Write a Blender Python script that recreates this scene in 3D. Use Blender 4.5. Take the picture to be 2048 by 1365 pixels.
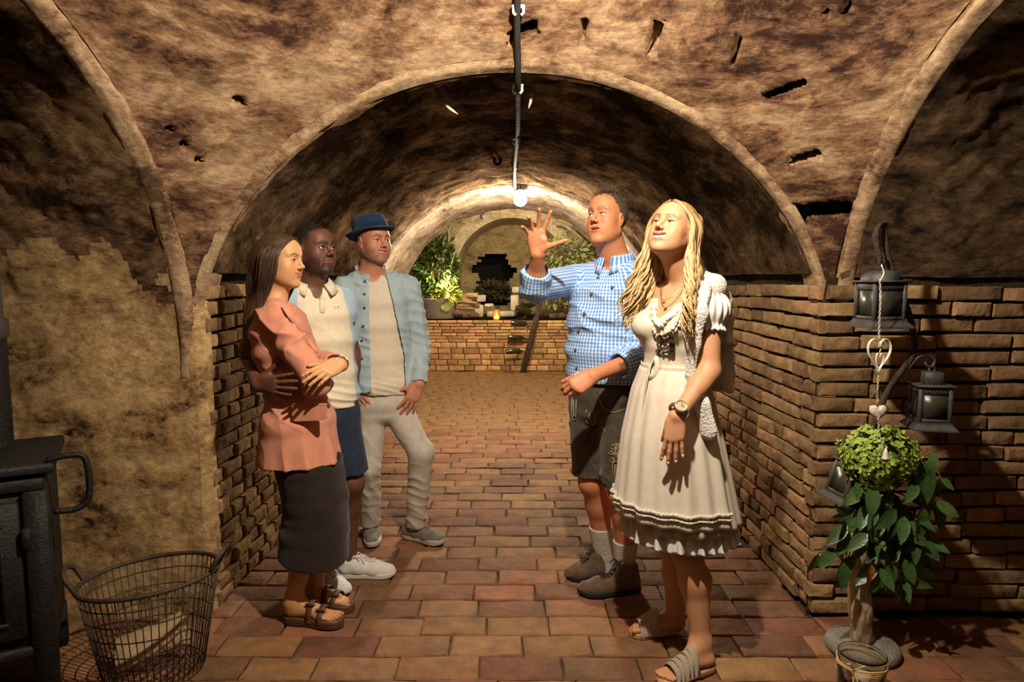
import bpy, math, random
import numpy as np
from mathutils import Vector, Matrix, noise

for o in list(bpy.data.objects):
    bpy.data.objects.remove(o)
SC = bpy.context.scene
COL = SC.collection
R = math.radians

# ---------------------------------------------------------------- camera
CAM_H, FPX, PITCH = 1.45, 1300.0, R(5.37)
cd = bpy.data.cameras.new('camera'); cam = bpy.data.objects.new('camera', cd); COL.objects.link(cam)
cam.location = (0, 0, CAM_H); cam.rotation_euler = (math.pi/2 - PITCH, 0, 0)
cd.sensor_width = 36; cd.lens = 36*FPX/2048; cd.clip_start = .05
SC.camera = cam
# ---------------------------------------------------------------- world, exposure
w = bpy.data.worlds.new('cellar_dark'); SC.world = w; w.use_nodes = True
w.node_tree.nodes['Background'].inputs[0].default_value = (.02, .015, .01, 1)
w.node_tree.nodes['Background'].inputs[1].default_value = .1
SC.view_settings.view_transform = 'Standard'; SC.view_settings.look = 'None'
SC.view_settings.gamma = 1; SC.view_settings.use_curve_mapping = False
SC.view_settings.exposure = 0.0
KEY = (.18, 1.52, 2.50)          # bare bulb hanging in the crossing vault above the camera
KEY_W, FAR_W, END_W = 240, 280, 200

def W(px, py, y):
    """world point on the plane at depth y that the photograph shows at pixel px, py"""
    u, v = (px-1024)/FPX, (682.5-py)/FPX
    c, s = math.cos(PITCH), math.sin(PITCH)
    dy, dz = c + v*s, -s + v*c
    t = y/dy
    return Vector((u*t, y, CAM_H + dz*t))
def G(px, py, z=0.0):
    """world point at height z seen at pixel px, py"""
    u, v = (px-1024)/FPX, (682.5-py)/FPX
    c, s = math.cos(PITCH), math.sin(PITCH)
    dy, dz = c + v*s, -s + v*c
    t = (z-CAM_H)/dz
    return Vector((u*t, dy*t, z))

# ---------------------------------------------------------------- helpers
def tag(o, label=None, cat=None, group=None, kind=None):
    if label: o['label'] = label
    if cat: o['category'] = cat
    if group: o['group'] = group
    if kind: o['kind'] = kind
    return o
def thing(name, label, cat, loc=(0,0,0), group=None):
    o = bpy.data.objects.new(name, None); COL.objects.link(o); o.location = loc
    o.empty_display_size = .05
    return tag(o, label, cat, group)
def link(name, me, mat=None, parent=None):
    o = bpy.data.objects.new(name, me); COL.objects.link(o)
    if mat is not None and not me.materials: me.materials.append(mat)
    if parent is not None:
        o.parent = parent
        o.matrix_parent_inverse = Matrix.Translation(-Vector(parent.location)) if parent.type == 'EMPTY' and parent.parent is None else Matrix.Identity(4)
    return o
def mesh(name, V, F, smooth=True):
    me = bpy.data.meshes.new(name)
    me.from_pydata([tuple(v) for v in V], [], [tuple(f) for f in F]); me.update()
    if smooth: me.polygons.foreach_set('use_smooth', [True]*len(me.polygons))
    return me
def npmesh(name, V, Q):
    me = bpy.data.meshes.new(name)
    V = np.asarray(V, np.float32); Q = np.asarray(Q, np.int32)
    me.vertices.add(len(V)); me.vertices.foreach_set('co', V.ravel())
    n = Q.shape[1]
    me.loops.add(Q.size); me.loops.foreach_set('vertex_index', Q.ravel())
    me.polygons.add(len(Q)); me.polygons.foreach_set('loop_start', np.arange(len(Q), dtype=np.int32)*n)
    me.polygons.foreach_set('use_smooth', np.ones(len(Q), bool))
    me.update(calc_edges=True); me.validate()
    return me

class MB:
    """collects shapes for one mesh"""
    def __init__(s): s.V, s.F = [], []
    def add(s, V, F):
        n = len(s.V); s.V += [Vector(v) for v in V]; s.F += [tuple(i+n for i in f) for f in F]; return s
    def box(s, c, d, M=None, bev=0.0):
        x, y, z = d[0]/2, d[1]/2, d[2]/2; c = Vector(c)
        if bev <= 0:
            V = [Vector((a*x, b*y, e*z)) for a in (-1,1) for b in (-1,1) for e in (-1,1)]
            F = [(0,1,3,2),(4,6,7,5),(0,4,5,1),(2,3,7,6),(0,2,6,4),(1,5,7,3)]
        else:
            V = []; F = []
            b = min(bev, x*.9, y*.9, z*.9)
            for (zz, ins) in ((-z, b), (-z+b, 0), (z-b, 0), (z, b)):
                xx, yy = x-ins, y-ins
                V += [Vector(p) for p in ((-xx+b,-yy,zz),(xx-b,-yy,zz),(xx,-yy+b,zz),(xx,yy-b,zz),(xx-b,yy,zz),(-xx+b,yy,zz),(-xx,yy-b,zz),(-xx,-yy+b,zz))]
            for k in range(3):
                for i in range(8):
                    j = (i+1) % 8; F.append((k*8+i, k*8+j, k*8+8+j, k*8+8+i))
            F.append(tuple(range(7,-1,-1))); F.append(tuple(range(24,32)))
        if M is not None: V = [M @ v for v in V]
        return s.add([c+v for v in V], F)
    def tube(s, pts, r, n=8, cap=True, flat=1.0, twist=None):
        pts = [Vector(p) for p in pts]
        rs = r if hasattr(r, '__len__') else [r]*len(pts)
        V, F = [], []
        t0 = (pts[1]-pts[0]).normalized()
        a = t0.orthogonal().normalized() if twist is None else (Vector(twist) - t0*Vector(twist).dot(t0)).normalized()
        for i, p in enumerate(pts):
            t = (pts[min(i+1, len(pts)-1)] - pts[max(i-1, 0)])
            if t.length < 1e-9: t = t0
            t.normalize()
            a = (a - t*a.dot(t))
            if a.length < 1e-6: a = t.orthogonal()
            a.normalize(); b = t.cross(a)
            for k in range(n):
                th = 2*math.pi*k/n
                V.append(p + a*(math.cos(th)*rs[i]) + b*(math.sin(th)*rs[i]*flat))
        for i in range(len(pts)-1):
            for k in range(n):
                k2 = (k+1) % n
                F.append((i*n+k, i*n+k2, i*n+n+k2, i*n+n+k))
        if cap:
            F.append(tuple(range(n-1,-1,-1))); m = (len(pts)-1)*n
            F.append(tuple(range(m, m+n)))
        return s.add(V, F)
    def lathe(s, prof, n=24, c=(0,0,0), M=None, sx=1.0, sy=1.0, close=False):
        V, F = [], []; c = Vector(c)
        for (r, z) in prof:
            for k in range(n):
                th = 2*math.pi*k/n
                v = Vector((r*math.cos(th)*sx, r*math.sin(th)*sy, z))
                V.append(c + (M @ v if M is not None else v))
        m = len(prof)
        for i in range(m-1 + (1 if close else 0)):
            for k in range(n):
                k2 = (k+1) % n; j = (i+1) % m
                F.append((i*n+k, i*n+k2, j*n+k2, j*n+k))
        return s.add(V, F)
    def prism(s, poly, a, b):
        """poly: list of 3d pts; extruded from offset a to offset b"""
        n = len(poly); a, b = Vector(a), Vector(b)
        V = [Vector(p)+a for p in poly] + [Vector(p)+b for p in poly]
        F = [tuple(range(n-1,-1,-1)), tuple(range(n, 2*n))] + [(i, (i+1)%n, n+(i+1)%n, n+i) for i in range(n)]
        return s.add(V, F)
    def build(s, name, mat, parent=None, smooth=True, auto=None):
        me = mesh(name, s.V, s.F, smooth)
        if auto:
            try: me.set_sharp_from_angle(angle=R(auto))
            except Exception: pass
        return link(name, me, mat, parent)

def bezier(pts, n=10):
    """catmull-rom through pts"""
    P = [Vector(p) for p in pts]; P = [P[0]*2-P[1]] + P + [P[-1]*2-P[-2]]
    out = []
    for i in range(1, len(P)-2):
        for k in range(n):
            t = k/n; a, b, c, d = P[i-1], P[i], P[i+1], P[i+2]
            out.append(.5*((2*b) + (c-a)*t + (2*a-5*b+4*c-d)*t*t + (3*b-a-3*c+d)*t**3))
    out.append(P[-2].copy())
    return out
def copy_tree(o, parent=None):
    c = o.copy(); COL.objects.link(c); c.parent = parent
    for ch in o.children: copy_tree(ch, c)
    return c

# ---------------------------------------------------------------- materials
MATS = {}
def nodes_of(m):
    m.use_nodes = True; nt = m.node_tree; nt.nodes.clear(); return nt
def mat(name, col, rough=.8, metal=0.0, var=.25, scale=8.0, bump=.15, bscale=None, rnd=0.0, spots=None, spot_scale=3.0, spot_lo=.5, spot_hi=.65, space='pos', stretch=(1,1,1), attr=None, spec=.3, sheen=0.0, trans=0.0, emit=None, emit_s=0.0, coat=0.0, detail=6, hue=0.0, sss=0.0, alpha=None):
    if name in MATS: return MATS[name]
    m = bpy.data.materials.new(name); nt = nodes_of(m); N, L = nt.nodes, nt.links
    out = N.new('ShaderNodeOutputMaterial'); b = N.new('ShaderNodeBsdfPrincipled'); L.new(b.outputs[0], out.inputs[0])
    b.inputs['Roughness'].default_value = rough; b.inputs['Metallic'].default_value = metal
    b.inputs['Specular IOR Level'].default_value = spec
    if sheen: b.inputs['Sheen Weight'].default_value = sheen
    if trans: b.inputs['Transmission Weight'].default_value = trans
    if coat: b.inputs['Coat Weight'].default_value = coat
    if sss:
        b.inputs['Subsurface Weight'].default_value = sss; b.inputs['Subsurface Radius'].default_value = (.012,.005,.003); b.inputs['Subsurface Scale'].default_value = 1
    if emit: b.inputs['Emission Color'].default_value = (*emit, 1); b.inputs['Emission Strength'].default_value = emit_s
    if space == 'pos': co = N.new('ShaderNodeNewGeometry').outputs['Position']
    else: co = N.new('ShaderNodeTexCoord').outputs['Object']
    mp = N.new('ShaderNodeMapping'); mp.inputs['Scale'].default_value = stretch; L.new(co, mp.inputs[0]); co = mp.outputs[0]
    nz = N.new('ShaderNodeTexNoise'); nz.inputs['Scale'].default_value = scale; nz.inputs['Detail'].default_value = detail; nz.inputs['Roughness'].default_value = .62; L.new(co, nz.inputs[0])
    mr = N.new('ShaderNodeMapRange'); mr.inputs[1].default_value = .3; mr.inputs[2].default_value = .7; mr.inputs[3].default_value = 1-var; mr.inputs[4].default_value = 1+var; L.new(nz.outputs[0], mr.inputs[0])
    if attr:
        at = N.new('ShaderNodeAttribute'); at.attribute_name = attr; base = at.outputs[0]
    else:
        rg = N.new('ShaderNodeRGB'); rg.outputs[0].default_value = (*col, 1); base = rg.outputs[0]
    fac = mr.outputs[0]
    if rnd:
        oi = N.new('ShaderNodeObjectInfo'); r2 = N.new('ShaderNodeMapRange'); r2.inputs[3].default_value = 1-rnd; r2.inputs[4].default_value = 1+rnd; L.new(oi.outputs['Random'], r2.inputs[0])
        mu = N.new('ShaderNodeMath'); mu.operation = 'MULTIPLY'; L.new(fac, mu.inputs[0]); L.new(r2.outputs[0], mu.inputs[1]); fac = mu.outputs[0]
        if hue:
            m7 = N.new('ShaderNodeMath'); m7.operation = 'MULTIPLY'; m7.inputs[1].default_value = 7.31; L.new(oi.outputs['Random'], m7.inputs[0])
            fr = N.new('ShaderNodeMath'); fr.operation = 'FRACT'; L.new(m7.outputs[0], fr.inputs[0])
            mh = N.new('ShaderNodeMapRange'); mh.inputs[3].default_value = .5-hue; mh.inputs[4].default_value = .5+hue*.6; L.new(fr.outputs[0], mh.inputs[0])
            hs = N.new('ShaderNodeHueSaturation'); L.new(mh.outputs[0], hs.inputs['Hue']); L.new(base, hs.inputs['Color']); base = hs.outputs[0]
    if spots:
        sn = N.new('ShaderNodeTexNoise'); sn.inputs['Scale'].default_value = spot_scale; sn.inputs['Detail'].default_value = 7; sn.inputs['Roughness'].default_value = .68; L.new(co, sn.inputs[0])
        sr = N.new('ShaderNodeMapRange'); sr.inputs[1].default_value = spot_lo; sr.inputs[2].default_value = spot_hi; L.new(sn.outputs[0], sr.inputs[0])
        mx = N.new('ShaderNodeMix'); mx.data_type = 'RGBA'; L.new(sr.outputs[0], mx.inputs[0]); L.new(base, mx.inputs[6]); mx.inputs[7].default_value = (*spots, 1); base = mx.outputs[2]
    vm = N.new('ShaderNodeVectorMath'); vm.operation = 'SCALE'; L.new(base, vm.inputs[0]); L.new(fac, vm.inputs['Scale'])
    L.new(vm.outputs[0], b.inputs['Base Color'])
    if alpha is not None: b.inputs['Alpha'].default_value = alpha
    if bump:
        bn = N.new('ShaderNodeTexNoise'); bn.inputs['Scale'].default_value = bscale or scale*4; bn.inputs['Detail'].default_value = 5; L.new(co, bn.inputs[0])
        bp = N.new('ShaderNodeBump'); bp.inputs['Strength'].default_value = min(1, bump*2); bp.inputs['Distance'].default_value = .01; L.new(bn.outputs[0], bp.inputs['Height']); L.new(bp.outputs[0], b.inputs['Normal'])
    MATS[name] = m; return m

def plaster(name, light, mid, dark, scale=1.6, lo=.40, hi=.62, stretch=(1,1,1.6), bump=.5, fine=30, soot=None):
    """old lime plaster: pale ground, ochre and soot-brown blotches with ragged edges"""
    m = bpy.data.materials.new(name); nt = nodes_of(m); N, L = nt.nodes, nt.links
    out = N.new('ShaderNodeOutputMaterial'); b = N.new('ShaderNodeBsdfPrincipled'); L.new(b.outputs[0], out.inputs[0])
    b.inputs['Roughness'].default_value = 1; b.inputs['Specular IOR Level'].default_value = 0
    co = N.new('ShaderNodeNewGeometry').outputs['Position']
    mp = N.new('ShaderNodeMapping'); mp.inputs['Scale'].default_value = stretch; L.new(co, mp.inputs[0])
    def nz(sc, det, ro, dist=0.0, vec=None):
        n = N.new('ShaderNodeTexNoise'); n.inputs['Scale'].default_value = sc; n.inputs['Detail'].default_value = det; n.inputs['Roughness'].default_value = ro; n.inputs['Distortion'].default_value = dist
        L.new(vec or mp.outputs[0], n.inputs[0]); return n.outputs[0]
    big = nz(scale, 12, .74, .6); med = nz(scale*5.2, 10, .76, .3); fin = nz(fine, 8, .78)
    add = N.new('ShaderNodeMath'); add.operation = 'MULTIPLY_ADD'; add.inputs[1].default_value = .60; L.new(med, add.inputs[0])
    sub = N.new('ShaderNodeMath'); sub.operation = 'SUBTRACT'; sub.inputs[1].default_value = .30; L.new(big, sub.inputs[0]); L.new(sub.outputs[0], add.inputs[2])
    cr = N.new('ShaderNodeValToRGB'); L.new(add.outputs[0], cr.inputs[0])
    e = cr.color_ramp.elements; e[0].position = lo; e[0].color = (*dark, 1); e[1].position = hi; e[1].color = (*light, 1)
    x = e.new((lo*.55+hi*.45)); x.color = (*mid, 1)
    col = cr.outputs[0]
    mr = N.new('ShaderNodeMapRange'); mr.inputs[1].default_value = .32; mr.inputs[2].default_value = .68; mr.inputs[3].default_value = .50; mr.inputs[4].default_value = 1.35; L.new(fin, mr.inputs[0])
    vm = N.new('ShaderNodeVectorMath'); vm.operation = 'SCALE'; L.new(col, vm.inputs[0]); L.new(mr.outputs[0], vm.inputs['Scale'])
    L.new(vm.outputs[0], b.inputs['Base Color'])
    bp = N.new('ShaderNodeBump'); bp.inputs['Strength'].default_value = bump; bp.inputs['Distance'].default_value = .02
    mixh = N.new('ShaderNodeMath'); mixh.operation = 'MULTIPLY_ADD'; mixh.inputs[1].default_value = .8; L.new(fin, mixh.inputs[0]); L.new(med, mixh.inputs[2])
    L.new(mixh.outputs[0], bp.inputs['Height']); L.new(bp.outputs[0], b.inputs['Normal'])
    MATS[name] = m; return m

P_SAIL = plaster('plaster_sail', (.37,.245,.138), (.185,.10,.053), (.042,.020,.014), 1.7, .39, .62, (.8,.8,2.2))
P_TUN = plaster('plaster_tunnel', (.30,.195,.105), (.115,.070,.038), (.024,.014,.008), 1.2, .43, .72, (1.2,.8,1.2))
P_TUN2 = plaster('plaster_tunnel_pale', (.40,.315,.225), (.26,.19,.125), (.09,.06,.04), 1.5, .34, .62, (1.2,.8,1.2))
P_NICHE = plaster('plaster_niche_rim', (.72,.60,.40), (.52,.41,.25), (.25,.18,.10), 3.0, .30, .55)
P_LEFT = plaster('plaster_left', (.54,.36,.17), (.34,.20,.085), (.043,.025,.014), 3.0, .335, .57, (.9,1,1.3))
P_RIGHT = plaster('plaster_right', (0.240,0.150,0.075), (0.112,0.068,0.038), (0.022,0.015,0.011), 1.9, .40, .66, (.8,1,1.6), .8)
P_SOOT_SHADE = plaster('plaster_soot_shade', (.36,.23,.115), (.175,.10,.05), (.034,.020,.012), 2.4, .40, .63, (.8,1,1.6), .7)  # left vault top: soot stains plus shade mixed into the colour
P_FAR = plaster('plaster_far', (.58,.46,.23), (.42,.32,.15), (.15,.11,.055), 1.4, .34, .60)
P_RIM = plaster('plaster_rim', (.40,.28,.16), (.26,.16,.088), (.09,.052,.03), 2.6, .36, .58)
MORTAR = mat('mortar', (.050,.032,.019), .95, spec=.05, var=.3, scale=14, bump=.5)
FMORTAR = mat('floor_mortar', (.055,.035,.021), .95, var=.3, scale=14, bump=.4)
BRICK = mat('wall_brick', (.245,.150,.070), .95, spec=.06, var=.33, scale=13, bump=.6, bscale=26, rnd=.33, hue=.012, spots=(.14,.09,.05), spot_scale=6, spot_lo=.5, spot_hi=.72)
FBRICK = mat('floor_brick', (.185,.088,.036), .78, var=.28, scale=11, bump=.35, bscale=30, rnd=.30, hue=.02, spots=(.13,.075,.045), spot_scale=5, spot_lo=.5, spot_hi=.75, spec=.35)
LBRICK = mat('ledge_brick', (.50,.30,.13), .9, var=.3, scale=10, bump=.5, bscale=24, rnd=.35, hue=.025)
# ================================================================ STRUCTURE
YC, Y1, Y0 = 1.45, 2.72, .18
EA, EB, EC, EZ = 1.92, 1.80, 1.75, 1.10         # sail vault ellipsoid
XS = 1.33                                        # plane of the side arches
TA, TB = 1.33, 1.195                             # tunnel arch half axes
YT = 7.6                                         # far end of the tunnel
SPR = 1.48                                       # springing of brick / plaster
rng = random.Random(7)

def fbm(p, o=4):
    return noise.fractal(p, 1.0, 2.0, o)
def grid(name, nu, nv, f, m, parent=None, flip=False, us=None, vs=None):
    us = us if us is not None else [i/nu for i in range(nu+1)]; vs = vs if vs is not None else [j/nv for j in range(nv+1)]
    V = [f(u, v) for u in us for v in vs]; n = len(vs)
    Q = [(i*n+j, i*n+j+1, (i+1)*n+j+1, (i+1)*n+j) for i in range(len(us)-1) for j in range(n-1)]
    if flip: Q = [q[::-1] for q in Q]
    return link(name, npmesh(name, [tuple(v) for v in V], Q), m, parent)
def struct(o): o['kind'] = 'structure'; return o

# ---- sail vault over the crossing
def sail_z(x, y):
    q = 1 - (x/EA)**2 - ((y-YC)/EB)**2
    return EZ + EC*math.sqrt(max(q, .0004))
# holes: pixel box -> recess (on the vault near the front arch)
def sail_hit(px, py):
    d = (W(px, py, 1.0) - Vector((0,0,CAM_H))); lo, hi = .5, 2.75
    t = 1.0; o = Vector((0,0,CAM_H)); prev = None
    for k in range(900):
        t = .6 + k*.003
        p = o + d*t
        if p.y > Y1 or abs(p.x) > XS: return p
        if p.z > sail_z(p.x, p.y): return p
    return p
HOLES = []      # centre, half-size along x, half-size along arc(z), depth
for (px, py, hw, hh, dep) in ((1310,82,8,22,.07),(1165,72,5,16,.05),(1468,107,4,20,.06),(1566,186,26,6,.06),(1606,318,20,6,.045),(1627,428,46,14,.08),(480,203,6,6,.04),(343,262,6,4,.03),(1650,27,4,4,.03),(1688,22,4,7,.03),(372,290,5,5,.03),(398,322,5,5,.03),(1045,72,26,10,.07)):
    p = sail_hit(px, py); s = p.y/FPX
    HOLES.append((p, hw*s, hh*s, dep))
def sail_f(u, v):
    x, y = u, v
    z = sail_z(x, y)
    n = Vector((x/EA**2, (y-YC)/EB**2, (z-EZ)/EC**2)).normalized()
    p = Vector((x, y, z))
    edge = min(1, (XS-abs(x))/.12, (Y1-y)/.12) if y > YC else 1
    d = (.028*fbm(p*2.1) + .012*fbm(Vector((p.x*3, p.y*3, p.z*11))+Vector((5,1,2))))*max(edge, .12)
    if y > YC:
        for (c, hw, hh, dep) in HOLES:
            dx = abs(x-c.x); dz = abs(z-c.z - .25*(x-c.x)*(1 if c.x < 1.2 and hw > hh else 0))
            if dx < hw*1.6+.02 and dz < hh*1.6+.02:
                wob = 1+.25*noise.noise(p*60)
                a = max(dx/(hw*wob), dz/(hh*wob))
                if a < 1.15: d += 1.8*dep*min(1, max(0, (1.15-a)/.22))
    return p + n*d
us = list(np.linspace(-XS, XS, 235)); vs = list(np.linspace(Y0, YC, 20)) + list(np.linspace(YC, 2.2, 45))[1:] + list(np.linspace(2.2, Y1, 110))[1:]
ceiling = struct(grid('ceiling', 0, 0, sail_f, P_SAIL, us=us, vs=vs))

# ---- tunnel behind the front arch: plaster vault from the springing up
def tun_pt(th):          # th 0..pi
    return TA*math.cos(th), EZ + TB*math.sin(th)
TH0 = math.asin((SPR-EZ)/TB)
YM = 5.95
def tun_f(u, v):
    th = TH0 + (math.pi-2*TH0)*u; x, z = tun_pt(th); y = Y1 + .03 + (YM-Y1-.03)*v
    p = Vector((x, y, z)); n = Vector((math.cos(th), 0, math.sin(th)))
    e = min(1, (y-Y1)/.3)
    return p + n*(.03*fbm(p*1.6)+.016*fbm(Vector((p.x*5, p.y*1.5, p.z*5))))*max(e, .1)
ov = struct(grid('ceiling_tunnel_vault', 110, 150, tun_f, P_TUN))
def tun_g(u, v):
    th = TH0 + (math.pi-2*TH0)*u; c, sn = math.cos(th), math.sin(th)
    if v == 0: return Vector((TA*1.02*c, YM-.005, EZ+TB*1.02*sn))
    y = YM-.005 + (YT-YM)*(v-.02)/.98; p = Vector((TA*.972*c, y, EZ+TB*.972*sn))
    return p + Vector((c,0,sn))*(.022*fbm(p*1.6)+.014*fbm(Vector((p.x*5, p.y*1.5, p.z*5)))+.004*fbm(p*14))
struct(grid('ceiling_inner_vault', 110, 50, tun_g, P_TUN2))
# front arch rim: plaster ring between vault edge and tunnel, rounded
def ring(name, n, path, prof_n, m):
    """path(t)-> list of points across the rim"""
    V, Q = [], []
    for i in range(n+1):
        pts = path(i/n); V += pts
    k = len(pts)
    Q = [(i*k+j, i*k+j+1, (i+1)*k+j+1, (i+1)*k+j) for i in range(n) for j in range(k-1)]
    return struct(link(name, npmesh(name, [tuple(v) for v in V], Q), m))
def rim_front(t):
    a0 = -.12; th = a0 + (math.pi-2*a0)*t
    s = math.sqrt(1-((Y1-YC)/EB)**2); c, sn = math.cos(th), math.sin(th)
    out = Vector((EA*s*c, Y1, EZ+EC*s*sn)); inn = Vector((TA*c, Y1+.06, EZ+TB*sn))
    pts = []
    for k in range(8):
        q = k/7; p = out.lerp(inn, q); bulge = math.sin(math.pi*q)
        nn = Vector((-c*.5, -1, -sn*.5)).normalized()
        j = .012*fbm(Vector((c*5, sn*5, q*2)), 4)+.008*fbm(Vector((c*22, sn*22, q*3)), 3)
        pts.append(p + nn*(bulge*.016 + j) + Vector((c,0,sn))*(.01 if k == 0 else 0))
    pts.append(Vector((TA*c*1.0+.0*c, Y1+.16, EZ+TB*sn)) + Vector((c,0,sn))*.012)
    return pts
ring('trim_1', 200, rim_front, 8, P_RIM)
# side arms (barrel vaults to either side, axis along x)
AY, AZ = 1.262, 1.215
for sgn, nm, tn in ((-1, 'ceiling_left_arm', 'trim_2'), (1, 'ceiling_right_arm', 'trim_3')):
    def rim_side(t, sgn=sgn):
        a0 = -.05; th = a0 + (math.pi-2*a0)*t; c, sn = math.cos(th), math.sin(th)
        s = math.sqrt(1-(XS/EA)**2)
        out = Vector((sgn*XS, YC+EB*s*c, EZ+EC*s*sn)); inn = Vector((sgn*(XS+.06), YC+AY*c, EZ+AZ*sn))
        pts = []
        for k in range(8):
            q = k/7; p = out.lerp(inn, q); nn = Vector((-sgn, -c*.5, -sn*.5)).normalized()
            j = .012*fbm(Vector((c*5+sgn*9, sn*5, q*2)), 4)+.008*fbm(Vector((c*22+sgn*5, sn*22, q*3)), 3)
            pts.append(p + nn*(math.sin(math.pi*q)*.016+j) + Vector((0,c,sn))*(.01 if k == 0 else 0))
        pts.append(Vector((sgn*(XS+.10), YC+AY*c, EZ+AZ*sn)) + Vector((0,c,sn))*.045)
        return pts
    ring(tn, 160, rim_side, 8, P_RIM)
    def arm_f(u, v, sgn=sgn):
        # profile: up the back wall (left arm) or from the springing (right arm), over the vault, down to the front wall
        z0 = -.05 if sgn < 0 else SPR-.02
        Lw = max(0, EZ-z0); t0 = 0 if sgn < 0 else math.asin((SPR-.02-EZ)/AZ); La = (math.pi-t0)*1.24
        q = v*(Lw+La); x = sgn*(XS+(.05 if q > Lw+.02 else .0) + 2.3*u)
        if q < Lw: p = Vector((x, YC+AY, z0+q)); n = Vector((0,1,0))
        else:
            th = t0+(q-Lw)/1.24; c, sn = math.cos(th), math.sin(th); p = Vector((x, YC+AY*c, EZ+AZ*sn)); n = Vector((0, c, sn))
        zf = min(1, (abs(x)-XS)/.2)
        return p + n*(.026*fbm(p*1.9)+.010*fbm(Vector((p.x*4, p.y*5, p.z*9)))+.005*fbm(p*17))*max(zf, .1)
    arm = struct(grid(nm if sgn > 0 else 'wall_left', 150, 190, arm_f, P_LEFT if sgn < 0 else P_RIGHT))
    if sgn < 0:          # sooty plaster, darkened to paint in the arch's shade, above a ragged edge
        arm.data.materials.append(P_SOOT_SHADE)
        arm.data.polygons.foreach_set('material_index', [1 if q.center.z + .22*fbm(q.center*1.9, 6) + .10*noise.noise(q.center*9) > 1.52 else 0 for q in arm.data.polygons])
# plaster edge of the pier between the left wall and the tunnel
def pier_f(u, v):
    z = -.02 + 1.62*v; a = u*math.pi/2
    wob = .012*fbm(Vector((u, 3, z*4)))
    x = -1.365 + .075*math.sin(a); y = Y1 + .058 - .06*math.cos(a)
    k = max(0, (z-1.3)/.3)
    return Vector((x - .03*k, y - .02*k, z)) + Vector((-.5,.5,0))*wob*u
struct(grid('trim_4', 8, 70, pier_f, P_LEFT))
def wr_f(u, v):
    x = 1.29 + 2.45*u; z = -.05 + (SPR+.03)*v
    return Vector((x, YC+AY+.022 - (.065*max(0,(z-1.1)/.38)**2), z))
struct(grid('wall_right', 8, 20, wr_f, MORTAR))
wall_right = bpy.data.objects['wall_right']
b = MB()
for sx in (-1, 1): b.box((sx*3.72, YC, 1.2), (.1, 2.9, 2.6))
struct(b.build('wall_arm_ends', P_TUN, smooth=False))
b = MB()
for sx in (-1, 1): b.box((sx*2.5, YC-AY-.06, .55), (2.5, .1, 1.15))
struct(b.build('wall_front_arms', P_TUN, smooth=False))
# vault and walls behind the camera
def bk_f(u, v):
    th = math.pi*u; return Vector((TA*math.cos(th), Y0-2.6*v, EZ+TB*math.sin(th)))
struct(grid('ceiling_behind', 30, 6, bk_f, P_TUN))
b = MB()
for sx in (-1, 1): b.box((sx*1.40, -1.15, .55), (.12, 2.7, 1.2))
b.box((0, -2.45, 1.2), (3.0, .1, 2.6))
struct(b.build('wall_behind', P_TUN, smooth=False))
def bkring(t):
    th = math.pi*t; c, sn = math.cos(th), math.sin(th); s = math.sqrt(1-((Y1-YC)/EB)**2)
    return [Vector((EA*s*c*1.02, Y0, EZ+EC*s*sn*1.02)), Vector((TA*c, Y0, EZ+TB*sn))]
ring('trim_5', 60, bkring, 2, P_RIM)

# ---- bricks: a few worn shapes for each size, shared between pieces
def brick_mesh(name, l, h, d, seed, rough=.004, rnd=.0075):
    """brick lying in the x(length) z(height) plane, face towards -y, back at y=+d"""
    r = random.Random(seed); V, F = [], []
    nx, nz = 4, 3
    for j in range(nz):
        for i in range(nx):
            x = -l/2+rnd + (l-2*rnd)*i/(nx-1); z = -h/2+rnd*.8 + (h-1.6*rnd)*j/(nz-1)
            e = (i in (0,nx-1)) or (j in (0,nz-1))
            V.append((x + r.uniform(-1,1)*rough, r.uniform(-.6,.6)*rough + (.0012 if e else 0), z + r.uniform(-1,1)*rough*.6))
    per = [(i,0) for i in range(nx)] + [(nx-1,j) for j in range(1,nz)] + [(i,nz-1) for i in range(nx-2,-1,-1)] + [(0,j) for j in range(nz-2,0,-1)]
    for j in range(nz-1):
        for i in range(nx-1):
            a = j*nx+i; F.append((a, a+1, a+nx+1, a+nx))
    pi = [j*nx+i for (i,j) in per]; m = len(per); b0 = len(V)
    for (i,j) in per:
        x = -l/2 + l*i/(nx-1); z = -h/2 + h*j/(nz-1)
        V.append((x+r.uniform(-1,1)*rough*.6, rnd*.9, z+r.uniform(-1,1)*rough*.5))
    for (i,j) in per:
        V.append((-l/2 + l*i/(nx-1), d, -h/2 + h*j/(nz-1)))
    for k in range(m):
        k2 = (k+1) % m
        F.append((pi[k2], pi[k], b0+k, b0+k2)); F.append((b0+k2, b0+k, b0+m+k, b0+m+k2))
    me = mesh(name, V, F, True)
    me.set_sharp_from_angle(angle=R(38))
    return me
BR = {}
def brick_piece(kind, l, h, d, mt, r, **kw):
    key = (kind, round(l/.05), r.randrange(4))
    if key not in BR:
        me = brick_mesh(kind, round(l/.05)*.05, h, d, hash(key) & 0xffff, **kw); me.materials.append(mt); BR[key] = me
    return BR[key], l/(round(l/.05)*.05)
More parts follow.
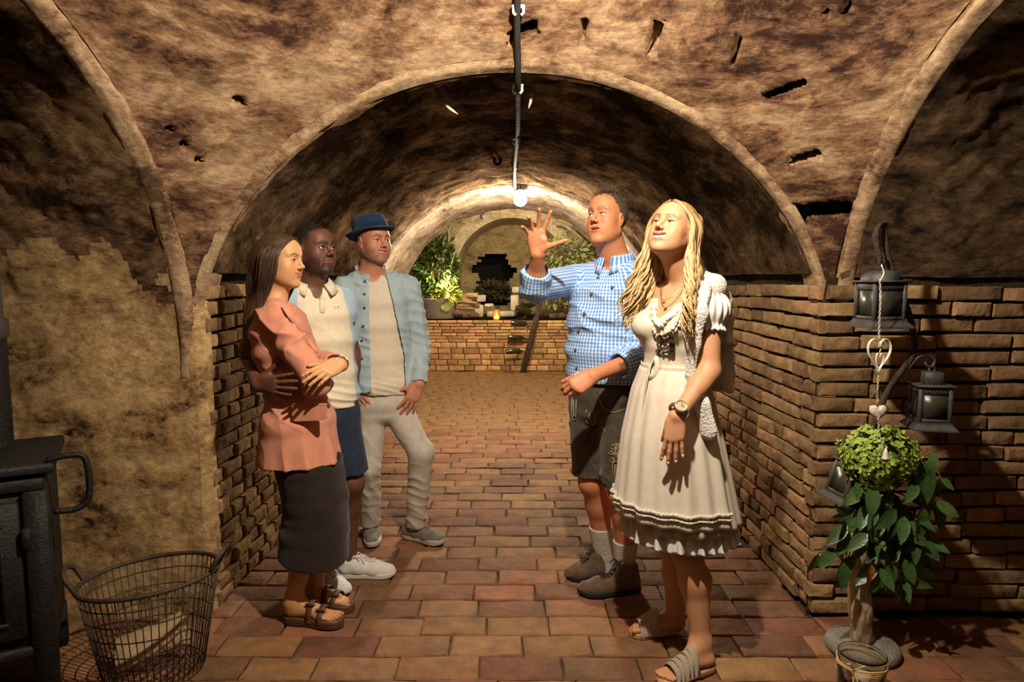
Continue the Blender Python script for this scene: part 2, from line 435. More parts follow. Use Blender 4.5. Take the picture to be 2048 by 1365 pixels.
class BrickSet:
    """places bricks: the first 'most' (nearest first) as parts, the others joined"""
    def __init__(s, parent, name, most=290): s.items = []; s.parent, s.name, s.most = parent, name, most
    def put(s, me, M, key): s.items.append((key, me, M))
    def build(s):
        s.items.sort(key=lambda t: t[0])
        for k, me, M in s.items[:s.most]:
            o = bpy.data.objects.new(s.name, me); COL.objects.link(o); o.parent = s.parent; o.matrix_basis = M
        rest = s.items[s.most:]
        if rest:
            V, F = [], []
            for k, me, M in rest:
                n = len(V); V += [M @ v.co for v in me.vertices]; F += [tuple(i+n for i in p.vertices) for p in me.polygons]
            o = link(s.name+'_rest', mesh(s.name+'_rest', V, F), rest[0][1].materials[0], s.parent); o['kind'] = 'stuff'
def course(x0, x1, r, lmin, lmax, gap):
    x = x0 - r.uniform(0, lmin*.8); out = []
    while x < x1:
        l = r.uniform(lmin, lmax)
        a, b = max(x, x0), min(x+l, x1)
        if b-a > .045: out.append((a, b-gap))
        x += l
    return out
CH = .0675
# right-hand wall beside the tunnel mouth, facing the camera
bs = BrickSet(wall_right, 'brick')
r = random.Random(11)
nc = int(SPR/CH)
for c in range(nc):
    z = c*CH + CH/2 + .01
    yb = YC+AY - (.065*max(0,(z-1.1)/.38)**2)
    for (a, e) in course(1.285 if c % 2 else 1.30, 3.0, r, .13, .33, .012):
        me, sx = brick_piece('wall_brick', e-a, CH-.011, .07, BRICK, r)
        wv = .006*math.sin((a+e)*2.1+c*.7)
        M = Matrix.Translation(((a+e)/2, yb-.018+r.uniform(-.012,.010), z+wv)) @ Matrix.Rotation(r.uniform(-.012,.012), 4, 'Y') @ Matrix.Rotation(r.uniform(-.03,.03), 4, 'Z') @ Matrix.Diagonal((sx,1,1,1))
        bs.put(me, M, a)
bs.build()
# tunnel side walls
for sgn, nm, seed in ((-1, 'wall_tunnel_left', 21), (1, 'wall_tunnel_right', 31)):
    r = random.Random(seed)
    b = MB(); b.box((sgn*1.405, (Y1+YT)/2+.03, SPR/2), (.16, YT-Y1-.04, SPR+.04))
    wt = struct(b.build(nm, MORTAR, smooth=False))
    bs = BrickSet(wt, 'brick')
    Rz = Matrix.Rotation(R(90)*sgn, 4, 'Z') if sgn < 0 else Matrix.Rotation(R(-90), 4, 'Z')
    for c in range(nc):
        z = c*CH + CH/2 + .01
        for (a, e) in course(Y1-.012+(.012 if c % 2 else 0)+(.045 if sgn < 0 else 0), YT-.02, r, .12 if sgn > 0 else .09, .30 if sgn > 0 else .21, .013):
            me, sx = brick_piece('wall_brick', e-a, CH-.011, .07, BRICK, r)
            wv = .007*math.sin((a+e)*1.7+c*.5)
            x = sgn*(1.29 - (.03*max(0,(z-1.2)/.28)) + r.uniform(-.010,.010))
            M = Matrix.Translation((x, (a+e)/2, z+wv)) @ (Matrix.Rotation(R(90 if sgn < 0 else -90), 4, 'Z')) @ Matrix.Rotation(r.uniform(-.015,.015), 4, 'Y') @ Matrix.Rotation(r.uniform(-.03,.03), 4, 'Z') @ Matrix.Diagonal((sx,1,1,1))
            bs.put(me, M, a + .1*abs(z-.8))
    bs.build()

# ---- floor: worn brick paving in running bond
b = MB(); b.box((0, 5.2, -.07), (7.6, 15.6, .1)); floor = struct(b.build('floor', FMORTAR, smooth=False))
bs = BrickSet(floor, 'paving_brick', 298)
r = random.Random(5)
FR = .1485
y = 1.95; row = 0
Rx = Matrix.Rotation(R(-90), 4, 'X')
def flay(a, e, yc, dep, r):
    me, sx = brick_piece('paving_brick_%d' % round(dep*100), e-a, dep-.006, .05, FBRICK, r, rough=.004, rnd=.008)
    M = Matrix.Translation(((a+e)/2, yc, r.uniform(-.006,.003))) @ Matrix.Rotation(r.uniform(-.008,.008), 4, 'Z') @ Matrix.Rotation(r.uniform(-.012,.012), 4, 'X') @ Matrix.Rotation(r.uniform(-.008,.008), 4, 'Y') @ Rx @ Matrix.Diagonal((sx,1,1,1))
    return me, M
while y < 10.35:
    inner = y > Y1-.06
    x0, x1 = (-1.32, 1.32) if y < YT-.05 and inner else ((-2.4, 2.4) if not inner else (-2.0, 2.0))
    x = x0 - (.14 if row % 2 else .0) - r.uniform(0,.05)
    while x < x1:
        l = .285 + r.uniform(-.03,.03)
        a, e = max(x, x0), min(x+l, x1)
        if e-a > .05:
            me, M = flay(a, e-.006, y+FR/2, FR, r)
            vis = abs((a+e)/2) < y*.82
            bs.put(me, M, y if vis else 50+y)
        x += l
    y += FR; row += 1
bs.build()

# ---- far end of the tunnel: end face, chamber, ledge wall, niche arch and broken-out hole
def endring(t):
    th = math.pi*t; c, sn = math.cos(th), math.sin(th)
    return [Vector((TA*c, YT-.02, EZ+TB*sn)), Vector((TA*c, YT+.02, EZ+TB*sn)), Vector((2.5*c*1.1, YT+.03, EZ-.2+2.2*sn))]
ring('trim_6', 60, endring, 2, P_RIM)
b = MB()
for sx in (-1, 1): b.box((sx*1.9, YT+.10, .55), (1.15, .1, 1.15))
struct(b.build('wall_chamber_front', P_FAR, smooth=False))
def chv(u, v):
    th = math.pi*u; p = Vector((2.35*math.cos(th), YT+.05+3.6*v, EZ-.1+1.75*math.sin(th)))
    return p + Vector((math.cos(th),0,math.sin(th)))*.04*fbm(p*1.4)
struct(grid('ceiling_chamber', 50, 40, chv, P_TUN))
b = MB()
for sx in (-1, 1): b.box((sx*2.36, YT+1.9, .5), (.1, 3.8, 1.2))
struct(b.build('wall_chamber_sides', P_FAR, smooth=False))
# arch wall at y 11.2 with an arched opening, half width 1.0, crown 2.6
YA, NW, NC, NS = 11.2, .98, 2.50, 1.50
b = MB(); br = MB(); n = 40
prev = None
for i in range(n+1):
    th = math.pi*i/n; c, sn = math.cos(th), math.sin(th)
    inn = Vector((NW*c, YA, NS+(NC-NS)*sn)); out = Vector((2.6*c, YA, NS+1.6*sn))
    back = inn + Vector((0, 1.5, 0))
    cur = (inn, out, back, inn+Vector((0,-.05,0))+Vector((c,0,sn))*.20, inn+Vector((0,-.05,0)))
    if prev:
        b.add([prev[3], cur[3], cur[1], prev[1]], [(0,1,2,3)])
        br.add([prev[4], cur[4], cur[3], prev[3]], [(0,1,2,3)])
        br.add([prev[2], cur[2], cur[4], prev[4]], [(0,1,2,3)])
        br.add([prev[3], cur[3], cur[3]+Vector((0,.06,0)), prev[3]+Vector((0,.06,0))], [(0,1,2,3)])
    prev = cur
for sx in (-1, 1):
    b.box((sx*(NW+.85), YA+.05, NS/2), (1.7, .2, NS))
    b.box((sx*(NW+.1), YA+.85, NS/2), (.2, 1.5, NS))
struct(b.build('wall_niche_arch', P_FAR, smooth=False)); struct(br.build('trim_7', P_NICHE, smooth=False))
# back wall of the niche: courses of thin bricks left ragged around a hole
YB = 12.55; HC = W(988, 543, YB); HR = .30
b = MB(); rr = random.Random(3); zc = .7
while zc < 2.75:
    h = .052
    dz = zc+h/2-HC.z; half = math.sqrt(max(0, .34**2-dz*dz)) if -.20 < dz < .34 else (.26 if -.66 < dz <= -.20 else 0)
    if half > 0:
        l = HC.x-half-rr.choice((-.03,0,.03,.09)); rt = HC.x+half+rr.choice((-.03,0,.04,.10))
        b.box(((-1.1+l)/2, YB+.1, zc+h/2), (l+1.1, .2, h)); b.box(((1.1+rt)/2, YB+.1, zc+h/2), (1.1-rt, .2, h))
    else: b.box((0, YB+.1, zc+h/2), (2.2, .2, h))
    zc += h
struct(b.build('wall_niche_back', P_FAR, smooth=False))
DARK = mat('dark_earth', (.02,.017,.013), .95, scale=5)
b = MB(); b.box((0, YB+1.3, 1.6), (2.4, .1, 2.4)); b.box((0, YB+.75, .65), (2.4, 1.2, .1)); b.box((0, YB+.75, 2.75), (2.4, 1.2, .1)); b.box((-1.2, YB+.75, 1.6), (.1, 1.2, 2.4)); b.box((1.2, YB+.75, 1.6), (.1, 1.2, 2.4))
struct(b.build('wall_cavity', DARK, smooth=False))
# ledge: low brick wall with a shelf behind it
YL, LH = 10.3, .815
b = MB(); b.box((0, YL+1.2, LH/2-.01), (3.9, 2.36, LH-.02)); ledge = b.build('ledge_wall', MORTAR, smooth=False); struct(ledge)
bs = BrickSet(ledge, 'brick'); r = random.Random(9)
hs = [.092]*5 + [.05]*7; z = 0
for i, h in enumerate(hs):
    for (a, e) in course(-1.9, 1.9, r, .14 if i < 5 else .18, .27 if i < 5 else .36, .012):
        me, sx = brick_piece('ledge_brick_%d' % round(h*100), e-a, h-.009, .06, LBRICK, r, rough=.005, rnd=.009)
        M = Matrix.Translation(((a+e)/2, YL+r.uniform(-.012,.006), z+h/2)) @ Matrix.Rotation(r.uniform(-.02,.02), 4, 'Z') @ Matrix.Diagonal((sx,1,1,1))
        bs.put(me, M, abs(a))
    z += h
bs.build()

# ---- lamps
def lamp_light(name, loc, col, watts, rad):
    ld = bpy.data.lights.new(name, 'POINT'); ld.color = col; ld.energy = watts; ld.shadow_soft_size = rad
    o = bpy.data.objects.new(name, ld); COL.objects.link(o); o.location = loc; return o
IRON = mat('black_iron', (.03,.028,.026), .55, .7, var=.3, scale=20, bump=.2)
PLASTIC = mat('white_clip', (.55,.52,.47), .6, var=.15)
GLOW = mat('lit_glass', (1,.95,.85), .3, emit=(1,.93,.80), emit_s=14, bump=0)
def bulb_lamp(loc, label, watts, col, rad, r=.045):
    t = thing('light_bulb', label, 'lamp', loc)
    x, y, z = loc
    g = MB().lathe([(.001,-r),(r*.5,-r*.87),(r*.87,-r*.5),(r,0),(r*.9,r*.44),(r*.6,r*.85),(r*.4,r*1.1),(r*.36,r*1.4)], 20, loc).build('glass', GLOW, t)
    g.visible_shadow = True
    MB().lathe([(.001,r*2.5),(r*.55,r*2.5),(r*.6,r*1.4),(r*.36,r*1.4)], 16, loc).build('socket', IRON, t)
    MB().tube([(x,y,z+r*2.4), (x+.004,y,z+r*3), (x,y+.01,z+r*4.2)], .005, 6).build('cord', IRON, t)
    l = lamp_light('bulb_light', (x, y, z-r*1.35), col, watts, rad)
    return t
# ================================================================ FIGURE KIT
def vec(*a): return np.array(a, np.float64)
class SDF:
    """signed distance field on a rectilinear grid (finer where asked), meshed with surface nets"""
    def __init__(s, lo, hi, vox, fine=()):
        s.ax = []
        for i in range(3):
            x = lo[i]; c = []
            while x < hi[i]:
                c.append(x); st = vox
                for (fl, fh, fv) in fine:
                    if fl[i] <= x < fh[i]: st = min(st, fv)
                x += st
            s.ax.append(np.array(c, np.float32))
        s.F = np.full([len(a) for a in s.ax], 1.0, np.float32); s.vox = vox
    def _box(s, lo, hi):
        sl = []
        for i in range(3):
            a = int(np.searchsorted(s.ax[i], lo[i]))-1; b = int(np.searchsorted(s.ax[i], hi[i]))+1
            sl.append(slice(max(a,0), max(min(b, len(s.ax[i])), 0)))
        return tuple(sl)
    def _pts(s, sl):
        return s.ax[0][sl[0]][:,None,None], s.ax[1][sl[1]][None,:,None], s.ax[2][sl[2]][None,None,:]
    def _put(s, sl, d, k, op):
        A = s.F[sl]
        if A.size == 0: return
        if op == 'u':
            h = np.maximum(k-np.abs(A-d), 0)/k if k > 0 else 0
            s.F[sl] = np.minimum(A, d) - h*h*k*.25
        elif op == 's':
            d = -d; h = np.maximum(k-np.abs(A-d), 0)/k if k > 0 else 0
            s.F[sl] = np.maximum(A, d) + h*h*k*.25
    def cone(s, a, b, ra, rb, k=.01, op='u', flat=None):
        a, b = np.array(a, float), np.array(b, float); m = max(ra, rb)+k+3*s.vox
        sl = s._box(np.minimum(a,b)-m, np.maximum(a,b)+m); X, Y, Z = s._pts(sl)
        ab = b-a; L2 = max((ab*ab).sum(), 1e-12)
        t = np.clip(((X-a[0])*ab[0]+(Y-a[1])*ab[1]+(Z-a[2])*ab[2])/L2, 0, 1)
        qx, qy, qz = X-a[0]-t*ab[0], Y-a[1]-t*ab[1], Z-a[2]-t*ab[2]
        r = ra+(rb-ra)*t
        if flat is not None:
            ax, f = flat; ax = np.array(ax, float); ax /= np.linalg.norm(ax)
            c = qx*ax[0]+qy*ax[1]+qz*ax[2]; g = (1/f-1)*c
            qx, qy, qz = qx+g*ax[0], qy+g*ax[1], qz+g*ax[2]
            d = (np.sqrt(qx*qx+qy*qy+qz*qz)-r)*min(1, (1+f)/2)
        else: d = np.sqrt(qx*qx+qy*qy+qz*qz)-r
        s._put(sl, d.astype(np.float32), k, op)
    def chain(s, pts, rs, k=.01, op='u', flat=None):
        for i in range(len(pts)-1): s.cone(pts[i], pts[i+1], rs[i], rs[i+1], k, op, flat)
    def ell(s, c, r, M=None, k=.01, op='u'):
        c = np.array(c, float); m = max(r)+k+3*s.vox
        sl = s._box(c-m, c+m); X, Y, Z = s._pts(sl); X, Y, Z = X-c[0], Y-c[1], Z-c[2]
        if M is not None:
            X, Y, Z = (M[0][0]*X+M[1][0]*Y+M[2][0]*Z, M[0][1]*X+M[1][1]*Y+M[2][1]*Z, M[0][2]*X+M[1][2]*Y+M[2][2]*Z)
        k0 = np.sqrt((X/r[0])**2+(Y/r[1])**2+(Z/r[2])**2); k1 = np.sqrt((X/r[0]**2)**2+(Y/r[1]**2)**2+(Z/r[2]**2)**2)+1e-6
        s._put(sl, (k0*(k0-1)/k1).astype(np.float32), k, op)
    def loft(s, lv, k=.03, op='u', off=0.0):
        """lv: list of (centre, half width, half depth, width axis)"""
        for (c0, w0, d0, a0), (c1, w1, d1, a1) in zip(lv[:-1], lv[1:]):
            c0, c1 = np.array(c0, float), np.array(c1, float); a = np.array(a0, float)+np.array(a1, float)
            ab = c1-c0; L = np.linalg.norm(ab); n = ab/L; a = a-n*a.dot(n); a /= np.linalg.norm(a); e = np.cross(n, a)
            m = max(w0, w1, d0, d1)+off+k+3*s.vox
            sl = s._box(np.minimum(c0,c1)-m, np.maximum(c0,c1)+m); X, Y, Z = s._pts(sl)
            X, Y, Z = X-c0[0], Y-c0[1], Z-c0[2]
            h = X*n[0]+Y*n[1]+Z*n[2]; t = np.clip(h/L, 0, 1)
            rw = w0+(w1-w0)*t+off; rd = d0+(d1-d0)*t+off
            q = np.sqrt(((X*a[0]+Y*a[1]+Z*a[2])/rw)**2 + ((X*e[0]+Y*e[1]+Z*e[2])/rd)**2 + ((h-t*L)/(rd*.55))**2)
            s._put(sl, ((q-1)*np.minimum(rw, rd)).astype(np.float32), k, op)
    def cut(s, p, n, k=0.0):
        """keep the side the normal points away from"""
        p, n = np.array(p, float), np.array(n, float); n = n/np.linalg.norm(n)
        X, Y, Z = s._pts((slice(None),)*3)
        d = ((X-p[0])*n[0]+(Y-p[1])*n[1]+(Z-p[2])*n[2]).astype(np.float32)
        s.F = np.maximum(s.F, d)
    def wedge(s, p, n1, n2):
        """remove the intersection of two half spaces (beyond both planes)"""
        p = np.array(p, float); X, Y, Z = s._pts((slice(None),)*3)
        ds = []
        for n in (n1, n2):
            n = np.array(n, float); n = n/np.linalg.norm(n); ds.append((X-p[0])*n[0]+(Y-p[1])*n[1]+(Z-p[2])*n[2])
        s.F = np.maximum(s.F, np.minimum(ds[0], ds[1]).astype(np.float32))
    def func(s, f):
        X, Y, Z = s._pts((slice(None),)*3); s.F = f(s.F, X, Y, Z).astype(np.float32)
    def surf(s):
        F = s.F; S = F < 0
        nx, ny, nz = F.shape
        n = np.zeros((nx-1,ny-1,nz-1), np.int8); I = S.astype(np.int8)
        offs = [(a,b,c) for a in (0,1) for b in (0,1) for c in (0,1)]
        for (a,b,c) in offs: n += I[a:nx-1+a, b:ny-1+b, c:nz-1+c]
        act = (n > 0) & (n < 8)
        idx = np.argwhere(act); idm = np.full(act.shape, -1, np.int32); idm[act] = np.arange(len(idx), dtype=np.int32)
        acc = np.zeros((len(idx),3)); cnt = np.zeros(len(idx))
        val = {o: F[idx[:,0]+o[0], idx[:,1]+o[1], idx[:,2]+o[2]] for o in offs}
        for o in offs:
            for ax in range(3):
                if o[ax] == 0:
                    o2 = tuple(o[i]+(1 if i == ax else 0) for i in range(3))
                    va, vb = val[o], val[o2]; cr = (va < 0) != (vb < 0)
                    t = np.where(cr, va/np.where(cr, va-vb, 1), 0)
                    for i in range(3): acc[:,i] += np.where(cr, o[i]+(t if i == ax else 0), 0)
                    cnt += cr
        P = idx + acc/cnt[:,None]
        V = np.stack([np.interp(P[:,i], np.arange(len(s.ax[i])), s.ax[i]) for i in range(3)], 1)
        Q = []
        for ax in range(3):
            a = [slice(None)]*3; b = [slice(None)]*3; a[ax] = slice(0,-1); b[ax] = slice(1,None)
            ch = np.argwhere(S[tuple(a)] != S[tuple(b)])
            u, v = (ax+1)%3, (ax+2)%3
            ok = (ch[:,u] > 0) & (ch[:,v] > 0) & (ch[:,u] < F.shape[u]-1) & (ch[:,v] < F.shape[v]-1); ch = ch[ok]
            def cell(du, dv):
                c = ch.copy(); c[:,u] -= du; c[:,v] -= dv; return idm[c[:,0], c[:,1], c[:,2]]
            q = np.stack([cell(1,1), cell(0,1), cell(0,0), cell(1,0)], 1)
            ins = S[ch[:,0], ch[:,1], ch[:,2]]
            q[~ins] = q[~ins][:, ::-1]
            Q.append(q)
        Q = np.concatenate(Q); Q = Q[(Q >= 0).all(1)]
        return V, Q

def vnormals(V, Q):
    e1 = V[Q[:,2]]-V[Q[:,0]]; e2 = V[Q[:,3]]-V[Q[:,1]]; fn = np.cross(e1, e2)
    n = np.zeros_like(V)
    for i in range(4): np.add.at(n, Q[:,i], fn)
    return n/(np.linalg.norm(n, axis=1)[:,None]+1e-12)
def nz3(P, sc, seed=0):
    o = Vector((seed*3.1, seed*1.7, seed*2.3))
    return np.array([noise.noise(Vector(p)*sc+o) for p in P])
def folds(V, Q, spec, seed=0, mask=None):
    """cloth folds: list of (direction, wavelength, amplitude, warp)"""
    n = vnormals(V, Q); d = np.zeros(len(V)); wn = nz3(V, 5.0, seed); w2 = nz3(V, 11.0, seed+3); mod = np.clip(nz3(V, 4.0, seed+7)*1.4+.5, 0, 1)
    for (dr, wl, amp, warp) in spec:
        dr = np.array(dr, float); dr = dr/np.linalg.norm(dr)
        ph = V.dot(dr)/wl + wn*warp + w2*warp*.35
        d += amp*(1-2*np.abs(np.sin(math.pi*ph))**.8)*mod
    if mask is not None: d *= mask(V)
    return V + n*d[:,None]
def smooth_mesh(V, Q, it=1, f=.5):
    for _ in range(it):
        acc = np.zeros_like(V); c = np.zeros(len(V))
        for i in range(4):
            np.add.at(acc, Q[:,i], V[Q[:,(i+1)%4]]); np.add.at(acc, Q[:,i], V[Q[:,(i+3)%4]]); np.add.at(c, Q[:,i], 2)
        V = V*(1-f)+f*acc/np.maximum(c,1)[:,None]
    return V
def sobj(name, VQ, m, parent, col=None, fab=None, label=None):
    V, Q = VQ
    me = npmesh(name, V, Q)
    if col is not None:
        a = me.attributes.new('Col', 'FLOAT_COLOR', 'POINT'); c = np.ones((len(V),4), np.float32); c[:,:3] = col; a.data.foreach_set('color', c.ravel())
    if fab is not None:
        a = me.attributes.new('fab', 'FLOAT_VECTOR', 'POINT'); c = np.zeros((len(V),3), np.float32); c[:,:fab.shape[1]] = fab; a.data.foreach_set('vector', c.ravel())
    o = link(name, me, m, parent)
    if label: o['label'] = label
    return o

def frame(fwd, up=(0,0,1)):
    """columns: side, forward, up"""
    f = np.array(fwd, float); f /= np.linalg.norm(f); u = np.array(up, float); u = u-f*u.dot(f); u /= np.linalg.norm(u)
    return np.stack([np.cross(f, u), f, u], 1)
class Head:
    def __init__(s, c, fwd, up=(0,0,1), sc=1.0, ax=(1,1,1)):
        s.c = np.array(c, float); s.M = frame(fwd, up); s.s = sc; s.ax = np.array(ax, float)
    def P(s, x, y, z): return s.c + s.M @ (np.array([x,y,z])*s.s*s.ax)
    def loc(s, V): return (V-s.c) @ s.M / s.s / s.ax
def head_prims(S, h, jaw=1.0, fem=0.0, smile=0.0, nose=1.0, lips=1.0, open_=0.0, lid=1.0):
    k = h.s; P = h.P; M = h.M
    def E(c, r, kk=.01, op='u', m=None): S.ell(P(*c), [x*k for x in r], M if m is None else m, kk*k, op)
    def Cn(a, b, ra, rb, kk=.01, op='u'): S.cone(P(*a), P(*b), ra*k, rb*k, kk*k, op)
    E((0,-.012,.03), (.076,.098,.088), .02)
    E((0,.025,-.03), (.063,.064,.084), .03)
    E((0,.044,.045), (.057,.045,.05), .03)
    for x in (-1,1):
        Cn((x*.054*jaw,-.002,-.052), (x*.017,.064,-.097+.004*fem), .018, .017, .024)
        E((x*.039,.055,-.020), (.025,.023,.024), .028)
        E((x*.038,.040,-.055), (.024,.030,.032), .032)
        Cn((x*.010,.0875-.003*fem,.027), (x*.046,.070,.029), .0095-.002*fem, .008, .013)
    E((0,.074,-.098), (.021-.003*fem,.017,.016), .016)
    E((0,.066,-.056), (.034,.022,.027), .022)
    # eyes: socket, lid bulge, opening
    for x in (-1,1):
        E((x*.031,.094,.005), (.021,.017,.0125), .014, 's')
        E((x*.0315,.0730,.0045), (.0175,.0168,.0150), .005)
        E((x*.032,.092,.0030), (.0140,.02,.0046*lid), .0015, 's')
    # nose
    Cn((0,.085,.016), (0,.1055,-.020), .0072, .0085, .013)
    E((0,.108,-.0235), (.0098*nose,.0100,.0090), .006)
    for x in (-1,1):
        E((x*.0125*nose,.097,-.0285), (.0075,.0095,.0075), .006)
        E((x*.0065*nose,.106,-.0345), (.0035,.005,.0030), .003, 's')
    # mouth
    up = .011*smile; mw = 1.12+.26*smile; md = .005*smile
    zu, zl = -.0515+open_*.15, -.0630-open_*.75
    for x in (-1,1):
        mx = x*.012*mw; zc = -.0555+up; qu = zu+(zc-zu)*.18+.0012; ql = zl+(zc-.003-zl)*.16
        Cn((0,.0902,zu), (mx,.0882,qu), .0050*lips, .0048*lips, .006); Cn((mx,.0882,qu), (x*.0235*mw,.0785-md,zc), .0048*lips, .0024, .006)
        Cn((0,.0888,zl), (mx,.0872,ql), .0058*lips, .0054*lips, .006); Cn((mx,.0872,ql), (x*.0215*mw,.0785-md,zc-.002), .0054*lips, .0026, .006)
        if open_:
            hg = max(.0018,(zu-zl)/2-.0036*lips)
            for y_ in (.098,.092,.086):
                Cn((0,y_,(zu+zl)/2), (mx*1.1,y_-.002,(qu+ql)/2), hg, hg*.85, .002, 's'); Cn((mx*1.1,y_-.002,(qu+ql)/2), (x*.0205*mw,y_-.011-md,zc-.001), hg*.85, .0012, .002, 's')
        else:
            Cn((0,.0955,-.0572), (mx,.0935,(qu+ql)/2), .0017, .0016, .003, 's'); Cn((mx,.0935,(qu+ql)/2), (x*.0250*mw,.0835-md,zc-.001), .0016, .0012, .003, 's')
        if smile: E((x*.037,.058,-.034), (.018,.017,.020), .018)
    # ears
    for x in (-1,1):
        S.ell(P(x*.078,-.008,-.004), [.0085*k,.019*k,.031*k], M @ frame((x*.35,1,-.15)), .006*k)
        E((x*.087,-.003,-.004), (.0075,.010,.017), .004, 's')
def face_col(h, V, skin, lip=None, brow=None, beard=None, beard_amt=0.0, brow_th=.0045, lip_open=0.0, smile=0.0, cheek=None, must=True, hairc=None, hairline=None):
    L = h.loc(V); x, y, z = np.abs(L[:,0]), L[:,1], L[:,2]
    C = np.tile(np.array(skin, float), (len(V),1))
    near = np.linalg.norm(L, axis=1) < .17
    def mix(w, c):
        nonlocal C
        w = np.clip(w, 0, 1)[:,None]*near[:,None]; C = C*(1-w)+np.array(c)*w
    if cheek is not None: mix(.5*np.clip(1-np.sqrt(((x-.042)/.022)**2+((z+.022)/.022)**2), 0, 1)*(y > .03)*1.6, cheek)
    if beard is not None:
        b = np.clip((-.030-z)/.02, 0, 1)*np.clip((y+.012)/.02, 0, 1)
        side = np.clip((x-.040)/.012, 0, 1)
        low = np.clip((-.071-z)/.012, 0, 1)
        mo = (np.clip(1-np.abs(z+.042)/.009, 0, 1)*(x < .030) if must else 0)
        gt = np.clip(1-np.abs(x-.030)/.008, 0, 1)*(z < -.04)
        w = b*np.clip(side+low+mo+gt*.8, 0, 1)*np.clip((z+.135)/.02, 0, 1)
        nn = .75+.5*nz3(V[near], 160)
        ww = np.zeros(len(V)); ww[near] = nn
        mix(w*beard_amt*ww, beard)
    if lip is not None:
        up = .011*smile*np.clip(x/.026, 0, 1)**1.3
        w = np.clip(1.3-np.sqrt((x/(.0255*(1.12+.26*smile)))**2+((z+.0575-up*.8+lip_open*.3)/(.0125+lip_open*.5))**2)**3, 0, 1)*(y > .066)
        mix(w*.95, lip)
    if brow is not None:
        bz = .0255+.008*np.clip((x-.012)/.022, 0, 1)-.010*np.clip((x-.034)/.02, 0, 1)
        w = np.clip(1.5-np.abs(z-bz)/brow_th, 0, 1)*np.clip((x-.009)/.005, 0, 1)*np.clip((.053-x)/.008, 0, 1)*(y > .04)
        mix(w*.9, brow)
        # lash line
        w = np.clip(1.4-np.sqrt(((x-.032)/.0175)**2+((z-.0075)/.0050)**2)**4, 0, 1)*(z > .004)*(y > .06)
        mix(w*.75, np.array(brow)*.5)
    if hairc is not None: mix(hairline(L), hairc)
    return C
EYEW = mat('eye_white', (.60,.56,.52), .2, var=.05, bump=0, spec=.6)
TEETH = mat('teeth', (.80,.77,.70), .3, var=.04, bump=0, spec=.6)
def eyes(h, parent, iris, look=(0,0,0), tilt=0.0):
    """eyeballs with an iris and pupil cap"""
    IM = mat('iris_%02d%02d' % (iris[0]*99, iris[2]*99), iris, .2, var=.1, bump=0, spec=.7)
    PM = mat('pupil', (.008,.008,.008), .15, var=0, bump=0, spec=.8)
    for x in (-1,1):
        c = h.P(x*.0315,.0722,.0035); r = .0130*h.s
        d = h.M @ np.array([look[0], 1, look[1]]); Mx = Matrix([[*row] for row in frame(d)]).to_3x3()
        e = MB().lathe([(r*math.sin(a), 0) if False else (r*math.sin(a), r*math.cos(a)) for a in np.linspace(.02, math.pi-.02, 9)], 14, c).build('eye', EYEW, parent)
        def cap(name, ang, rr, m, par):
            Rm = Matrix(frame(d).tolist()) @ Matrix.Rotation(-math.pi/2, 3, 'X')
            b = MB().lathe([(rr*math.sin(a), rr*math.cos(a)) for a in np.linspace(.001, ang, 5)], 12, c, Rm); return b.build(name, m, par)
        cap('iris', .46, r*1.025, IM, e); cap('pupil', .20, r*1.04, PM, e)

def hand_prims(S, w, d, n, side, curl=(.25,.3,.35,.4), spread=.12, thumb=(.75,.2,.25), sc=1.0, bend=.8, tips=None):
    """w wrist, d finger direction, n palm direction; side +1 right hand, -1 left"""
    d = np.array(d, float); d /= np.linalg.norm(d); n = np.array(n, float); n = n-d*n.dot(d); n /= np.linalg.norm(n)
    t = np.cross(d, n)*side; w = np.array(w, float)
    offs = (.028,.0095,-.0095,-.027); base = (.088,.092,.087,.078); ln = ((.043,.026,.021),(.047,.030,.022),(.043,.028,.021),(.034,.021,.019))
    wid = (.0092,.0095,.0090,.0080)
    kn = []
    for i in range(4):
        kb = w + (d*base[i] + t*offs[i] - n*.002)*sc; kn.append(kb)
        S.cone(w + (t*offs[i]*.55)*sc, kb, .0165*sc, .0115*sc, .014*sc)
        a = (1.2-i*.85)*spread if spread else 0
        a = spread*(1.5-i)
        fd = d*math.cos(a) + t*math.sin(a); p = kb; ang = curl[i]
        r0 = wid[i]*sc
        for j in range(3):
            v = fd*math.cos(ang) + n*math.sin(ang); q = p + v*ln[i][j]*sc
            S.cone(p, q, r0*(1.06-.09*j), r0*(1.06-.09*(j+1)), .003*sc); p = q; ang += curl[i]*bend*(1 if j == 0 else .8)
        if tips is not None: tips.append((p, v, fd*math.sin(-ang)*0 - (n*math.cos(ang) - fd*math.sin(ang))))
    S.ell(w + (d*.05)*sc, [.036*sc,.05*sc,.014*sc], np.stack([t, d, n], 1), .012*sc)
    tb = w + (d*.022 + t*.022 + n*.006)*sc
    S.cone(tb, w + (d*.055+t*.030+n*.010)*sc, .017*sc, .014*sc, .014*sc)
    a, b_, c_ = thumb
    v = d*math.cos(a)+t*math.sin(a)+n*b_; v /= np.linalg.norm(v)
    p = tb; q = p + v*.046*sc; S.cone(p, q, .015*sc, .0115*sc, .012*sc)
    v2 = v*math.cos(c_) + (d*.6+n*.6-t*.2)*math.sin(c_); v2 /= np.linalg.norm(v2)
    p2 = q + v2*.032*sc; S.cone(q, p2, .0112*sc, .0098*sc, .004*sc); p3 = p2 + v2*.024*sc; S.cone(p2, p3, .0098*sc, .0078*sc, .003*sc)
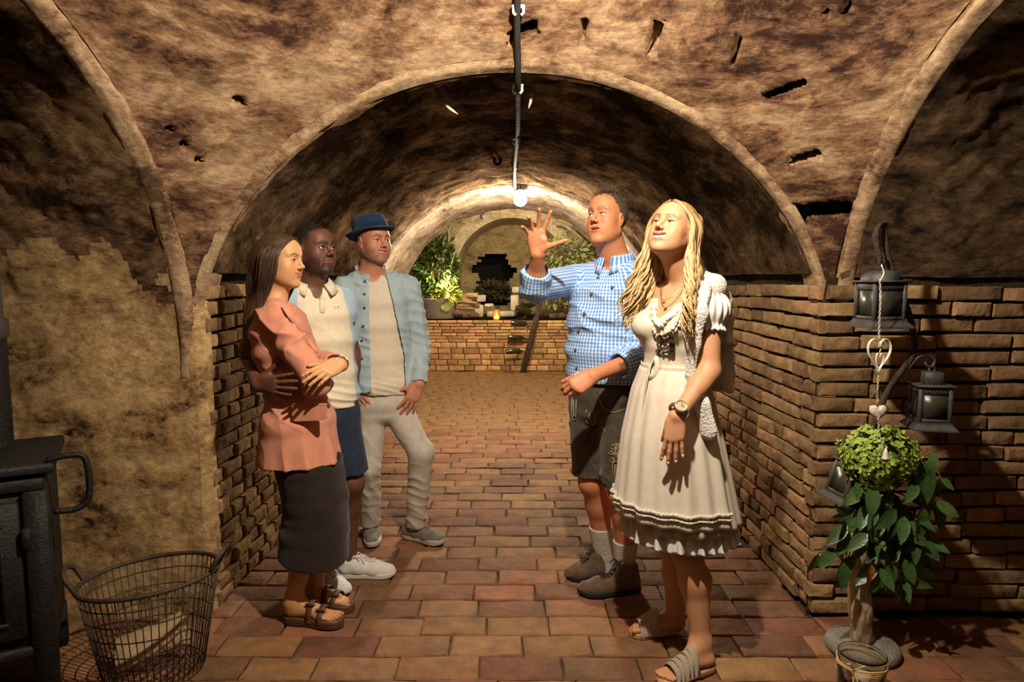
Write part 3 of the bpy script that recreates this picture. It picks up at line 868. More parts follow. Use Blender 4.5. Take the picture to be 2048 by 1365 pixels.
def foot_prims(S, heel, toe, ank, sc=1.0, z0=.0, toes=True):
    heel, toe, ank = [np.array(v, float) for v in (heel, toe, ank)]
    f = toe-heel; f[2] = 0; L = np.linalg.norm(f); f /= L; sd = np.cross(f, [0,0,1]); z = np.array([0,0,1.0])
    def P(a, b, c): return heel + f*(a*L) + sd*b*sc + z*(c*sc+z0)
    S.cone(ank, P(.13,0,.032), .032*sc, .030*sc, .03)
    S.cone(ank, P(.58,.004,.036), .034*sc, .030*sc, .035)
    S.cone(P(.13,0,.030), P(.66,0,.022), .028*sc, .030*sc, .03, flat=(z,.8))
    S.cone(P(.66,-.022,.018), P(.66,.024,.018), .020*sc, .020*sc, .02)
    for i, b in enumerate((-.032,-.014,.002,.017,.030)):
        a1 = (.86,.99,.96,.92,.87)[0 if i == 0 else i] if False else None
    return f, sd, L
def toes_prims(S, heel, f, sd, L, inner, sc=1.0, z0=0.0, cols=None):
    """five toes; inner=+1 when the big toe lies on the +side axis"""
    z = np.array([0,0,1.0]); heel = np.array(heel, float)
    for i in range(5):
        b = inner*(.028-.0150*i); r = (.0115,.0085,.008,.0078,.0075)[i]; e = (.985,.985,.955,.92,.88)[i]
        S.cone(heel+f*(.70*L)+sd*b*sc+z*(.016*sc+z0), heel+f*(e*L)+sd*(b*1.02)*sc+z*(r*.95+z0), r*sc*1.05, r*sc, .006)
        if cols is not None: cols.append(heel+f*((e+.015)*L)+sd*b*sc+z*(r*1.9+z0))
def limb(S, a, b, c, ra, rb, rc, k=.02, belly=None):
    """two-bone limb"""
    a, b, c = [np.array(v, float) for v in (a,b,c)]
    S.cone(a, b, ra, rb, k); 
    if belly is None: S.cone(b, c, rb, rc, k)
    else:
        m = b+(c-b)*.32+np.array(belly[0]); S.cone(b, m, rb*.96, belly[1], k); S.cone(m, c, belly[1], rc, k)

SKIN = mat('skin', (1,1,1), .52, var=.06, scale=60, bump=.04, bscale=260, attr='Col', spec=.35, sss=.12)
def cloth(name, col, rough=.9, **kw):
    kw.setdefault('var', .10); kw.setdefault('scale', 35); kw.setdefault('bump', .10); kw.setdefault('bscale', 420); kw.setdefault('sheen', .12); kw.setdefault('spec', .15)
    return mat(name, col, rough, **kw)

# ---- shoes
def shoe_frame(heel, toe):
    heel, toe = np.array(heel, float), np.array(toe, float); f = toe-heel; f[2] = 0; L = np.linalg.norm(f); f /= L
    sd = np.cross(f, [0,0,1.0])
    def P(a, b, c): return heel + f*(a*L) + sd*b + np.array([0,0,c])
    return P, f, sd, L
def shoe(parent, heel, toe, name, upm, solem, lacem, sole_h=.025, collar=.085, wid=.044, toe_r=.036, tongue=True, midm=None, lacedark=False, boot=0.0, ank=None, seed=1):
    P, f, sd, L = shoe_frame(heel, toe); lo = P(.5,0,0)-.26; hi = P(.5,0,0)+.26; lo[2] = -.01; hi[2] = .26
    t = bpy.data.objects.new(name, None); COL.objects.link(t); t.parent = parent
    t.matrix_parent_inverse = Matrix.Translation(-Vector(parent.location))
    # sole outline (2d) extruded
    outl = []
    for (a, b) in ((.02,.020),(.0,.0),(.02,-.022),(.12,-.034),(.3,-.034),(.5,-.040),(.68,-.047),(.82,-.043),(.93,-.028),(.99,-.006),(1.0,.010),(.96,.028),(.86,.041),(.70,.045),(.5,.036),(.3,.033),(.12,.033)):
        outl.append((a, b*wid/.044))
    cl = bezier([(a,b,0) for a,b in outl]+[(outl[0][0],outl[0][1],0)], 4)[:-1]
    b = MB(); n = len(cl); V = []
    for (zz, g) in ((0,.97),(.004,1.0),(sole_h*.8,1.03),(sole_h,1.0),(sole_h,.9)):
        for p in cl:
            rise = .012*max(0, (p.x-.8)/.2)**2 if zz < .01 else .006*max(0,(p.x-.8)/.2)
            V.append(P(.5+(p.x-.5)*(1+(g-1)*.5), p.y*g, zz+rise))
    F = [(k*n+i, k*n+(i+1)%n, (k+1)*n+(i+1)%n, (k+1)*n+i) for k in range(4) for i in range(n)] + [tuple(range(n-1,-1,-1)), tuple(range(4*n,5*n))]
    b.add(V, F).build('sole', solem, t)
    S = SDF(lo, hi, .0042)
    S.cone(P(.14,0,.045), P(.36,0,.050), .036*wid/.044, .038*wid/.044, .02)
    S.cone(P(.36,0,.048), P(.66,.002,.036), .039*wid/.044, .040*wid/.044, .02)
    S.cone(P(.66,.002,.034), P(.88,.004,.028), .042*wid/.044, toe_r, .02)
    S.cone(P(.16,0,.05), P(.19,0,collar), .037*wid/.044, .038*wid/.044, .02)
    S.cone(P(.30,0,.06), P(.36,0,.085), .030, .024, .03)
    if boot:
        S.cone(P(.17,0,.06), P(.20,0,boot), .042, .047, .02); S.cone(P(.30,0,.07), P(.27,0,boot*.95), .036, .036, .03)
    S.cut(P(0,0,sole_h*.7), (0,0,-1)); S.cut(P(.19,0,(boot or collar)+.012), np.array([0,0,1.0])-f*.12)
    S.cone(P(.19,0,(boot or collar)-.01), P(.19,0,(boot or collar)+.06), .030, .034, .004, 's')
    V, Q = S.surf(); V = smooth_mesh(V, Q, 1); V = folds(V, Q, [(f, .05, .0010, .6)], seed)
    up = sobj('upper', (V, Q), upm, t)
    # laces
    lb = MB(); nl = 6 if not boot else 7
    def top(a, b_, up=.003):
        p = P(a, b_, 0); d2 = (V[:,0]-p[0])**2+(V[:,1]-p[1])**2; m = d2 < .007**2
        if not m.any(): m = d2 <= d2.min()*1.01
        p[2] = V[m,2].max()+up; return Vector(p)
    a0 = .34; st_ = .052 if not boot else .045
    for i in range(nl):
        a = a0+st_*i; w_ = .019
        for (x0, x1) in ((-w_, w_), (w_, -w_)):
            lb.tube([top(a, x0), top(a+st_*.3, x0*.4+x1*.1, .004), top(a+st_*.7, x1*.4, .005), top(a+st_, x1)], .0030, 6, flat=.7)
    k0 = top(a0, 0, .006)
    for x in (-1,1):
        lb.tube(bezier([k0, k0+Vector(sd*x*.018+np.array([0,0,.012])), k0+Vector(sd*x*.034+f*.014+np.array([0,0,-.006])), k0+Vector(sd*x*.012+f*.012)], 5), .0024, 5)
        lb.tube(bezier([k0, k0+Vector(sd*x*.022+f*.02+np.array([0,0,.0])), k0+Vector(sd*x*.034+f*.04+np.array([0,0,-.02]))], 5), .0022, 5)
    lb.build('laces', lacem, t)
    return t, P, f, sd, L

# ---- hair strands
def hair_cols(o, fn):
    me = o.data; V = np.zeros(len(me.vertices)*3, np.float32); me.vertices.foreach_get('co', V); V = V.reshape(-1,3)
    a = me.attributes.new('Col', 'FLOAT_COLOR', 'POINT'); c = np.ones((len(V),4), np.float32); c[:,:3] = fn(V); a.data.foreach_set('color', c.ravel())
def strands(paths, r, n=5, taper=True, jit=0.0, rr=None):
    b = MB()
    for P_ in paths:
        m = len(P_); rs = [r*(.55+.45*math.sin(math.pi*min(1,(i+.6)/(m*.55)) if i < m*.27 else math.pi/2))*(1-.75*max(0,(i/(m-1)-.6)/.4)**1.5) for i in range(m)]
        b.tube(P_, rs, n, cap=True, flat=.6)
    return b
# ================================================================ PEOPLE
def A_(v): return np.array(v, float)
def lv(px, py, y, rx, ry, ax, off=(0,0,0)): return (A_(W(px,py,y))+A_(off), rx, ry, A_(ax))
def up_cross(f): return np.cross([0,0,1.0], f)/np.linalg.norm(f)
def bounds(pts, m=.2):
    P_ = np.array([A_(p) for p in pts]); return P_.min(0)-m, P_.max(0)+m
def body_base(J, head, r, vox=.0065, hands=(), headkw={}, foot=None):
    """one continuous body; returns the field before meshing"""
    pts = [J[k] for k in J if k != 'tor'] + [l[0] for l in J['tor']] + [head.c, head.P(0,0,.13), head.P(0,.12,0)]
    for hd in hands: pts.append(A_(hd[0])+A_(hd[1])*.2)
    lo, hi = bounds(pts, .14); lo[2] = -.01
    fine = [(head.c-.125*head.s, head.c+.125*head.s, .0027)]
    for hd in hands:
        c = A_(hd[0])+A_(hd[1])/np.linalg.norm(hd[1])*.09; fine.append((c-.115, c+.115, .0036))
    S = SDF(lo, hi, vox, fine)
    S.loft(J['tor'], .04)
    S.cone(head.P(0,-.018,-.055), J['neck'], r['neck']*.97, r['neck']*1.08, .03)
    S.cone(head.P(0,.015,-.075), A_(J['neck'])+head.M[:,1]*.01, r['neck']*.7, r['neck']*.8, .03)
    for s in 'LR':
        S.cone(A_(J['neck'])*.6+A_(J['sh'+s])*.4+A_((0,0,.0)), J['sh'+s], r['neck']*.75, r['arm']*1.02, .05)
        limb(S, J['sh'+s], J['el'+s], J['wr'+s], r['arm'], r['arm']*.80, r['wr'], .02)
        e, w_ = A_(J['el'+s]), A_(J['wr'+s]); S.cone(e+(w_-e)*.08, e+(w_-e)*.35, r['arm']*.80, r['arm']*.80, .02)
        limb(S, J['hip'+s], J['kn'+s], J['an'+s], r['thigh'], r['knee'], r['ank'], .03, belly=(r['calfoff'], r['calf']))
    head_prims(S, head, **headkw)
    for hd in hands: hand_prims(S, *hd[:4], **(hd[4] if len(hd) > 4 else {}))
    return S
MALE = dict(neck=.058, arm=.050, wr=.029, thigh=.082, knee=.056, ank=.037, calf=.057, calfoff=(0,.015,0))
FEM = dict(neck=.047, arm=.042, wr=.025, thigh=.075, knee=.050, ank=.033, calf=.052, calfoff=(0,.015,0))
def spot(V, C, p, r, c, amt=1.0):
    d = np.linalg.norm(V-A_(p), axis=1); w = np.clip((r-d)/(r*.4), 0, 1)[:,None]*amt; return C*(1-w)+A_(c)*w
GOLD = mat('gold', (.75,.50,.20), .25, 1.0, var=.08, bump=0)
SILVER = mat('silver', (.62,.58,.52), .28, 1.0, var=.1, bump=0)
LEATHER = mat('brown_leather', (.10,.045,.025), .5, var=.25, scale=40, bump=.15, spec=.4)
def button(b, p, n, r=.006, h=.004):
    """small disc button facing n"""
    Mx = Matrix(frame(n, (0,.01,1) if abs(n[2]) < .9 else (0,1,0)).tolist()) @ Matrix.Rotation(-math.pi/2, 3, 'X')
    b.lathe([(.0008,h),(r*.7,h*.8),(r,h),(r,0),(.001,0)], 10, Vector(p), Mx)
def on_surface(VQ, px, py, push=0.0):
    """nearest point of a mesh seen at a pixel, and its normal"""
    V, Q = VQ
    d = V-A_((0,0,CAM_H)); c, s = math.cos(PITCH), math.sin(PITCH)
    zc = d[:,1]*c-d[:,2]*s; yc = d[:,1]*s+d[:,2]*c
    u = 1024+FPX*d[:,0]/zc; v = 682.5-FPX*yc/zc
    e = (u-px)**2+(v-py)**2; m = e < max(e.min()*1.5, 9)
    i = np.where(m)[0][np.argmin(zc[m])]
    return V[i], i
def surf_obj(name, VQ, cells, m, parent, thick=.003):
    pass

# ---------------------------------------------------------------- woman in the pink blazer
def person_blazer():
    t = thing('person', 'person with long brown hair in a salmon blazer and dark skirt, arms folded', 'person', (-.95, 2.68, 0), 'visitors listening to the guide')
    f = A_((.985,-.17,0)); ax = up_cross(f)
    h = Head(W(560,523,2.68), (.985,-.19,-.02), (0.02,0,1), .93)
    J = dict(neck=W(546,603,2.69), shR=W(552,640,2.57), elR=W(632,768,2.53), wrR=W(648,768,2.74), shL=W(560,640,2.83), elL=W(612,722,2.82), wrL=W(680,729,2.545),
             hipR=W(602,885,2.63), hipL=W(606,885,2.78), knR=W(618,1045,2.63), knL=W(645,1045,2.76), anR=W(586,1203,2.645), anL=W(628,1185,2.77),
             tor=[lv(556,632,2.70,.13,.065,ax), lv(564,690,2.70,.135,.09,ax), lv(584,775,2.70,.115,.078,ax), lv(600,880,2.70,.155,.105,ax)])
    hl, tl = G(573,1243), G(681,1252); h2, t2 = G(612,1210), G(703,1222)
    wl = A_(J['wrL']); dl = A_(W(630,752,2.43))-wl
    hands = [(wl, dl, A_((-.35,.75,-.55)), -1, dict(curl=(.28,.30,.33,.38), spread=.07, thumb=(.5,.2,.2), sc=.92))]
    S = body_base(J, h, FEM, hands=hands, headkw=dict(fem=1, smile=.5, jaw=.92, lips=.95, lid=.8))
    toenails = []
    for (a, b, k, inn) in ((hl,tl,'anR',-1),(h2,t2,'anL',1)):
        ff, sd, L = foot_prims(S, a, b, J[k], .86, .028); toes_prims(S, a, ff, sd, L, inn, .9, .028, toenails)
    VQ = S.surf(); V = smooth_mesh(VQ[0], VQ[1], 1, .3)
    skin = (.52,.27,.12)
    C = face_col(h, V, skin, lip=(.36,.12,.075), brow=(.06,.035,.022), brow_th=.0035, smile=.5, cheek=(.52,.22,.10))
    for p in toenails: C = spot(V, C, p, .008, (.35,.03,.02))
    sobj('body', (V, VQ[1]), SKIN, t, C)
    eyes(h, t, (.10,.05,.025), (0,0))
    # blazer
    pink = cloth('salmon_linen', (.52,.215,.135), var=.14, scale=25, stretch=(1,1,.35))
    lo, hi = bounds([J['shR'],J['shL'],J['elR'],J['wrL'],W(515,925,2.7),W(690,925,2.7),J['neck']], .17)
    S = SDF(lo, hi, .0058)
    S.loft([lv(556,626,2.70,.145,.075,ax), lv(561,660,2.70,.155,.105,ax), lv(567,700,2.70,.148,.110,ax), lv(588,775,2.70,.135,.105,ax), lv(597,840,2.70,.172,.145,ax), lv(600,930,2.70,.195,.180,ax)], .03)
    for s in 'RL':
        S.cone(A_(J['sh'+s]), J['el'+s], .064, .057, .03); S.cone(J['el'+s], A_(J['el'+s])*.2+A_(J['wr'+s])*.8, .055, .046, .02)
        S.cone(A_(J['neck'])-A_((0,0,.02)), A_(J['sh'+s])+A_((0,0,.005)), .055, .055, .04)
    S.cut(W(600,922,2.7), (0,-.03,-1))
    S.cone(h.P(0,-.01,-.10), h.P(0,.03,-.17), .052, .048, .01, 's')
    we = A_(J['elL'])*.2+A_(J['wrL'])*.8; wd = A_(J['wrL'])-A_(J['elL']); wd /= np.linalg.norm(wd)
    S.cone(we+wd*.02, we+wd*.12, .036, .036, .004, 's')
    VQ = S.surf(); V = smooth_mesh(VQ[0], VQ[1], 2)
    armd = A_(J['elR'])-A_(J['shR'])
    hipz = W(600,850,2.7)[2]
    V = folds(V, VQ[1], [((.5,.1,.9), .075, .0065, .9), ((-.7,.2,.6), .10, .006, 1.0)], 3, mask=lambda V: np.clip((V[:,2]-hipz)/.15+.15, .1, 1))
    V = folds(V, VQ[1], [((1,.3,.08), .085, .008, .5)], 5, mask=lambda V: np.clip((hipz+.12-V[:,2])/.2, 0, 1))
    bl = sobj('blazer', (V, VQ[1]), pink, t); BV = (V, VQ[1])
    lp = []
    for (px, py) in ((566,612),(582,632),(600,655),(618,680),(634,702)):
        p, _ = on_surface(BV, px, py); lp.append(Vector(p)+Vector((.004,-.006,.0)))
    MB().tube(bezier(lp, 5), [.010+.008*math.sin(math.pi*i/20) for i in range(21)], 8, flat=.35, twist=(-.6,-.3,.6)).build('lapel', pink, bl)
    # pocket flap on the near side
    fp = []; 
    for (px, py) in ((584,811),(652,811),(653,838),(586,842)):
        p, i = on_surface(BV, px, py); fp.append(A_(W(px,py,p[1])) )
    ys = min(p[1] for p in fp)-.004; b = MB()
    q = [Vector(W(px,py,ys)) for (px,py) in ((584,811),(652,811),(654,838),(648,841),(590,843),(585,840))]
    b.prism(q, (0,-.004,0), (0,.012,0)); b.build('pocket_flap', pink, bl, smooth=False)
    b = MB().tube([W(582,809,ys-.003), W(654,809,ys-.003)], .003, 6); b.build('pocket_welt', pink, bl)
    # skirt
    sk = cloth('dark_brown_skirt', (.022,.0145,.0105), var=.2)
    S = SDF(*bounds([W(600,860,2.7), W(628,1110,2.7)], .26), .006)
    S.loft([lv(602,880,2.70,.165,.125,ax), lv(620,930,2.70,.165,.128,ax), lv(632,1000,2.70,.158,.128,ax), lv(630,1060,2.70,.155,.138,ax), lv(626,1140,2.69,.165,.152,ax)], .02)
    S.cut(W(628,1112,2.68), (-.16,.10,-1))
    S.loft([lv(630,1090,2.70,.14,.115,ax), lv(628,1150,2.69,.155,.138,ax)], .01, 's')
    VQ = S.surf(); V = smooth_mesh(VQ[0], VQ[1], 2); V = folds(V, VQ[1], [((1,.4,.1), .13, .005, .5), ((.3,.1,1), .09, .002, .8)], 9)
    sobj('skirt', (V, VQ[1]), sk, t)
    # bracelet
    w0 = A_(J['wrL'])+wd*.0; a1 = np.cross(wd, [0,0,1]); a1 /= np.linalg.norm(a1); a2 = np.cross(wd, a1)
    MB().tube([Vector(w0+wd*.006+a1*.031*math.cos(a)+a2*.027*math.sin(a)) for a in np.linspace(0,2*math.pi,20)], .0045, 6, flat=.8).build('bracelet', GOLD, t)
    # sandals
    for (a, b_, k) in ((hl,tl,'anR'),(h2,t2,'anL')):
        P, ff, sd, L = shoe_frame(a, b_)
        st = bpy.data.objects.new('sandal', None); COL.objects.link(st); st.parent = t; st.matrix_parent_inverse = Matrix.Translation(-Vector(t.location))
        cl = bezier([(a_,b2,0) for a_,b2 in ((-.02,.0),(.02,-.026),(.2,-.034),(.5,-.036),(.75,-.047),(.95,-.040),(1.05,-.01),(1.05,.015),(.95,.040),(.75,.047),(.5,.036),(.2,.034),(.02,.026),(-.02,.0))], 4)[:-1]
        n = len(cl); Vv = [P(p.x,p.y*g,zz) for zz, g in ((0,.96),(.004,1),(.022,1.02),(.030,1.03),(.034,.98)) for p in cl]
        F = [(q*n+i, q*n+(i+1)%n, (q+1)*n+(i+1)%n, (q+1)*n+i) for q in range(4) for i in range(n)]+[tuple(range(n-1,-1,-1)), tuple(range(4*n,5*n))]
        MB().add(Vv, F).build('sole', LEATHER, st)
        for (c, hgt, w_) in ((.50,.078,.042),(.70,.056,.047)):
            b = MB(); arc = [(P(c-.01*math.cos(th), w_*math.cos(th), .022+hgt*math.sin(th)**.8)) for th in np.linspace(0, math.pi, 13)]
            V2 = []; 
            for (da, th_) in ((-.055,0),(-.055,.004),(.055,.004),(.055,0)):
                for i, p in enumerate(arc): V2.append(p + ff*da*L*.9 + np.array([0,0,th_]) - np.array([0,0,.18*da*L]))
            m = len(arc); F = [(q*m+i, q*m+i+1, ((q+1)%4)*m+i+1, ((q+1)%4)*m+i) for q in range(4) for i in range(m-1)]
            so = b.add(V2, F).build('strap', LEATHER, st)
            bb = MB(); pc = P(c+.0, -w_*.55 if sd[1] > 0 else w_*.55, .022+hgt*.86+.004); 
            Mf = Matrix(np.stack([sd, ff, np.array([0,0,1.0])], 1).tolist()) @ Matrix.Rotation((-.5 if sd[1] > 0 else .5)*-1, 3, 'Y')
            for (cx, cy, dx, dy) in ((-.013,0,.005,.034),(.013,0,.005,.034),(0,-.015,.03,.005),(0,.015,.03,.005),(0,0,.004,.03)):
                bb.box(Vector(pc)+Mf@Vector((cx,cy,.003)), (dx,dy,.005), Mf)
            bb.build('buckle', SILVER, st, smooth=False)
    # hair
    hm = mat('brown_hair', (1,1,1), .42, attr='Col', var=.55, scale=10, bump=.12, bscale=60, stretch=(9,9,.7), spec=.45)
    rg = random.Random(4); paths = []
    for i in range(300):
        s = rg.random()**.8; sg = 1 if rg.random() < .68 else -1; o = rg.uniform(-1,1)*.006; lay = rg.uniform(0,.010)
        y0 = -.08+.155*s; z0 = .112-.35*max(0,y0-.02)**1.3*2 - .9*max(0,-y0-.03)**1.6
        xs = .035+.055*min(1, s*1.6+.1)
        q0 = h.P(sg*.006, y0, z0+.006); q05 = h.P(sg*.045, -.085+.150*s, .095-.02*s+lay*.5)
        q1 = h.P(sg*(xs+lay*.6), -.112+.158*s+o, .030); q2 = h.P(sg*(xs+.004+lay), -.118+.150*s+o, -.06)
        q3 = h.P(sg*(xs+.0), -.128+.128*s, -.14); q4 = h.P(sg*(.05+.045*s), -.145+.082*s+o*2, -.25)
        q5 = h.P(sg*(.045+.035*s), -.150+.045*s+o*2, -.34-rg.uniform(0,.07))
        q6 = q5+A_((-.012+rg.uniform(-.02,.01), rg.uniform(-.01,.01), -.03))
        pth = bezier([Vector(x) for x in (q0,q05,q1,q2,q3,q4,q5,q6)], 4)
        ph = rg.uniform(0,6.28)
        paths.append([p+Vector((math.sin(k*.45+ph)*.004*max(0,k/28-.3), math.cos(k*.4+ph)*.003*max(0,k/28-.3), 0)) for k, p in enumerate(pth)])
    S = SDF(h.c-.22, h.c+.2, .006)
    S.ell(h.P(0,-.016,.030), (.083*.93,.106*.93,.099*.93), h.M, .01); S.chain([h.P(0,-.05,0), h.P(0,-.075,-.10), h.P(0,-.11,-.18)], (.075,.068,.05), .03)
    S.cut(h.P(0,.055,.06), h.M @ A_((0,1,-.42)))
    S.wedge(h.P(0,.012,0), h.M @ A_((0,1,0)), h.M @ A_((0,0,-1)))
    hair = sobj('hair', S.surf(), hm, t)
    hs_ = strands(paths, .0058).build('hair_strands', hm, hair)
    def omb(V):
        w = np.clip((h.c[2]-.10-V[:,2])/.26, 0, 1)[:,None]; return A_((.050,.026,.013))*(1-w)+A_((.20,.105,.045))*w
    hair_cols(hair, omb); hair_cols(hs_, omb)
    return t

# ---------------------------------------------------------------- man in the cream polo
def person_polo():
    t = thing('person', 'person in a cream polo shirt and navy shorts behind the salmon blazer', 'person', (-.9, 3.02, 0), 'visitors listening to the guide')
    f = A_((.55,-.83,0)); ax = up_cross(f)
    h = Head(W(629,501,3.0), (.86,-.50,.07), (0,0,1), 1.0)
    J = dict(neck=W(622,582,3.03), shR=W(580,606,2.93), elR=W(500,698,2.84), wrR=W(515,768,2.56), shL=W(684,604,3.13), elL=W(703,705,3.20), wrL=W(706,790,3.12),
             hipR=W(628,835,2.97), hipL=W(676,835,3.07), knR=W(645,975,2.92), knL=W(704,965,3.02), anR=W(642,1145,2.98), anL=W(697,1115,3.13),
             tor=[lv(630,594,3.03,.15,.075,ax), lv(634,650,3.03,.165,.10,ax), lv(640,740,3.03,.145,.10,ax), lv(645,825,3.03,.155,.11,ax)])
    w_ = A_(J['wrR']); d = A_(W(592,772,2.49))-w_
    hands = [(w_, d, A_((.15,1,.05)), 1, dict(curl=(.10,.10,.12,.14), spread=.13, thumb=(.75,.1,.2), sc=1.0)), (A_(J['wrL']), A_((.05,-.1,-1)), A_((-1,.2,0)), -1)]
    r = dict(MALE); r['calfoff'] = (-.015,.02,0)
    S = body_base(J, h, r, hands=hands, headkw=dict(nose=1.18, lips=1.2, jaw=1.0))
    VQ = S.surf(); V = smooth_mesh(VQ[0], VQ[1], 1, .3)
    def hl(L):
        x, y, z = np.abs(L[:,0]), L[:,1], L[:,2]
        line = .070-.10*np.clip(x-.055,0,1)*0
        w = np.clip((z-.058-.35*np.clip(y-.0,-.2,.2)*1.0+.0*x)/.012, 0, 1)
        back = np.clip((.012-y)/.015, 0, 1)*np.clip((z+.045)/.02, 0, 1)*np.clip((z-.0)/.03+1.2*(y<-.02),0,1)
        side = np.clip((z-.02)/.03,0,1)*np.clip((.045-y)/.012,0,1)*.75
        return np.clip(np.maximum(np.maximum(w*(y<.085), back), side), 0, 1)*.92
    C = face_col(h, V, (.125,.050,.026), lip=(.15,.055,.04), brow=(.012,.008,.007), brow_th=.0055, beard=(.012,.009,.008), beard_amt=.92, hairc=(.014,.010,.008), hairline=hl)
    body = sobj('body', (V, VQ[1]), SKIN, t, C)
    eyes(h, t, (.03,.015,.01), (-.15,.12))
    hm = mat('black_hair', (.012,.009,.008), .8, var=.3, scale=60, bump=.4, bscale=300)
    S = SDF(h.c-.13, h.c+.15, .0035)
    S.ell(h.P(0,-.014,.033), (.078,.100,.090), h.M, .01)
    S.cut(h.P(0,.062,.078), h.M @ A_((0,1,-.55))); S.wedge(h.P(0,.005,.055), h.M @ A_((0,1,0)), h.M @ A_((0,0,-1))); S.cut(h.P(0,-.03,.0), h.M @ A_((0,.4,-1)))
    sobj('hair', S.surf(), hm, t)
    # polo
    S = SDF(*bounds([J['shR'],J['shL'],W(645,820,3.03),J['neck']], .2), .0058)
    S.loft([lv(630,590,3.03,.165,.085,ax), lv(633,630,3.03,.178,.115,ax), lv(636,680,3.03,.172,.120,ax), lv(641,745,3.03,.165,.118,ax), lv(645,790,3.03,.172,.128,ax), lv(645,830,3.03,.172,.128,ax)], .03)
    for s in 'RL':
        a, b = A_(J['sh'+s]), A_(J['el'+s]); S.cone(a, a+(b-a)*.62, .064, .060, .03)
        S.cone(A_(J['neck'])-A_((0,0,.012)), a+A_((0,0,.002)), .062, .058, .04)
        S.cut(a+(b-a)*.62+A_((0,0,-.0)), (b-a)) if False else None
    S.cut(W(645,812,3.03), (0,0,-1))
    S.cone(h.P(0,-.02,-.08), A_(J['neck'])+A_((0,0,.03)), .066, .064, .008, 's')
    fr = f; nk = A_(J['neck'])
    S.cone(nk+fr*.05+A_((0,0,.03)), nk+fr*.115+A_((0,0,-.045)), .040, .006, .008, 's')
    VQ = S.surf(); V = smooth_mesh(VQ[0], VQ[1], 2)
    hz = W(645,770,3.03)[2]
    V = folds(V, VQ[1], [((.2,.1,1), .035, .006, .5)], 4, mask=lambda V: np.clip((hz+.05-V[:,2])/.06, 0, 1))
    V = folds(V, VQ[1], [((.6,.3,1), .11, .004, .8)], 6)
    # cream front with pale blue sides
    ctr = A_(W(634,650,3.03)); q = (V-ctr)@ax; fw = (V-ctr)@f
    lim = .112+.03*np.clip((ctr[2]+.1-V[:,2])/.2,-1,1)
    wt = np.clip((np.abs(q)-lim)/.008, 0, 1)[:,None]
    wt = wt*(V[:,2] > ctr[2]-.12)[:,None] if False else wt
    C = A_((.66,.58,.43))*(1-wt)+A_((.33,.45,.56))*wt
    po = sobj('polo_shirt', (V, VQ[1]), mat('polo_knit', (1,1,1), .9, var=.07, scale=40, bump=.12, bscale=500, attr='Col', spec=.15, sheen=.1), t, C); PV = (V, VQ[1])
    cream = cloth('cream_collar', (.66,.58,.43))
    # collar: two leaf-shaped halves folded over
    for s in (-1, 1):
        b = MB(); rows = []
        for i in range(11):
            a = math.pi*.84*i/10; th = a*s
            c_, sn = math.cos(a), math.sin(a)
            base = nk + A_((0,0,.080-.062*((1-c_)/2)**1.5)) - f*.070*c_ + ax*(.072*sn*s) + f*(.016)
            wid_ = .030+.020*(i/10)
            out = base + (-f*c_+ax*sn*s)*(.030+.002*i) + A_((0,0,-wid_*.9))
            rows.append((base, base+A_((0,0,.006))+(-f*c_+ax*sn*s)*.007, out+(-f*c_+ax*sn*s)*.004, out))
        Vv = [Vector(p) for r_ in rows for p in r_]
        F = [(i*4+j, i*4+(j+1)%4, (i+1)*4+(j+1)%4, (i+1)*4+j) for i in range(10) for j in range(4)]+[(3,2,1,0),(40,41,42,43)]
        b.add(Vv, F); b.build('collar', cream, po)
    pl = MB(); 
    c0, _ = on_surface(PV, 646, 592); c1, _ = on_surface(PV, 646, 626)
    pl.tube([Vector(c0)-Vector((0,.002,0)), Vector(c0*.5+c1*.5)-Vector((0,.003,0)), Vector(c1)-Vector((0,.002,0))], .012, 8, flat=.25, twist=(1,.3,0)); pl.build('placket', cream, po)
    txt = MB()
    for (px) in (672,676,680):
        p, _ = on_surface(PV, px, 614); txt.box(Vector(p)-Vector((0,.001,0)), (.004,.003,.007))
    txt.build('chest_mark', cloth('mark_grey', (.25,.24,.22)), po, smooth=False)
    # shorts
    S = SDF(*bounds([J['hipR'],J['hipL'],J['knR'],J['knL']], .2), .006)
    S.loft([lv(645,800,3.03,.168,.122,ax), lv(646,835,3.03,.172,.128,ax), lv(648,860,3.02,.165,.12,ax)], .03)
    for s in 'RL':
        a, b = A_(J['hip'+s]), A_(J['kn'+s]); S.cone(a, a+(b-a)*1.0, .098, .088, .03)
    S.cut(A_(J['knL'])+A_((0,0,.045)), (.1,0,-1))
    VQ = S.surf(); V = smooth_mesh(VQ[0], VQ[1], 2); V = folds(V, VQ[1], [((.8,.2,.4), .09, .005, .8)], 12)
    sobj('shorts', (V, VQ[1]), cloth('navy_cotton', (.018,.026,.048), var=.25), t)
    white = cloth('white_canvas', (.62,.60,.56), var=.06); rub = mat('white_rubber', (.60,.57,.51), .5, var=.08, bump=.05)
    for (a, b) in ((G(676,1154),G(792,1152)), (G(632,1176),G(699,1192))):
        shoe(t, a, b, 'sneaker', white, rub, white, sole_h=.026, collar=.078, wid=.044, toe_r=.034)
    return t
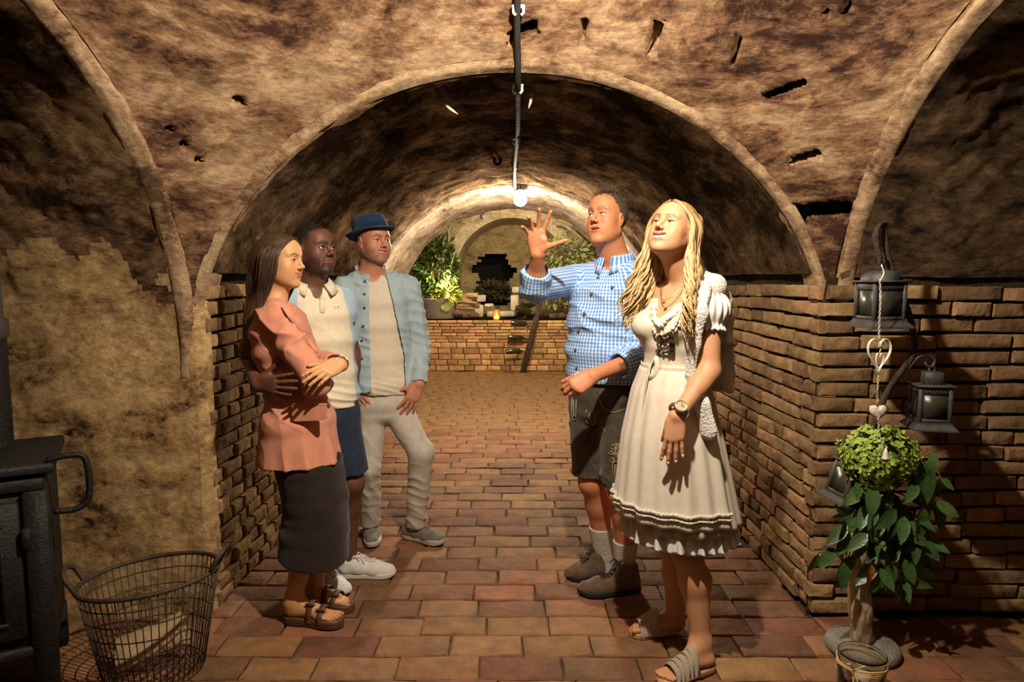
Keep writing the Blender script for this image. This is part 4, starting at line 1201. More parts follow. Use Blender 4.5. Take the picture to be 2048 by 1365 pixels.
# ---------------------------------------------------------------- man with the blue hat
def person_hat():
    t = thing('person', 'person in a navy hat and open pale blue shirt, hands on his pockets', 'person', (-.72, 3.48, 0), 'visitors listening to the guide')
    f = A_((.28,-.96,0)); ax = up_cross(f)
    h = Head(W(747,485,3.46), (.70,-.71,.04), (0,0,1), .98)
    J = dict(neck=W(741,551,3.49), shR=W(690,579,3.44), elR=W(676,690,3.52), wrR=W(702,768,3.40), shL=W(818,577,3.56), elL=W(842,690,3.60), wrL=W(838,768,3.43),
             hipR=W(742,815,3.47), hipL=W(790,812,3.50), knR=W(735,935,3.40), knL=W(842,905,3.42), anR=W(741,1055,3.55), anL=W(831,1055,3.52),
             tor=[lv(752,568,3.50,.135,.07,ax), lv(752,620,3.50,.140,.09,ax), lv(757,715,3.50,.145,.10,ax), lv(766,800,3.49,.155,.11,ax)])
    hands = [(A_(J['wrL']), A_((-.40,-.25,-.88)), A_((-.35,.85,-.1)), -1, dict(curl=(.22,.2,.2,.2), spread=.14, thumb=(.8,.3,.2))),
             (A_(J['wrR']), A_((.50,-.25,-.80)), A_((.2,.9,0)), 1, dict(curl=(.22,.25,.28,.3), spread=.08, thumb=(.6,.3,.2)))]
    S = body_base(J, h, MALE, hands=hands, headkw=dict(smile=.9, open_=.006, jaw=1.03, lips=.8))
    VQ = S.surf(); V = smooth_mesh(VQ[0], VQ[1], 1, .3)
    def hl(L):
        x, y, z = np.abs(L[:,0]), L[:,1], L[:,2]
        return np.clip((z+.02+.9*np.clip(y-.01,-.1,.1))/.02, 0, 1)*np.clip((.018-y)/.012, 0, 1)*(x < .08)*.8
    C = face_col(h, V, (.46,.19,.11), lip=(.36,.13,.09), brow=(.06,.035,.025), beard=(.13,.085,.06), beard_amt=.75, smile=.9, lip_open=.004, cheek=(.50,.16,.09), hairc=(.10,.075,.055), hairline=hl)
    sobj('body', (V, VQ[1]), SKIN, t, C)
    eyes(h, t, (.07,.05,.04), (-.1,.05))
    b = MB(); b.tube([Vector(h.P(x, .0815-14*x*x, -.0570+.0085*(x/.022)**2)) for x in np.linspace(-.021,.021,9)], .0045, 8, flat=.7); b.build('teeth', TEETH, t)
    # hat
    navy = cloth('navy_felt', (.012,.035,.085), var=.18, scale=30, bump=.15)
    hat = bpy.data.objects.new('hat', None); COL.objects.link(hat); hat.parent = t; hat.matrix_parent_inverse = Matrix.Translation(-Vector(t.location))
    HM = Head(h.P(0,-.018,.052), h.M @ A_((0,1,.30)), h.M @ A_((.06,-.30,1)), 1.0)
    n = 48; prof = [(.95,-.005),(1.0,.0),(1.0,.03),(.975,.058),(.92,.080),(.83,.092),(.68,.097),(.45,.094),(.2,.088),(.01,.086)]
    V2, F2 = [], []
    for (g, z) in prof:
        for k in range(n):
            a = 2*math.pi*k/n; x, y = math.sin(a), math.cos(a)
            zz = z + (.010*max(0,-y) - .018*max(0,y))*max(0,(z-.03)/.06)
            pin = 1-.10*max(0,y)*max(0,(z-.04)/.05)*abs(x)
            V2.append(HM.P(.086*g*x*pin, .106*g*y, zz))
    for i in range(len(prof)-1):
        for k in range(n): F2.append((i*n+k, i*n+(k+1)%n, (i+1)*n+(k+1)%n, (i+1)*n+k))
    MB().add(V2, F2).build('crown', navy, hat)
    V2, F2 = [], []
    rows = [(1.0,.0),(1.15,-.004),(1.30,-.006),(1.42,-.004),(1.425,-.008),(1.30,-.011),(1.15,-.009),(1.0,-.006)]
    for (g, z) in rows:
        for k in range(n):
            a = 2*math.pi*k/n; x, y = math.sin(a), math.cos(a); e = (g-1)/.42
            zz = z + e*e*(.030*max(0,-y)**1.2 + .012*abs(x)**2 - .020*max(0,y)**1.5)
            V2.append(HM.P(.086*g*x, .106*(1+(g-1)*.95)*y, zz))
    m = len(rows)
    for i in range(m):
        for k in range(n): F2.append((i*n+k, i*n+(k+1)%n, ((i+1)%m)*n+(k+1)%n, ((i+1)%m)*n+k))
    MB().add(V2, F2).build('brim', navy, hat)
    band = MB(); V2 = []
    for (g, z) in ((1.012,.002),(1.02,.004),(1.018,.026),(1.0,.028)):
        for k in range(n):
            a = 2*math.pi*k/n; V2.append(HM.P(.086*g*math.sin(a), .106*g*math.cos(a), z))
    band.add(V2, [(i*n+k, i*n+(k+1)%n, (i+1)*n+(k+1)%n, (i+1)*n+k) for i in range(3) for k in range(n)]).build('hat_band', cloth('navy_band', (.008,.022,.06)), hat)
    # t-shirt
    cream = cloth('cream_jersey', (.62,.53,.40), var=.06)
    S = SDF(*bounds([J['neck'], W(757,790,3.49)], .22), .0055)
    S.loft([lv(750,566,3.50,.13,.08,ax), lv(752,605,3.50,.150,.108,ax), lv(753,650,3.50,.150,.115,ax), lv(757,715,3.50,.155,.118,ax), lv(763,770,3.49,.162,.128,ax), lv(765,800,3.49,.162,.128,ax)], .03)
    S.cone(A_(J['neck'])+A_((0,0,.0)), A_(W(750,580,3.48)), .07, .06, .03)
    S.cut(W(766,792,3.4), (0,-.12,-1))
    nk = A_(J['neck'])
    S.cone(h.P(0,-.02,-.08), nk+A_((0,0,.02))+f*.01, .064, .066, .006, 's'); S.cone(nk+A_((0,0,.04))+f*.05, nk+f*.07+A_((0,0,.015)), .05, .05, .006, 's')
    VQ = S.surf(); V = smooth_mesh(VQ[0], VQ[1], 2); hz = W(760,740,3.4)[2]
    V = folds(V, VQ[1], [((.25,0,1), .030, .0050, .5)], 8, mask=lambda V: np.clip((hz-V[:,2])/.08, 0, 1))
    V = folds(V, VQ[1], [((.5,.1,.7), .12, .003, .7)], 9)
    sobj('t_shirt', (V, VQ[1]), cream, t)
    # open shirt
    blue = cloth('pale_blue_linen', (.34,.43,.455), var=.13, scale=30, stretch=(1,1,.4))
    S = SDF(*bounds([J['shR'],J['shL'],J['elL'],J['elR'],J['wrL'],W(760,790,3.5)], .2), .0055)
    L = [lv(751,561,3.50,.165,.088,ax), lv(752,600,3.50,.178,.122,ax), lv(753,650,3.50,.178,.130,ax), lv(758,715,3.50,.180,.134,ax), lv(764,770,3.49,.190,.146,ax), lv(766,805,3.49,.192,.148,ax)]
    S.loft(L, .03)
    S.loft([(c, a-.012, b-.012, x) for c, a, b, x in L], .004, 's')
    for s in 'RL':
        a, b, c = A_(J['sh'+s]), A_(J['el'+s]), A_(J['wr'+s])
        S.cone(nk-A_((0,0,.012)), a+A_((0,0,.004)), .050, .054, .04)
        S.cone(a, b, .064, .056, .03); S.cone(b, b+(c-b)*.9, .056, .046, .02)
    S.cone(nk+A_((0,0,.0)), nk+A_((0,0,.035))-f*.005, .088, .084, .01)
    S.cut(nk+A_((0,0,.038))+f*.02, A_((0,0,1))+f*.45)
    S.cone(h.P(0,-.02,-.06), nk+A_((0,0,-.03))+f*.012, .062, .070, .004, 's')
    # front opening: wedge between the two front edges
    ctr = A_(W(755,680,3.5)); 
    def opening(F, X, Y, Z):
        u = (X-ctr[0])*ax[0]+(Y-ctr[1])*ax[1]; w_ = (X-ctr[0])*f[0]+(Y-ctr[1])*f[1]
        zt = np.clip((nk[2]-Z)/.42, 0, 1)
        lft = -.056+.010*zt+.02*(1-zt)**3; rgt = .045+.085*zt
        inside = np.minimum(np.minimum(u-lft, rgt-u), w_-.02)
        return np.maximum(F, inside)
    S.func(opening)
    S.cut(W(765,783,3.4), (.05,-.05,-1))
    wl = A_(J['wrL']); S.cone(wl, wl+A_((0,0,-.1)), .034, .034, .004, 's')
    VQ = S.surf(); V = smooth_mesh(VQ[0], VQ[1], 2)
    V = folds(V, VQ[1], [((.25,.1,1), .05, .0045, .8), ((1,.2,.25), .10, .004, .6)], 14)
    sh = sobj('shirt', (V, VQ[1]), blue, t); SV = (V, VQ[1])
    bb = mat('dark_button', (.06,.05,.045), .4, bump=0)
    for (px, py) in ((729,563),(731,587),(730,618),(726,650),(723,683),(721,717),(716,749)):
        p, _ = on_surface(SV, px, py); b = MB(); button(b, p, A_((.1,-1,.05)), .0065, .005); b.build('button', bb, sh)
    # shirt tails / cuff corner
    b = MB()
    # jeans
    jm = cloth('light_grey_denim', (.47,.42,.35), var=.10, bump=.12)
    S = SDF(*bounds([J['hipR'],J['hipL'],J['anR'],J['anL'],W(766,790,3.49)], .17), .0058)
    S.loft([lv(765,783,3.49,.152,.112,ax), lv(766,805,3.49,.160,.118,ax), lv(766,825,3.49,.150,.115,ax)], .03)
    for s in 'RL':
        a, b, c = A_(J['hip'+s]), A_(J['kn'+s]), A_(J['an'+s]); S.cone(a, b, .088, .067, .03); S.cone(b, c, .068, .056, .025)
    S.cut(W(780,1063,3.45), (.0,0,-1))
    VQ = S.surf(); V = smooth_mesh(VQ[0], VQ[1], 2)
    kz = .58
    V = folds(V, VQ[1], [((.35,.2,1), .06, .0030, 1.0)], 21, mask=lambda V: np.clip(np.abs(V[:,2]-kz-.05)/.2, .25, 1))
    V = folds(V, VQ[1], [((.9,.3,.5), .08, .004, .8)], 22)
    je = sobj('jeans', (V, VQ[1]), jm, t)
    grey = cloth('grey_mesh', (.20,.175,.14), var=.2, bump=.3, bscale=600); sole = mat('grey_rubber', (.42,.38,.32), .6, var=.1)
    for (a, b) in ((A_(G(742,1050)), G(746,1100)), (G(806,1073), G(889,1091))):
        shoe(t, a, b, 'trainer', grey, sole, grey, sole_h=.030, collar=.080, wid=.046, toe_r=.034)
    return t

# ---------------------------------------------------------------- guide
def gingham():
    m = bpy.data.materials.new('blue_gingham'); nt = nodes_of(m); N, L = nt.nodes, nt.links
    out = N.new('ShaderNodeOutputMaterial'); b = N.new('ShaderNodeBsdfPrincipled'); L.new(b.outputs[0], out.inputs[0])
    b.inputs['Roughness'].default_value = .85; b.inputs['Specular IOR Level'].default_value = .15
    at = N.new('ShaderNodeAttribute'); at.attribute_name = 'fab'; sp = N.new('ShaderNodeSeparateXYZ'); L.new(at.outputs['Vector'], sp.inputs[0])
    fs = []
    for i in (0, 1):
        mu = N.new('ShaderNodeMath'); mu.operation = 'MULTIPLY'; mu.inputs[1].default_value = 1/.0155; L.new(sp.outputs[i], mu.inputs[0])
        fr = N.new('ShaderNodeMath'); fr.operation = 'FRACT'; L.new(mu.outputs[0], fr.inputs[0])
        gt = N.new('ShaderNodeMapRange'); gt.inputs[1].default_value = .36; gt.inputs[2].default_value = .50; L.new(fr.outputs[0], gt.inputs[0])
        pp = N.new('ShaderNodeMath'); pp.operation = 'MULTIPLY'; pp.inputs[1].default_value = .62 if i == 0 else .42; L.new(gt.outputs[0], pp.inputs[0]); fs.append(pp.outputs[0])
    ad = N.new('ShaderNodeMath'); ad.operation = 'ADD'; ad.use_clamp = True; L.new(fs[0], ad.inputs[0]); L.new(fs[1], ad.inputs[1])
    mx = N.new('ShaderNodeMix'); mx.data_type = 'RGBA'; L.new(ad.outputs[0], mx.inputs[0]); mx.inputs[6].default_value = (.66,.68,.70,1); mx.inputs[7].default_value = (.060,.25,.62,1)
    L.new(mx.outputs[2], b.inputs['Base Color']); MATS['gingham'] = m; return m
def fab_map(V, segs):
    """segs: (a, b, side axis): unrolled coordinates around the nearest bone"""
    best = np.full(len(V), 1e9); out = np.zeros((len(V),2))
    for (a, b, sd, w, rad) in segs:
        a, b, sd = A_(a), A_(b), A_(sd); n = (b-a)/np.linalg.norm(b-a); sd = sd-n*sd.dot(n); sd /= np.linalg.norm(sd); e = np.cross(n, sd)
        q = V-a; hgt = q@n; t = np.clip(hgt, 0, np.linalg.norm(b-a)); r = q-t[:,None]*n
        dist = np.linalg.norm(r, axis=1)/w
        th = np.arctan2(q@e, q@sd); u = th*rad
        m = dist < best; best[m] = dist[m]; out[m,0] = u[m]; out[m,1] = hgt[m]
    return out
def person_guide():
    t = thing('person', 'person in a blue checked shirt and leather shorts, raising an open hand', 'person', (.43, 2.95, 0))
    f = A_((-.55,-.835,0)); ax = up_cross(f)
    h = Head(W(1213,440,2.93), (-.63,-.75,.16), (-.03,.05,1), .99, (.93,1.02,1.07))
    J = dict(neck=W(1232,527,2.98), shR=W(1146,562,3.04), elR=W(1070,574,2.80), wrR=W(1076,507,2.67), shL=W(1286,562,2.85), elL=W(1291,712,2.82), wrL=W(1185,752,2.63),
             hipR=W(1180,815,3.0), hipL=W(1243,815,2.9), knR=W(1182,965,2.97), knL=W(1240,985,2.84), anR=W(1207,1110,3.07), anL=W(1250,1128,2.95),
             tor=[lv(1222,560,2.97,.16,.08,ax), lv(1217,610,2.96,.175,.115,ax), lv(1213,690,2.95,.165,.13,ax), lv(1214,780,2.95,.16,.12,ax)])
    hands = [(A_(J['wrR']), A_((-.10,-.28,.92)), A_((-.10,-.95,-.28)), 1, dict(curl=(.10,.22,.40,.50), spread=.30, thumb=(1.30,.15,.05), sc=1.0, bend=.7)),
             (A_(J['wrL']), A_((-.72,-.25,-.42)), A_((-.2,.8,-.5)), -1, dict(curl=(.75,.85,.9,.95), spread=.03, thumb=(.5,.5,.4), bend=.9))]
    r = dict(MALE); r['calfoff'] = (.018,.014,0); r['neck'] = .062
    S = body_base(J, h, r, hands=hands, headkw=dict(jaw=1.06, open_=.004, lips=.72, nose=1.12))
    VQ = S.surf(); V = smooth_mesh(VQ[0], VQ[1], 1, .3)
    C = face_col(h, V, (.50,.20,.095), lip=(.40,.13,.085), brow=(.17,.085,.045), brow_th=.0048, lip_open=.004, cheek=(.50,.13,.065))
    sobj('body', (V, VQ[1]), SKIN, t, C)
    eyes(h, t, (.20,.28,.34), (.1,.18))
    hm = mat('greying_hair', (.10,.065,.04), .7, var=.5, scale=90, bump=.5, bscale=300)
    S = SDF(h.c-.14, h.c+.16, .0038)
    S.ell(h.P(0,-.016,.034), (.080,.102,.0915), h.M, .01)
    S.cut(h.P(0,.078,.084), h.M @ A_((0,1,-.62))); S.wedge(h.P(0,.022,.052), h.M @ A_((0,1,-.3)), h.M @ A_((0,0,-1))); S.wedge(h.P(0,.012,.03), h.M @ A_((0,1,-.3)), h.M @ A_((0,0,-1))); S.cut(h.P(0,-.04,-.02), h.M @ A_((0,.5,-1)))
    hair = sobj('hair', S.surf(), hm, t)
    rg = random.Random(2); b = MB()
    for i in range(420):
        a = rg.uniform(0, 6.28); e = rg.uniform(.1, 1.45)
        d = A_((math.sin(a)*math.cos(e), math.cos(a)*math.cos(e), math.sin(e)))
        p = A_((0,-.016,.034))+d*A_((.079,.101,.090))
        if p[1] > .070+ .62*(p[2]-.084) or (p[1] > .015 and p[2] < .06) or (p[1] > .0 and p[2] < .05): continue
        l = rg.uniform(.010,.022)*(1+.5*(d[2] > .8)); q = p+d*l*.5+A_((rg.uniform(-.4,.4),rg.uniform(-.2,.5),rg.uniform(0,.5)))*l
        b.tube([Vector(h.P(*p)), Vector(h.P(*(p*.5+q*.5+d*.002))), Vector(h.P(*q))], [.0018,.0014,.0004], 4)
    b.build('hair_tufts', hm, hair)
    # shirt
    gm = gingham(); nk = A_(J['neck'])
    S = SDF(*bounds([J['shR'],J['shL'],J['elL'],J['elR'],J['wrR'],W(1214,770,2.95)], .2), .0056)
    S.loft([lv(1222,553,2.97,.175,.092,ax), lv(1219,590,2.96,.192,.130,ax), lv(1215,640,2.95,.190,.145,ax), lv(1212,700,2.95,.188,.155,ax), lv(1213,745,2.95,.185,.152,ax), lv(1214,785,2.95,.185,.150,ax)], .03)
    for s in 'RL':
        a, b, c = A_(J['sh'+s]), A_(J['el'+s]), A_(J['wr'+s])
        S.cone(nk-A_((0,0,.015)), a+A_((0,0,.004)), .056, .060, .04)
        S.cone(a, b, .073, .066, .03)
        k_ = .30 if s == 'R' else .38
        S.cone(b, b+(c-b)*k_, .066, .062, .02)
        n_ = (c-b)/np.linalg.norm(c-b)
        S.cone(b+(c-b)*k_, b+(c-b)*(k_+.02), .068, .066, .01)         # rolled cuff
        S.cone(b+(c-b)*(k_+.07), b+(c-b)*(k_+.6), .048, .050, .004, 's')
    S.cut(W(1214,757,2.95), (0,.05,-1))
    S.cone(h.P(0,-.01,-.07), nk+A_((0,0,-.0)), .068, .070, .006, 's')
    S.cone(nk+f*.06+A_((0,0,.03)), nk+f*.135+A_((0,0,-.075)), .042, .004, .008, 's')
    VQ = S.surf(); V = smooth_mesh(VQ[0], VQ[1], 2); V0 = V.copy()
    V = folds(V, VQ[1], [((.4,.1,1), .07, .006, .8), ((1,.3,.3), .09, .005, .8)], 31)
    fab = fab_map(V0, [(W(1214,790,2.95), W(1222,540,2.97), f, 1.9, .16), (J['shR'], J['elR'], (0,0,1), .85, .07), (J['elR'], J['wrR'], (1,0,0), .85, .065), (J['shL'], J['elL'], f, .85, .07), (J['elL'], J['wrL'], (0,0,1), .85, .065)])
    sh = sobj('shirt', (V, VQ[1]), gm, t, fab=fab); SV = (V, VQ[1])
    # collar halves
    for s in (-1, 1):
        rows = []
        for i in range(13):
            a = math.pi*.93*i/12; c_, sn = math.cos(a), math.sin(a); dr = -f*c_+ax*sn*s
            base = nk + A_((0,0,.052-.030*(1-c_)/2)) + dr*.071 + f*.012
            wd_ = .040+.034*(i/12)**2
            out = base + dr*.026 + A_((0,0,-wd_)) + f*.012*(i/12)**2
            rows.append((base, base+A_((0,0,.008))+dr*.008, out+dr*.006, out))
        Vv = [p for r_ in rows for p in r_]; F = [(i*4+j, i*4+(j+1)%4, (i+1)*4+(j+1)%4, (i+1)*4+j) for i in range(12) for j in range(4)]+[(3,2,1,0),(48,49,50,51)]
        me = mesh('collar', Vv, F); a_ = me.attributes.new('fab', 'FLOAT_VECTOR', 'POINT')
        a_.data.foreach_set('vector', np.array([[i//4*.017, (i%4)*.02, 0] for i in range(len(Vv))], np.float32).ravel())
        link('collar', me, gm, sh)
    bb = mat('horn_button', (.10,.06,.04), .4, bump=0)
    for (px, py) in ((1195,554),(1180,589),(1167,626),(1155,661),(1149,698),(1151,735),(1223,573),(1282,609)):
        p, _ = on_surface(SV, px, py); b = MB(); button(b, p-A_((0,.001,0)), A_((-.3,-1,.05)), .0068, .006); b.build('button', bb, sh)
    # breast pocket outline
    b = MB()
    ring_ = [(1193,574),(1255,570),(1254,612),(1197,620)]
    pts = []
    for (x0,y0),(x1,y1) in zip(ring_, ring_[1:]):
        for q in range(6): 
            p, _ = on_surface(SV, x0+(x1-x0)*q/6, y0+(y1-y0)*q/6); pts.append(Vector(p)-Vector((0,.001,0)))
    # leather shorts
    ld = mat('dark_suede', (.055,.042,.022), .85, var=.45, scale=22, bump=.2, bscale=200, sheen=.2, spots=(.025,.022,.014), spot_scale=9)
    S = SDF(*bounds([J['hipR'],J['hipL'],J['knR'],J['knL'],W(1214,755,2.95)], .19), .0058)
    S.loft([lv(1214,752,2.95,.172,.132,ax), lv(1213,785,2.95,.178,.138,ax), lv(1213,820,2.95,.172,.13,ax)], .03)
    for s in 'RL':
        a, b = A_(J['hip'+s]), A_(J['kn'+s]); S.cone(a, b+A_((0,0,-.03)), .100, .086, .03)
    S.func(lambda F, X, Y, Z: np.maximum(F, (.62+.0*X)-Z) if False else F)
    kR, kL = A_(W(1165,955,2.93)), A_(W(1225,985,2.80))
    def hem(F, X, Y, Z):
        lft = (X-A_(W(1207,900,2.9))[0]) < 0
        return np.maximum(F, np.where(lft, kR[2], kL[2])-Z+0*Y)
    S.func(hem)
    VQ = S.surf(); V = smooth_mesh(VQ[0], VQ[1], 2); V = folds(V, VQ[1], [((.7,.2,.7), .09, .005, .8)], 33)
    lo = sobj('leather_shorts', (V, VQ[1]), ld, t); LV = (V, VQ[1])
    th = mat('straw_thread', (.34,.27,.12), .7, var=.15)
    def emb(lines, nm):
        b = MB()
        for ln in lines:
            pts = []
            for (px, py) in ln:
                p, _ = on_surface(LV, px, py); pts.append(Vector(p)+Vector((0,-.003,.0)))
            b.tube(pts, .0019, 5)
        b.build(nm, th, lo)
    # leg motif: stem with paired leaves
    L1 = [[(1222,960),(1224,930),(1228,905),(1231,885)], [(1232,962),(1233,932),(1232,905)], [(1227,962),(1228,930)]]
    for (y, w_) in ((925,12),(908,15),(897,11)):
        for s in (-1,1): L1.append([(1229,y),(1229+s*w_*.6,y-8),(1229+s*w_,y-2),(1229+s*w_*.6,y+2),(1229,y)])
    L1.append([(1231,887),(1225,893),(1230,900),(1236,892),(1231,887)])
    emb(L1, 'leg_embroidery')
    L2 = [[(1141,795),(1140,830),(1143,842),(1149,842),(1150,800)], [(1144,800),(1144,832),(1147,832)], [(1170,820),(1170,845),(1180,853),(1192,848),(1194,822)], [(1176,826),(1176,840),(1182,846),(1188,842),(1188,826),(1176,826)], [(1196,800),(1204,818),(1225,826),(1250,820)], [(1200,855),(1190,862),(1198,868),(1208,862),(1200,855)]]
    emb(L2, 'front_flap_embroidery')
    # knit socks
    sk = cloth('cream_wool', (.58,.52,.43), var=.15, bump=.5, bscale=180)
    for (a, b, c) in (('knR','anR',.62),('knL','anL',.68)):
        k_, an = A_(J[a]), A_(J[b]); top = k_+(an-k_)*c+A_(r['calfoff'])*.55; S = SDF(*bounds([top, an], .1), .0045)
        S.cone(top+A_((0,0,.02)), an, .061, .047, .02); S.cone(an, an-A_((0,0,.06)), .046, .045, .01); S.cut(top, (0,0,1))
        VQ = S.surf(); V = smooth_mesh(VQ[0], VQ[1], 1); V = folds(V, VQ[1], [((.1,.1,1), .028, .004, .5)], 41); sobj('sock', (V, VQ[1]), sk, t)
    su = mat('brown_suede', (.115,.068,.035), .85, var=.3, scale=30, bump=.15, sheen=.2); sr = mat('black_rubber', (.02,.018,.016), .7, var=.2); lc = mat('dark_lace', (.02,.018,.016), .8)
    for (a, b) in ((G(1216,1152),G(1132,1160)), (G(1280,1181),G(1156,1192))):
        shoe(t, a, b, 'hiking_boot', su, sr, lc, sole_h=.028, boot=.125, wid=.047, toe_r=.036)
    return t
# ---------------------------------------------------------------- woman in the dirndl
def skirt_loft(name, m, parent, lvls, ax, n=150, pleat=.0, npl=26, th0=0.0, th1=2*math.pi, seed=0, phase=0.0, hemwave=0.0, off=0.0):
    """lvls: (centre, half width, half depth, pleat amount)"""
    rows = []; rg = random.Random(seed); ph = [rg.uniform(0,6.28) for _ in range(4)]
    ax = A_(ax); fr = -np.cross([0,0,1.0], ax); closed = abs(th1-th0-2*math.pi) < 1e-6
    m_ = n if closed else n+1; V = []
    for j, (c, rw, rd, pl) in enumerate(lvls):
        for i in range(m_):
            th = th0+(th1-th0)*i/n
            w_ = math.sin(npl*th+phase+.6*math.sin(3*th+ph[0]))+.5*math.sin((npl*.53)*th+ph[1])
            k = 1+pl*w_
            V.append(A_(c)+ax*((rw+off)*k*math.sin(th))+fr*((rd+off)*k*math.cos(th))+A_((0,0,hemwave*w_ if j == len(lvls)-1 else 0)))
    Q = []
    for j in range(len(lvls)-1):
        for i in range(n):
            i2 = (i+1) % m_ if closed else i+1
            Q.append((j*m_+i, j*m_+i2, (j+1)*m_+i2, (j+1)*m_+i))
    me = npmesh(name, V, Q); o = link(name, me, m, parent)
    so = o.modifiers.new('thickness', 'SOLIDIFY'); so.thickness = .004; so.offset = 1
    return o
def lvl_interp(keys, n):
    out = []
    for k in range(n):
        t = k/(n-1)*(len(keys)-1); i = min(int(t), len(keys)-2); u = t-i; u2 = u
        a, b = keys[i], keys[i+1]
        out.append(tuple((A_(a[0])*(1-u)+A_(b[0])*u,)) + tuple(a[q]*(1-u2)+b[q]*u2 for q in (1,2,3)))
    return out
def person_dirndl():
    t = thing('person', 'person with wavy blond hair in a cream dirndl dress, smiling and looking up', 'person', (.66, 2.42, 0))
    f = A_((-.76,-.65,0)); f /= np.linalg.norm(f); ax = up_cross(f)
    h = Head(W(1347,463,2.42), (-.66,-.66,.36), (.20,.10,1), .93)
    J = dict(neck=W(1366,560,2.46), shL=W(1418,600,2.36), elL=W(1419,742,2.31), wrL=W(1354,833,2.20), shR=W(1322,598,2.57), elR=W(1314,735,2.60), wrR=W(1335,830,2.55),
             hipL=W(1385,850,2.40), hipR=W(1335,850,2.50), knL=W(1374,1108,2.33), knR=W(1347,1098,2.50), anL=W(1402,1283,2.315), anR=W(1350,1243,2.565),
             tor=[lv(1364,590,2.46,.125,.062,ax), lv(1350,650,2.45,.125,.088,ax), lv(1345,735,2.45,.10,.075,ax), lv(1352,850,2.45,.15,.11,ax)])
    tips = []
    hands = [(A_(J['wrL']), A_((-.12,-.08,-1)), A_((.35,.9,0)), -1, dict(curl=(.16,.13,.13,.10), spread=.10, thumb=(.35,.5,.2), sc=.90, tips=tips)), (A_(J['wrR']), A_((.1,-.2,-1)), A_((.5,-.5,0)), 1, dict(sc=.9))]
    r = dict(FEM); r['calfoff'] = (.016,.012,0); r['arm'] = .047; r['neck'] = .045; r['thigh'] = .078; r['calf'] = .056; r['knee'] = .052
    S = body_base(J, h, r, hands=hands, headkw=dict(fem=1, smile=1.2, open_=.010, jaw=.92, lips=1.0, lid=.95))
    fl, tl, fr_, tr = G(1424,1338), G(1322,1372), G(1343,1266), G(1263,1272)
    for (a, b, k, inn) in ((fl,tl,'anL',1),(fr_,tr,'anR',-1)):
        ff, sd, L = foot_prims(S, a, b, J[k], .86, .022); toes_prims(S, a, ff, sd, L, inn, .9, .022)
    for s in 'LR': S.ell(A_(W(1340, 650, 2.45))+f*.058+ax*(.056 if s == 'L' else -.056), (.052,.052,.054), None, .03)
    VQ = S.surf(); V = smooth_mesh(VQ[0], VQ[1], 1, .3)
    C = face_col(h, V, (.50,.25,.13), lip=(.42,.11,.08), brow=(.085,.045,.025), brow_th=.0035, lip_open=.008, smile=1.2, cheek=(.52,.20,.105))
    sobj('body', (V, VQ[1]), SKIN, t, C)
    eyes(h, t, (.06,.04,.03), (0,.1))
    b = MB(); b.tube([Vector(h.P(x, .0830-14*x*x, -.0585+.0115*(abs(x)/.026)**2)) for x in np.linspace(-.026,.026,11)], .0070, 8, flat=.7); b.build('teeth', TEETH, t)
    nm = mat('nail_varnish', (.62,.36,.27), .25, var=.03, bump=0, spec=.6); b = MB()
    for (p, v, u) in tips[:4]: b.tube([Vector(p-v*.010-A_((0,.006,0))), Vector(p-A_((0,.0065,0))), Vector(p+v*.010-A_((0,.004,0)))], [.004,.0045,.0015], 6, flat=.4, twist=(1,0,0))
    b.build('finger_nails', nm, t)
    # blouse (puff sleeves + neckline), bodice
    white = cloth('white_cotton', (.60,.575,.53), var=.05); bod = cloth('cream_satin', (.56,.49,.37), rough=.5, var=.06, bump=.05, spec=.4)
    S = SDF(*bounds([J['shR'],J['shL'],W(1345,735,2.45)], .17), .005)
    S.loft([lv(1358,618,2.45,.135,.078,ax), lv(1350,650,2.45,.138,.098,ax), lv(1347,690,2.45,.128,.095,ax), lv(1345,735,2.45,.113,.088,ax), lv(1346,755,2.45,.118,.092,ax)], .02)
    for s in (-1,1): S.ell(A_(W(1340,652,2.45))+f*.060+ax*(.058*s), (.060,.060,.060), None, .03)
    nk = A_(J['neck'])
    for s in 'LR': S.cone(A_(W(1360,625,2.45))+ax*(.085 if s == 'L' else -.085), A_(J['sh'+s])*.7+nk*.3, .05, .03, .02)
    S.cone(nk+f*.06, A_(W(1330,640,2.45))+f*.13, .075, .030, .012, 's'); S.cone(h.P(0,0,-.1), nk, .075, .08, .01, 's')
    VQ = S.surf(); V = smooth_mesh(VQ[0], VQ[1], 1); V = folds(V, VQ[1], [((.8,.3,.6), .06, .002, .6)], 51)
    bo = sobj('bodice', (V, VQ[1]), bod, t); BV = (V, VQ[1])
    # ruffled neckline of the blouse
    def ruffle(px_pts, m, nm, amp=.006, r0=.006, wl=.018, par=None, src=None):
        pts = []
        for (a, b_) in zip(px_pts, px_pts[1:]):
            for q in range(8):
                p, _ = on_surface(src or BV, a[0]+(b_[0]-a[0])*q/8, a[1]+(b_[1]-a[1])*q/8); pts.append(Vector(p)+Vector((0,-.004,0)))
        b = MB(); b.tube([p+Vector((0,-amp*abs(math.sin(i*.9)),amp*math.sin(i*1.3))) for i, p in enumerate(pts)], [r0*(1+.3*math.sin(i*1.7)) for i in range(len(pts))], 7); return b.build(nm, m, par or bo)
    ruffle([(1305,612),(1306,635),(1313,652),(1322,648),(1334,634),(1350,622),(1366,606)], white, 'neckline_ruffle', .005, .009)
    ruffle([(1303,660),(1312,672),(1330,668),(1345,655),(1356,635),(1366,612)], bod, 'bodice_ruching', .003, .006)
    ruffle([(1304,668),(1316,680),(1336,675),(1352,660),(1363,638)], bod, 'bodice_braid', .002, .004)
    # hooks and lacing
    dk = mat('antique_silver', (.12,.10,.075), .35, .9, var=.2, bump=.2)
